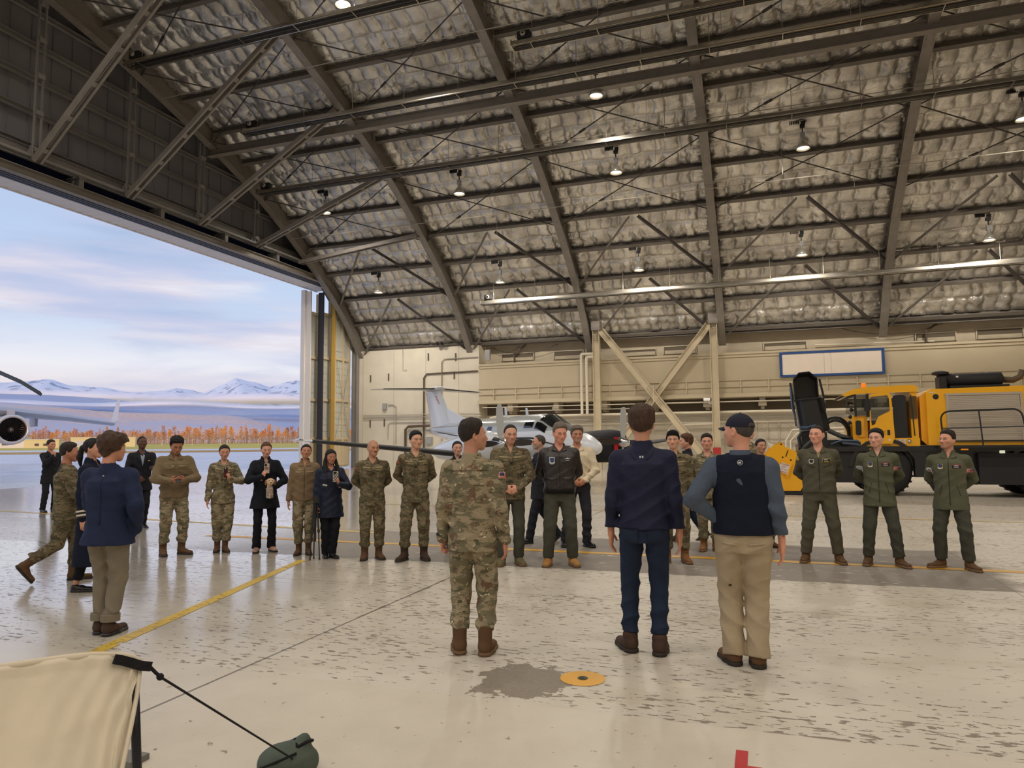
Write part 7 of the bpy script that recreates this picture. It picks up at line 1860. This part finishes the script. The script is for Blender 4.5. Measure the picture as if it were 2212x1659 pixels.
suit_trim(c)
c = person(1211, 1221, 1207, 912, 2, 'man in black leather flight jacket and olive trousers, hands behind the back', (214, 152, 128), ('short', HG), turn=16, nod=-14, bulk=1.06, arms=('back', 'back'), stance=.155, upper=dict(mat=M_leath, hem=.90, width=1.10, sleeve=1.14, fold=.011, collar='shirt', depth=1.14, name='leather_jacket'), lower=dict(mat=M_flp, thigh=1.10, knee=1.08, hem=.10, hemr=1.12, fold=.010), boots=('work', M_bye, M_bsl2))
b = plate(c, 'shield_badge', M_silv, shield(-.095, 1.315, .066, .085), off=.006, grid=(6, 8)); plate(c, 'badge_field', M_bluep, shield(-.095, 1.322, .05, .062), off=.0085, par=b, grid=(5, 6)); plate(c, 'badge_scroll', M_silv, lambda u, v: (-.095+(u-.5)*.07, 1.285+.02*v-.02*(1-(2*u-1)**2)), off=.010, par=b, grid=(6, 2))
w = plate(c, 'wings_badge', M_silv, lambda u, v: (.10+(u-.5)*.075, 1.338+(v-.5)*.014*(1-abs(2*u-1)*.6)), off=.006, grid=(8, 2)); plate(c, 'wings_star', M_silv, disc(.10, 1.342, .008, .011), off=.008, par=w, grid=(3, 3)); plate(c, 'name_line', M_silv, rect(.10, 1.315, .045, .007), off=.005, grid=(4, 1), par=w)
plate(c, 'zipper', M_blkb, rect(0, 1.16, .008, .46), grid=(1, 14), off=.004)
for s in (-1, 1): plate(c, 'patch_pocket', M_leath, rect(s*.105, 1.03, .12, .14), off=.006); plate(c, 'pocket_flap', M_leath, lambda u, v, s=s: (s*.105+(u-.5)*.125, 1.11-.05*(1-v)*(1-abs(2*u-1)*.35)), off=.011, grid=(6, 2))
plate(c, 'waistband', cloth('black_knit_band', (22, 21, 22), .95, .5, 60), lambda u, v: ((u-.5)*.36, .905+.05*v), off=.006, grid=(14, 2))
c = person(1250, 1180, 1252, 921, 6, 'grey bearded man in cream shirt with hands folded, behind the leather jacket', (186, 132, 106), ('comb', HG), turn=4, bulk=1.08, arms=('clasp', 'clasp'), feet=((.125, -.02, 20), (-.20, .05, 10)), upper=dict(mat=M_crsh, hem=.96, width=1.02, sleeve=1.16, fold=.012, collar='shirt', depth=1.15, name='shirt'), lower=dict(mat=M_djean, thigh=1.0, knee=.98, hem=.06, hemr=1.05, fold=.013), boots=('chelsea', M_bk, M_bk), beard=('goatee', (190, 180, 170), .8))
plate(c, 'undershirt', M_shirtw, tri((0, 1.43), (-.035, 1.50), (.035, 1.50)), off=.006); plate(c, 'button_placket', M_crsh, rect(0, 1.2, .03, .5), grid=(2, 14), off=.004); plate(c, 'glasses_on_cord', M_blkb, rect(.012, 1.36, .016, .07, .2), off=.010, grid=(2, 4))
c = person(1461, 1214, 1430, 931, 4, 'soldier in black knit cap half hidden by the man in the navy softshell', (204, 156, 130), ('beanie', M_bean), turn=-8, arms=('side', 'side'), feet=((.12, 0, 12), (-.12, .02, 12)), upper=OCPd, lower=OCPLd, boots=('combat', M_bt, M_bsl2), brows=(40, 28, 22)); uniform_trim(c)
c = person(1488, 1168, 1494, 938, -82, 'man in black jacket and jeans walking past behind the soldiers', (212, 158, 132), ('comb', HR), turn=-4, arms=('pocket', 'swing_f'), feet=((.06, -.18, 4), (-.06, .26, 4, .05, 34)), upper=dict(mat=M_suit, hem=.86, width=1.0, sleeve=1.12, collar='high'), lower=dict(mat=M_jean, hem=.08), boots=('chelsea', M_bd, M_bsl), res=.014)
c = person(1534, 1189, 1526, 937, 2, 'stocky soldier in camouflage between the two near men in navy', (206, 150, 126), ('short', HD), turn=-2, bulk=1.03, arms=('back', 'back'), stance=.09, upper=OCP, lower=OCPL, boots=('combat', M_bt, M_bsl2)); uniform_trim(c, flag=False); flag_patch(c, 'right', .0, 1.345); plate(c, 'undershirt', M_tan, tri((0, 1.41), (-.04, 1.50), (.04, 1.50)), off=.007)
c = person(1622, 1150, 1626, 916, 60, 'person mostly hidden behind the cap, only an ear showing', (206, 154, 130), ('short', HB), res=.016, upper=OCP, lower=OCPL, turn=10)
c = person(1652, 1182, 1647, 946, 25, 'dark haired soldier mostly hidden behind the man in the cap', (190, 140, 112), ('bun', HBK), fem=1, res=.016, upper=OCP, lower=OCPL)
c = person(1777, 1214, 1770, 918, 2, 'pilot in one-piece olive flight suit, left of the three in green', (216, 158, 134), ('buzz', HD), turn=-24, bulk=1.06, arms=('back', 'back'), stance=.20, upper=dict(mat=M_flight, hem=.92, width=1.08, sleeve=1.14, fold=.010, collar='shirt', depth=1.1, name='flight_suit', onepiece=True), lower=dict(mat=M_flight, thigh=1.12, knee=1.1, hem=.12, hemr=1.12, fold=.010, name='flight_suit_legs', seat=1.06), boots=('combat', M_bb, M_bsl2), headw=1.05)
plate(c, 'undershirt', M_tan, tri((0, 1.36), (-.045, 1.50), (.045, 1.50)), off=.007); plate(c, 'zipper', M_blkb, rect(0, 1.13, .008, .46), grid=(1, 14), off=.003)
b = plate(c, 'unit_badge', M_silv, shield(-.09, 1.315, .06, .062), off=.006); plate(c, 'badge_field', M_blkb, shield(-.09, 1.322, .044, .042), off=.0085, par=b)
b = plate(c, 'name_badge', M_gold, rect(.095, 1.33, .105, .052), off=.005, grid=(5, 3)); plate(c, 'badge_field', M_blkb, rect(.095, 1.33, .097, .044), off=.0075, par=b, grid=(5, 3)); plate(c, 'badge_wings', M_silv, rect(.085, 1.340, .045, .010), off=.0095, par=b, grid=(4, 1)); plate(c, 'badge_text', M_gold, rect(.095, 1.319, .06, .007), off=.0095, par=b, grid=(4, 1))
plate(c, 'shoulder_patch', M_gold, shield(.0, 1.36, .06, .07), side='right', off=.006); plate(c, 'sleeve_pocket', M_flight, rect(.0, 1.27, .07, .13), side='left', off=.007)
for s in (-1, 1): plate(c, 'chest_zip', M_blkb, rect(s*.10, 1.26, .11, .006, s*.35), off=.005, grid=(5, 1))
c = person(1907, 1221, 1893, 926, 0, 'pilot in olive fleece jacket with red name badge, middle of the three in green', (214, 162, 138), ('short', HBK), turn=-18, arms=('back', 'back'), feet=((.20, -.02, 28), (-.165, 0, 10)), upper=dict(mat=M_oliv, hem=.775, width=1.04, sleeve=1.14, fold=.009, collar='high', depth=1.1, flare=.022), lower=dict(mat=M_flp, thigh=1.05, knee=1.04, hem=.12, hemr=1.1, fold=.011, pockets=False), boots=('combat', M_bb, M_bsl2), brows=(30, 22, 18))
c7 = c
def jacket_badges(c, dz=0.0):
    plate(c, 'zipper', M_tapd, rect(0, 1.14, .009, .62), grid=(1, 16), off=.003); plate(c, 'undershirt', M_tan, tri((0, 1.42), (-.035, 1.50), (.035, 1.50)), off=.006)
    b = plate(c, 'unit_badge', M_gold, shield(-.09, 1.325, .058, .062), off=.006); plate(c, 'badge_field', M_bluep, shield(-.09, 1.333, .046, .044), off=.0085, par=b); plate(c, 'badge_scroll', M_silv, lambda u, v: (-.09+(u-.5)*.062, 1.300+.014*v-.012*(1-(2*u-1)**2)), off=.010, par=b, grid=(6, 2))
    b = plate(c, 'name_badge', M_redp, rect(.09, 1.328, .10, .046), off=.005, grid=(5, 3)); plate(c, 'badge_field', M_blkb, rect(.09, 1.327, .092, .038), off=.0075, par=b, grid=(5, 3)); plate(c, 'badge_wings', M_silv, lambda u, v: (.09+(u-.5)*.05, 1.336+(v-.5)*.011*(1-abs(2*u-1)*.5)), off=.0095, par=b, grid=(5, 2)); plate(c, 'badge_text', M_silv, rect(.09, 1.317, .055, .007), off=.0095, par=b, grid=(4, 1))
    flag_patch(c, 'left', .0, 1.27)
    p = plate(c, 'round_patch', M_silv, disc(.0, 1.26, .034, .045), side='right', off=.006); plate(c, 'patch_mark', M_redp, disc(.0, 1.26, .016, .022), side='right', off=.0085, par=p); 
    for s in (-1, 1): plate(c, 'hand_pocket', M_tapd, rect(s*.10, 1.02, .006, .15, s*.25), off=.003, grid=(1, 5))
jacket_badges(c)
c = person(2063, 1228, 2047, 929, -4, 'pilot in olive fleece jacket at the right end of the line', (206, 150, 124), ('short', HD), turn=-30, nod=3, arms=('back', 'back'), feet=((.165, -.03, 32), (-.15, 0, 38)), bulk=1.02, upper=dict(mat=M_oliv, hem=.76, width=1.06, sleeve=1.16, fold=.010, collar='stand', depth=1.1, flare=.02), lower=dict(mat=M_flp, thigh=1.08, knee=1.08, hem=.12, hemr=1.12, fold=.011), boots=('combat', M_bb, M_bsl2), beard=('stubble', (110, 80, 66), .25))
jacket_badges(c)

# -- group at the left
c = person(104, 1106, 114, 950, 28, 'man in black suit raising a hand to the chin, farthest left on the apron', (196, 140, 116), ('short', HD), turn=10, arms=('side', 'chin'), upper=dict(mat=M_suit, hem=.70, width=1.04, sleeve=1.12, flare=.03, fold=.008, collar='shirt', name='suit_jacket'), lower=dict(mat=M_suit, hem=.06, fold=.008), boots=('shoe', M_bk, M_bk), res=.015)
suit_trim(c, M_suit2)
c = person(138, 1256, 136, 956, 82, 'soldier in camouflage striding to the right behind the man in the navy overshirt', (176, 122, 98), ('short', HD), turn=6, nod=-2, bulk=1.10, arms=('forward', 'forward'), feet=((.08, -.10, 4), (-.08, .40, 0, .16, 52)), upper=dict(OCPd, width=1.08, sleeve=1.28, depth=1.2), lower=dict(OCPLd, thigh=1.12), boots=('combat', M_bb, M_bsl), lean=.05)
plate(c, 'camera_strap', M_blkb, lambda u, v: ((u-.5)*.05+.06*(v-.5)*2, 1.12+.36*v), off=.012, grid=(2, 12)); plate(c, 'camera_strap', M_blkb, lambda u, v: ((u-.5)*.05-.06*(v-.5)*2, 1.12+.36*v), side='back', off=.012, grid=(2, 12))
c = person(190, 1276, 204, 944, 66, 'woman with black ponytail in a long dark navy coat with a striped cuff', (200, 148, 124), ('pony', HBK), turn=6, fem=1, arms=('forward', ((.24, -.02, .85), (.4, 1, 0), (.0, -.1, -1), (-1, 0, 0), 'relaxed')), feet=((.05, -.16, 6), (-.05, .10, 6)), upper=dict(mat=cloth('dark_navy_coat', (18, 24, 44), .85, .25, 30), hem=.30, width=1.0, sleeve=1.15, flare=.05, fold=.010, collar='high', name='long_coat'), lower=dict(mat=M_blkp, hem=.14, hemr=.8, thigh=.8), boots=('shoe', M_bk, M_bk))
for k, z in enumerate((.905, .955, 1.005)):
    pass
a = c['arm'][1]
for k in range(4):
    f0, f1 = .62+.085*k, .62+.085*(k+1)-.012; e, w_ = a[1], a[2]; q0 = (e+(w_-e)*f0)*c['sc']; q1 = (e+(w_-e)*f1)*c['sc']
    mb = MB(); mb.tube([tuple(q0), tuple(q1)], .062, 14); mb.build('striped_cuff', cloth('white_knit', (214, 204, 188), .9, .4, 60) if k % 2 == 0 else M_blkb, c['uo'], auto=60)
c = person(226, 1370, 240, 937, 146, 'curly haired man in navy overshirt and rolled khaki trousers, hand in pocket', (196, 140, 116), ('curly', HB), turn=-26, nod=-3, bulk=1.04, arms=('forward', 'pocket'), feet=((.06, -.03, 20), (-.06, .02, 4)), upper=dict(mat=M_navyo, hem=.80, width=1.10, sleeve=1.32, fold=.012, collar='shirt', depth=1.2, flare=.03, name='overshirt'), lower=dict(mat=M_khak2, thigh=1.08, knee=1.05, hem=.15, hemr=1.0, fold=.012), boots=('chelsea', M_bd, M_bk), res=.009)
c8 = c
plate(c, 'locker_loop', M_silv, rect(-.01, 1.42, .010, .012), side='back', off=.004, grid=(1, 1)); plate(c, 'back_pleat', M_navyo, rect(-.01, 1.2, .016, .42), side='back', off=.006, grid=(2, 12))
for i, (hp, kn, an, f_) in enumerate(c['leg']):
    q = an+(kn-an)*.16; mb = MB(); mb.tube([tuple((q+np.array((0, 0, -.03)))*c['sc']), tuple((q+np.array((0, 0, .03)))*c['sc'])], .078, 16); mb.build('rolled_cuff', M_khak2, c['lo'], auto=60)
c = person(301, 1141, 304, 942, 8, 'man in dark suit and open grey shirt walking in from the apron', (92, 62, 50), ('buzz', HBK), turn=10, nod=6, arms=('forward', 'clasp'), feet=((.08, .12, 10, .02, 14), (-.07, -.10, 8)), upper=dict(mat=M_suit, hem=.74, width=1.04, sleeve=1.12, flare=.022, fold=.008, collar='shirt', name='suit_jacket'), lower=dict(mat=M_suit, hem=.05, fold=.009, knee=.95), boots=('shoe', M_bk, M_bk), brows=(20, 16, 15))
suit_trim(c, None, cloth('grey_blue_shirt', (150, 160, 182), .8, .2, 30, .04)); plate(c, 'pocket_badge', M_gold, rect(.115, 1.315, .035, .02), off=.012, grid=(2, 1)); c9 = c

# ---------------------------------------------------------------- things they hold
def hold(c, i, forward=.08, side=0.0, palm=.03):
    sh, e, wr, hd, pn, shp, s = c['arm'][i]; u = hd/np.linalg.norm(hd); n_ = pn-u*(pn @ u); n_ /= np.linalg.norm(n_); return wr+u*forward+n_*palm, u, n_
def phone(p_world, rz, tilt, label, back=(40, 40, 46), size=(.075, .009, .15)):
    o = empty('phone', p_world, rz, label, 'phone'); o.rotation_euler = (tilt, 0, rz)
    mb = MB(); w, d, h = size; mb.rbox((-w/2, -d/2, -h/2), (w/2, d/2, h/2), .010, 1); mb.build('phone_body', material('phone_case_%d_%d_%d' % back, lin(back), .4), o)
    mb = MB(); mb.rbox((-w/2+.004, d/2, -h/2+.004), (w/2-.004, d/2+.0015, h/2-.004), .008, 1); mb.build('screen', material('phone_screen', (.02, .02, .03), .1), o)
    mb = MB(); mb.rbox((-w/2+.006, -d/2-.003, h/2-.045), (-w/2+.04, -d/2, h/2-.008), .008, 1); cm = mb.build('camera_bump', M_blk, o)
    for k in range(2): mb = MB(); mb.lathe([(.007, -d/2-.005), (.007, -d/2-.003), (.001, -d/2-.005)], 10, (-w/2+.023, 0, h/2-.018-.016*k), ax=1); mb.build('lens', M_glass, cm)
    return o
p = (c1['arm'][0][2]+c1['arm'][1][2])/2+np.array((0, -.075, .03)); phone(local_pt(c1, p), c1['rz'], -.95, 'dark phone held low by the soldier in tan fleece', (30, 30, 34))
q, u, n_ = hold(c2, 0, .11, palm=.03); phone(local_pt(c2, q+np.array((-.01, -.01, .02))), c2['rz']+.75, 0, 'phone in dark red case held by the woman soldier', (86, 40, 44))
q, u, n_ = hold(c3, 1, .11, palm=.03); ph = phone(local_pt(c3, q+np.array((.0, -.01, .04))), c3['rz']-.1, 0, 'phone in pale case held by the woman in the black coat', (190, 176, 168))
mb = MB(); mb.rbox((-.028, -.0075, -.02), (.028, -.0045, .02), .006, 1); mb.build('case_print', material('case_print', lin((150, 104, 84)), .5), ph)
q, u, n_ = hold(c5, 0, .11, palm=.03); ph = phone(local_pt(c5, q+np.array((.0, -.01, .03))), c5['rz']+.05, 0, 'phone in checked black and white case held by the woman with long hair', (206, 196, 190))
for i in range(4):
    for j in range(7):
        if (i+j) % 2 == 0: mb = MB(); mb.box((-.034+.017*i, -.006, -.068+.0195*j), (-.018+.017*i, -.0046, -.050+.0195*j)); mb.build('case_check', M_blkb, ph)
# plush dog held by the woman in the coat
q, u, n_ = hold(c3, 0, .06, palm=.02); pw = local_pt(c3, np.array((.045, -.30, 1.10)))
pd = empty('plush_dog', pw, c3['rz'], 'cream plush dog puppet held against the black coat', 'toy')
M_plush = cloth('cream_plush', (214, 184, 150), .95, .6, 90); M_plush2 = cloth('brown_plush', (150, 110, 84), .95, .6, 90)
v, qd = nets(lambda P: smin(smin(s_ell(P, (0, 0, .04), (.062, .055, .05)), s_cone(P, (0, -.02, .03), (.0, -.06, .02), .04, .03), .02), s_cone(P, (-.01, 0, 0), (-.005, .0, -.17), .035, .045), .02), (-.09, -.11, -.24), (.09, .08, .11), .008); link('plush_body', fast_mesh('plush_body', v, qd), M_plush, pd)
for s in (-1, 1): mb = MB(); mb.sphere((s*.062, .0, .025), (.018, .026, .042), 10, 8); mb.build('ear', M_plush2, pd, smooth=True); mb = MB(); mb.sphere((s*.022, -.058, .058), .007, 8, 6); mb.build('eye', M_blkb, pd, smooth=True)
mb = MB(); mb.sphere((0, -.09, .028), (.011, .008, .008), 8, 6); mb.build('nose', M_blkb, pd, smooth=True)
mb = MB(); mb.lathe([(.048, -.205), (.053, -.19), (.05, -.08), (.042, -.03)], 16, (-.005, 0, 0)); mb.build('patterned_sleeve', material('plush_pattern', lin((206, 190, 178)), .9, rgb2=lin((120, 90, 80)), scale=40), pd, smooth=True)
# folded tripod held low
a = c5['arm'][1]; tw = local_pt(c5, a[2]+np.array((-.02, -.05, -.10))); tl = Vector((tw.x, tw.y, 0))
tp = empty('tripod', tl, c5['rz'], 'folded black camera tripod standing between the two women', 'tripod')
zt = tw.z+.16
for k, (dx, dy) in enumerate(((-.05, -.02), (.035, -.03), (.0, .05))):
    mb = MB(); mb.tube([(dx*.5, dy*.5, zt-.05), (dx*1.1, dy*1.1, .38)], .012, 7).tube([(dx*1.1, dy*1.1, .40), (dx*1.5, dy*1.5, .015)], .009, 7); lg_ = mb.build('leg', M_blk, tp)
    mb = MB(); mb.cbox((dx*1.1, dy*1.1, .40), (.032, .03, .05)); mb.build('leg_lock', M_tube, lg_); mb = MB(); mb.sphere((dx*1.5, dy*1.5, .012), .014, 8, 6); mb.build('rubber_foot', M_blk, lg_)
mb = MB(); mb.tube([(0, 0, .25), (0, 0, zt)], .014, 8).box((-.035, -.03, zt-.02), (.035, .03, zt+.06)); mb.build('centre_column', M_blk, tp); mb = MB(); mb.tube([(0, .0, zt+.03), (.05, .12, zt-.02)], .007, 6); mb.build('pan_handle', M_blk, tp)
# video camera in front of the curly haired man
q = c8['arm'][0][2]; vw = local_pt(c8, q+np.array((.0, -.12, .05)))
vc = empty('video_camera', vw, c8['rz']+.9, 'black video camera held in front of the curly haired man', 'camera')
mb = MB(); mb.rbox((-.05, -.14, -.05), (.05, .12, .06), .02, 1); mb.build('camera_body', M_blk, vc); mb = MB(); mb.lathe([(.04, -.24), (.045, -.22), (.04, -.14)], 16, (0, 0, .005), ax=1, cap=True); mb.build('lens', M_tube, vc, smooth=True)
mb = MB(); mb.box((-.015, -.12, .09), (.015, .08, .11)).box((-.015, -.12, .05), (.015, -.10, .1)).box((-.015, .06, .05), (.015, .08, .1)); mb.build('top_handle', M_blk, vc); mb = MB(); mb.box((-.02, -.16, .112), (.02, -.04, .122)); mb.build('light_bar', M_wlab, vc)
q = c9['arm'][0][2]; phone(local_pt(c9, q+np.array((-.02, -.10, .01))), c9['rz']+.3, -.9, 'dark phone held by the man in the suit and grey shirt', (26, 28, 36))

# ---------------------------------------------------------------- foreground: canvas shelter corner, guy line, bag
M_canvas = cloth('beige_canvas', (206, 194, 172), .8, .35, 7, .05); M_strap = cloth('black_webbing', (26, 26, 30), .8, .4, 90); M_pole = material('dark_tent_pole', lin((44, 44, 50)), .4, metal=.5)
def at_d(px, py, d): return np.array([0, 0, CAM_H])+ray(px, py)*d
cor = at_d(302, 1432, 2.35)
ten = empty('canvas_shelter', (cor[0], cor[1], 0), 0, 'beige canvas shelter corner with a black strap in the lower left foreground', 'tent')
def trel(p): return (p[0]-cor[0], p[1]-cor[1], p[2])
top = [(-260, 1462, 1.95), (-120, 1452, 2.05), (0, 1442, 2.12), (70, 1432, 2.17), (140, 1422, 2.22), (200, 1416, 2.27), (250, 1416, 2.31), (285, 1420, 2.34), (304, 1434, 2.35)]
bot = [(-420, 1950, 1.55), (-260, 1950, 1.6), (-120, 1950, 1.65), (-20, 1950, 1.70), (60, 1940, 1.75), (120, 1920, 1.80), (170, 1890, 1.86), (205, 1860, 1.92), (228, 1830, 1.97)]
nu, nv_ = 48, 40; V = []
def ipl(L, u): return np.array([np.interp(u*(len(L)-1), range(len(L)), [q[k] for q in L]) for k in range(3)])
for i in range(nu+1):
    u = i/nu; A_ = ipl(top, u); B_ = ipl(bot, u); Pa = at_d(*A_); Pb = at_d(*B_)
    for j in range(nv_+1):
        v = j/nv_; p = Pa*(1-v)+Pb*v
        sag = .05*math.sin(PI*v)*math.sin(PI*min(1, u*1.1)); wr = .010*math.sin(9*u*6+14*v+3*math.sin(5*v))*(u**2)+.008*math.sin(30*(u-.2)*(1-v)+6*v)
        wr += .018*math.exp(-((v-.22-.25*(1-u))/.05)**2)*max(0, u-.3)+.014*math.exp(-((u-.55-.25*v)/.05)**2)*math.exp(-((v-.25)/.2)**2)
        if j < 2: wr += .012
        p = p+np.array((.35, -.75, .3))*wr-np.array((0, .6, .8))*sag*.5; V.append(trel(p))
ii, jj = np.meshgrid(np.arange(nu), np.arange(nv_), indexing='ij'); a = (ii*(nv_+1)+jj).ravel()
me = fast_mesh('canvas_panel', np.array(V), np.stack([a, a+1, a+nv_+2, a+nv_+1], 1)); po = link('canvas_panel', me, M_canvas, ten); sd = po.modifiers.new('thickness', 'SOLIDIFY'); sd.thickness = .004
mb = MB(); hem = [trel(at_d(*ipl(top, u))) for u in np.linspace(0, 1, 20)]; mb.tube(hem, .012, 8); mb.build('top_hem', M_canvas, ten, smooth=True)
mb = MB(); side_ = [trel(at_d(*ipl([(304, 1434, 2.35), (296, 1500, 2.28), (285, 1560, 2.2), (268, 1640, 2.12), (228, 1830, 1.97)], u))) for u in np.linspace(0, 1, 12)]; mb.tube(side_, .007, 7); mb.build('side_hem', M_canvas, ten, smooth=True)
mb = MB(); mb.tube([trel(at_d(290, 1475, 2.37)), trel(at_d(296, 1660, 2.37)), trel(at_d(303, 1900, 2.37))], .015, 10)
pb = trel(at_d(303, 1900, 2.37)); mb.tube([pb, (pb[0], pb[1], 0)], .015, 10); mb.build('pole', M_pole, ten, smooth=True)
def ribbon(pts, w, m, name, par, th=.004):
    mb = MB(); up = Vector((0, 0, 1)); rings = []
    for i, p in enumerate(pts):
        p = Vector(p); t = (Vector(pts[min(i+1, len(pts)-1)])-Vector(pts[max(i-1, 0)])).normalized(); s = t.cross(Vector((0.5, -.8, .3))).normalized()*w/2; n_ = s.cross(t).normalized()*th; rings.append([p-s-n_, p+s-n_, p+s+n_, p-s+n_])
    mb.loft(rings); return mb.build(name, m, par)
ribbon([trel(at_d(*q)) for q in ((247, 1424, 2.28), (262, 1426, 2.295), (285, 1432, 2.315), (304, 1438, 2.325), (326, 1440, 2.35))], .030, M_strap, 'strap', ten, .005)
bagc = on_ground(622, 1668)
rope_a = at_d(324, 1441, 2.35); rope_k = at_d(346, 1462, 2.36); rope_b = np.array((bagc[0]+.06, bagc[1]-.02, .07))
mb = MB(); mb.tube([trel(rope_a), trel(at_d(335, 1452, 2.355)), trel(rope_k)], .006, 7); mb.build('rope_loop', M_strap, ten); mb = MB(); mb.sphere(trel(rope_k), .012, 8, 6); mb.build('rope_knot', M_strap, ten)
mb = MB(); mb.tube([trel(rope_k), trel(rope_b)], .0042, 7); mb.build('guy_line', M_strap, ten)
bg_o = empty('green_bag', (bagc[0], bagc[1], 0), .5, 'dark green cloth bag on the floor at the end of the guy line', 'bag')
M_bag = cloth('green_bag_cloth', (74, 84, 74), .6, .5, 12)
v, qd = nets(lambda P: np.maximum(smin(s_ell(P, (0, 0, .05), (.15, .11, .09)), s_cone(P, (.04, 0, .09), (.075, .01, .15), .06, .03), .05)+.004*folds(P*2, 2.0), .001-P[:, 2]), (-.2, -.16, -.02), (.2, .16, .22), .009); link('bag_body', fast_mesh('bag_body', v, qd), M_bag, bg_o)
mb = MB(); mb.tube([(.05, -.05, .135), (.09, -.03, .15), (.115, .01, .14), (.09, .05, .13), (.05, .05, .14), (.03, .0, .155), (.05, -.05, .135)], .008, 7); mb.build('drawstring', M_strap, bg_o, smooth=True)
mb = MB(); mb.tube([(-.13, -.06, .05), (-.05, -.10, .09), (.05, -.08, .12)], .006, 6); mb.build('bag_seam', M_strap, bg_o)
gp = on_ground(272, 1652); mb = MB(); mb.box((gp[0]-.09, gp[1]-.03, .001), (gp[0]+.06, gp[1]+.09, .03)); bp_ = mb.build('base_plate', material('grey_base_plate', lin((112, 110, 106)), .7)); tag(bp_, 'flat grey base plate on the floor beside the shelter pole', 'plate')
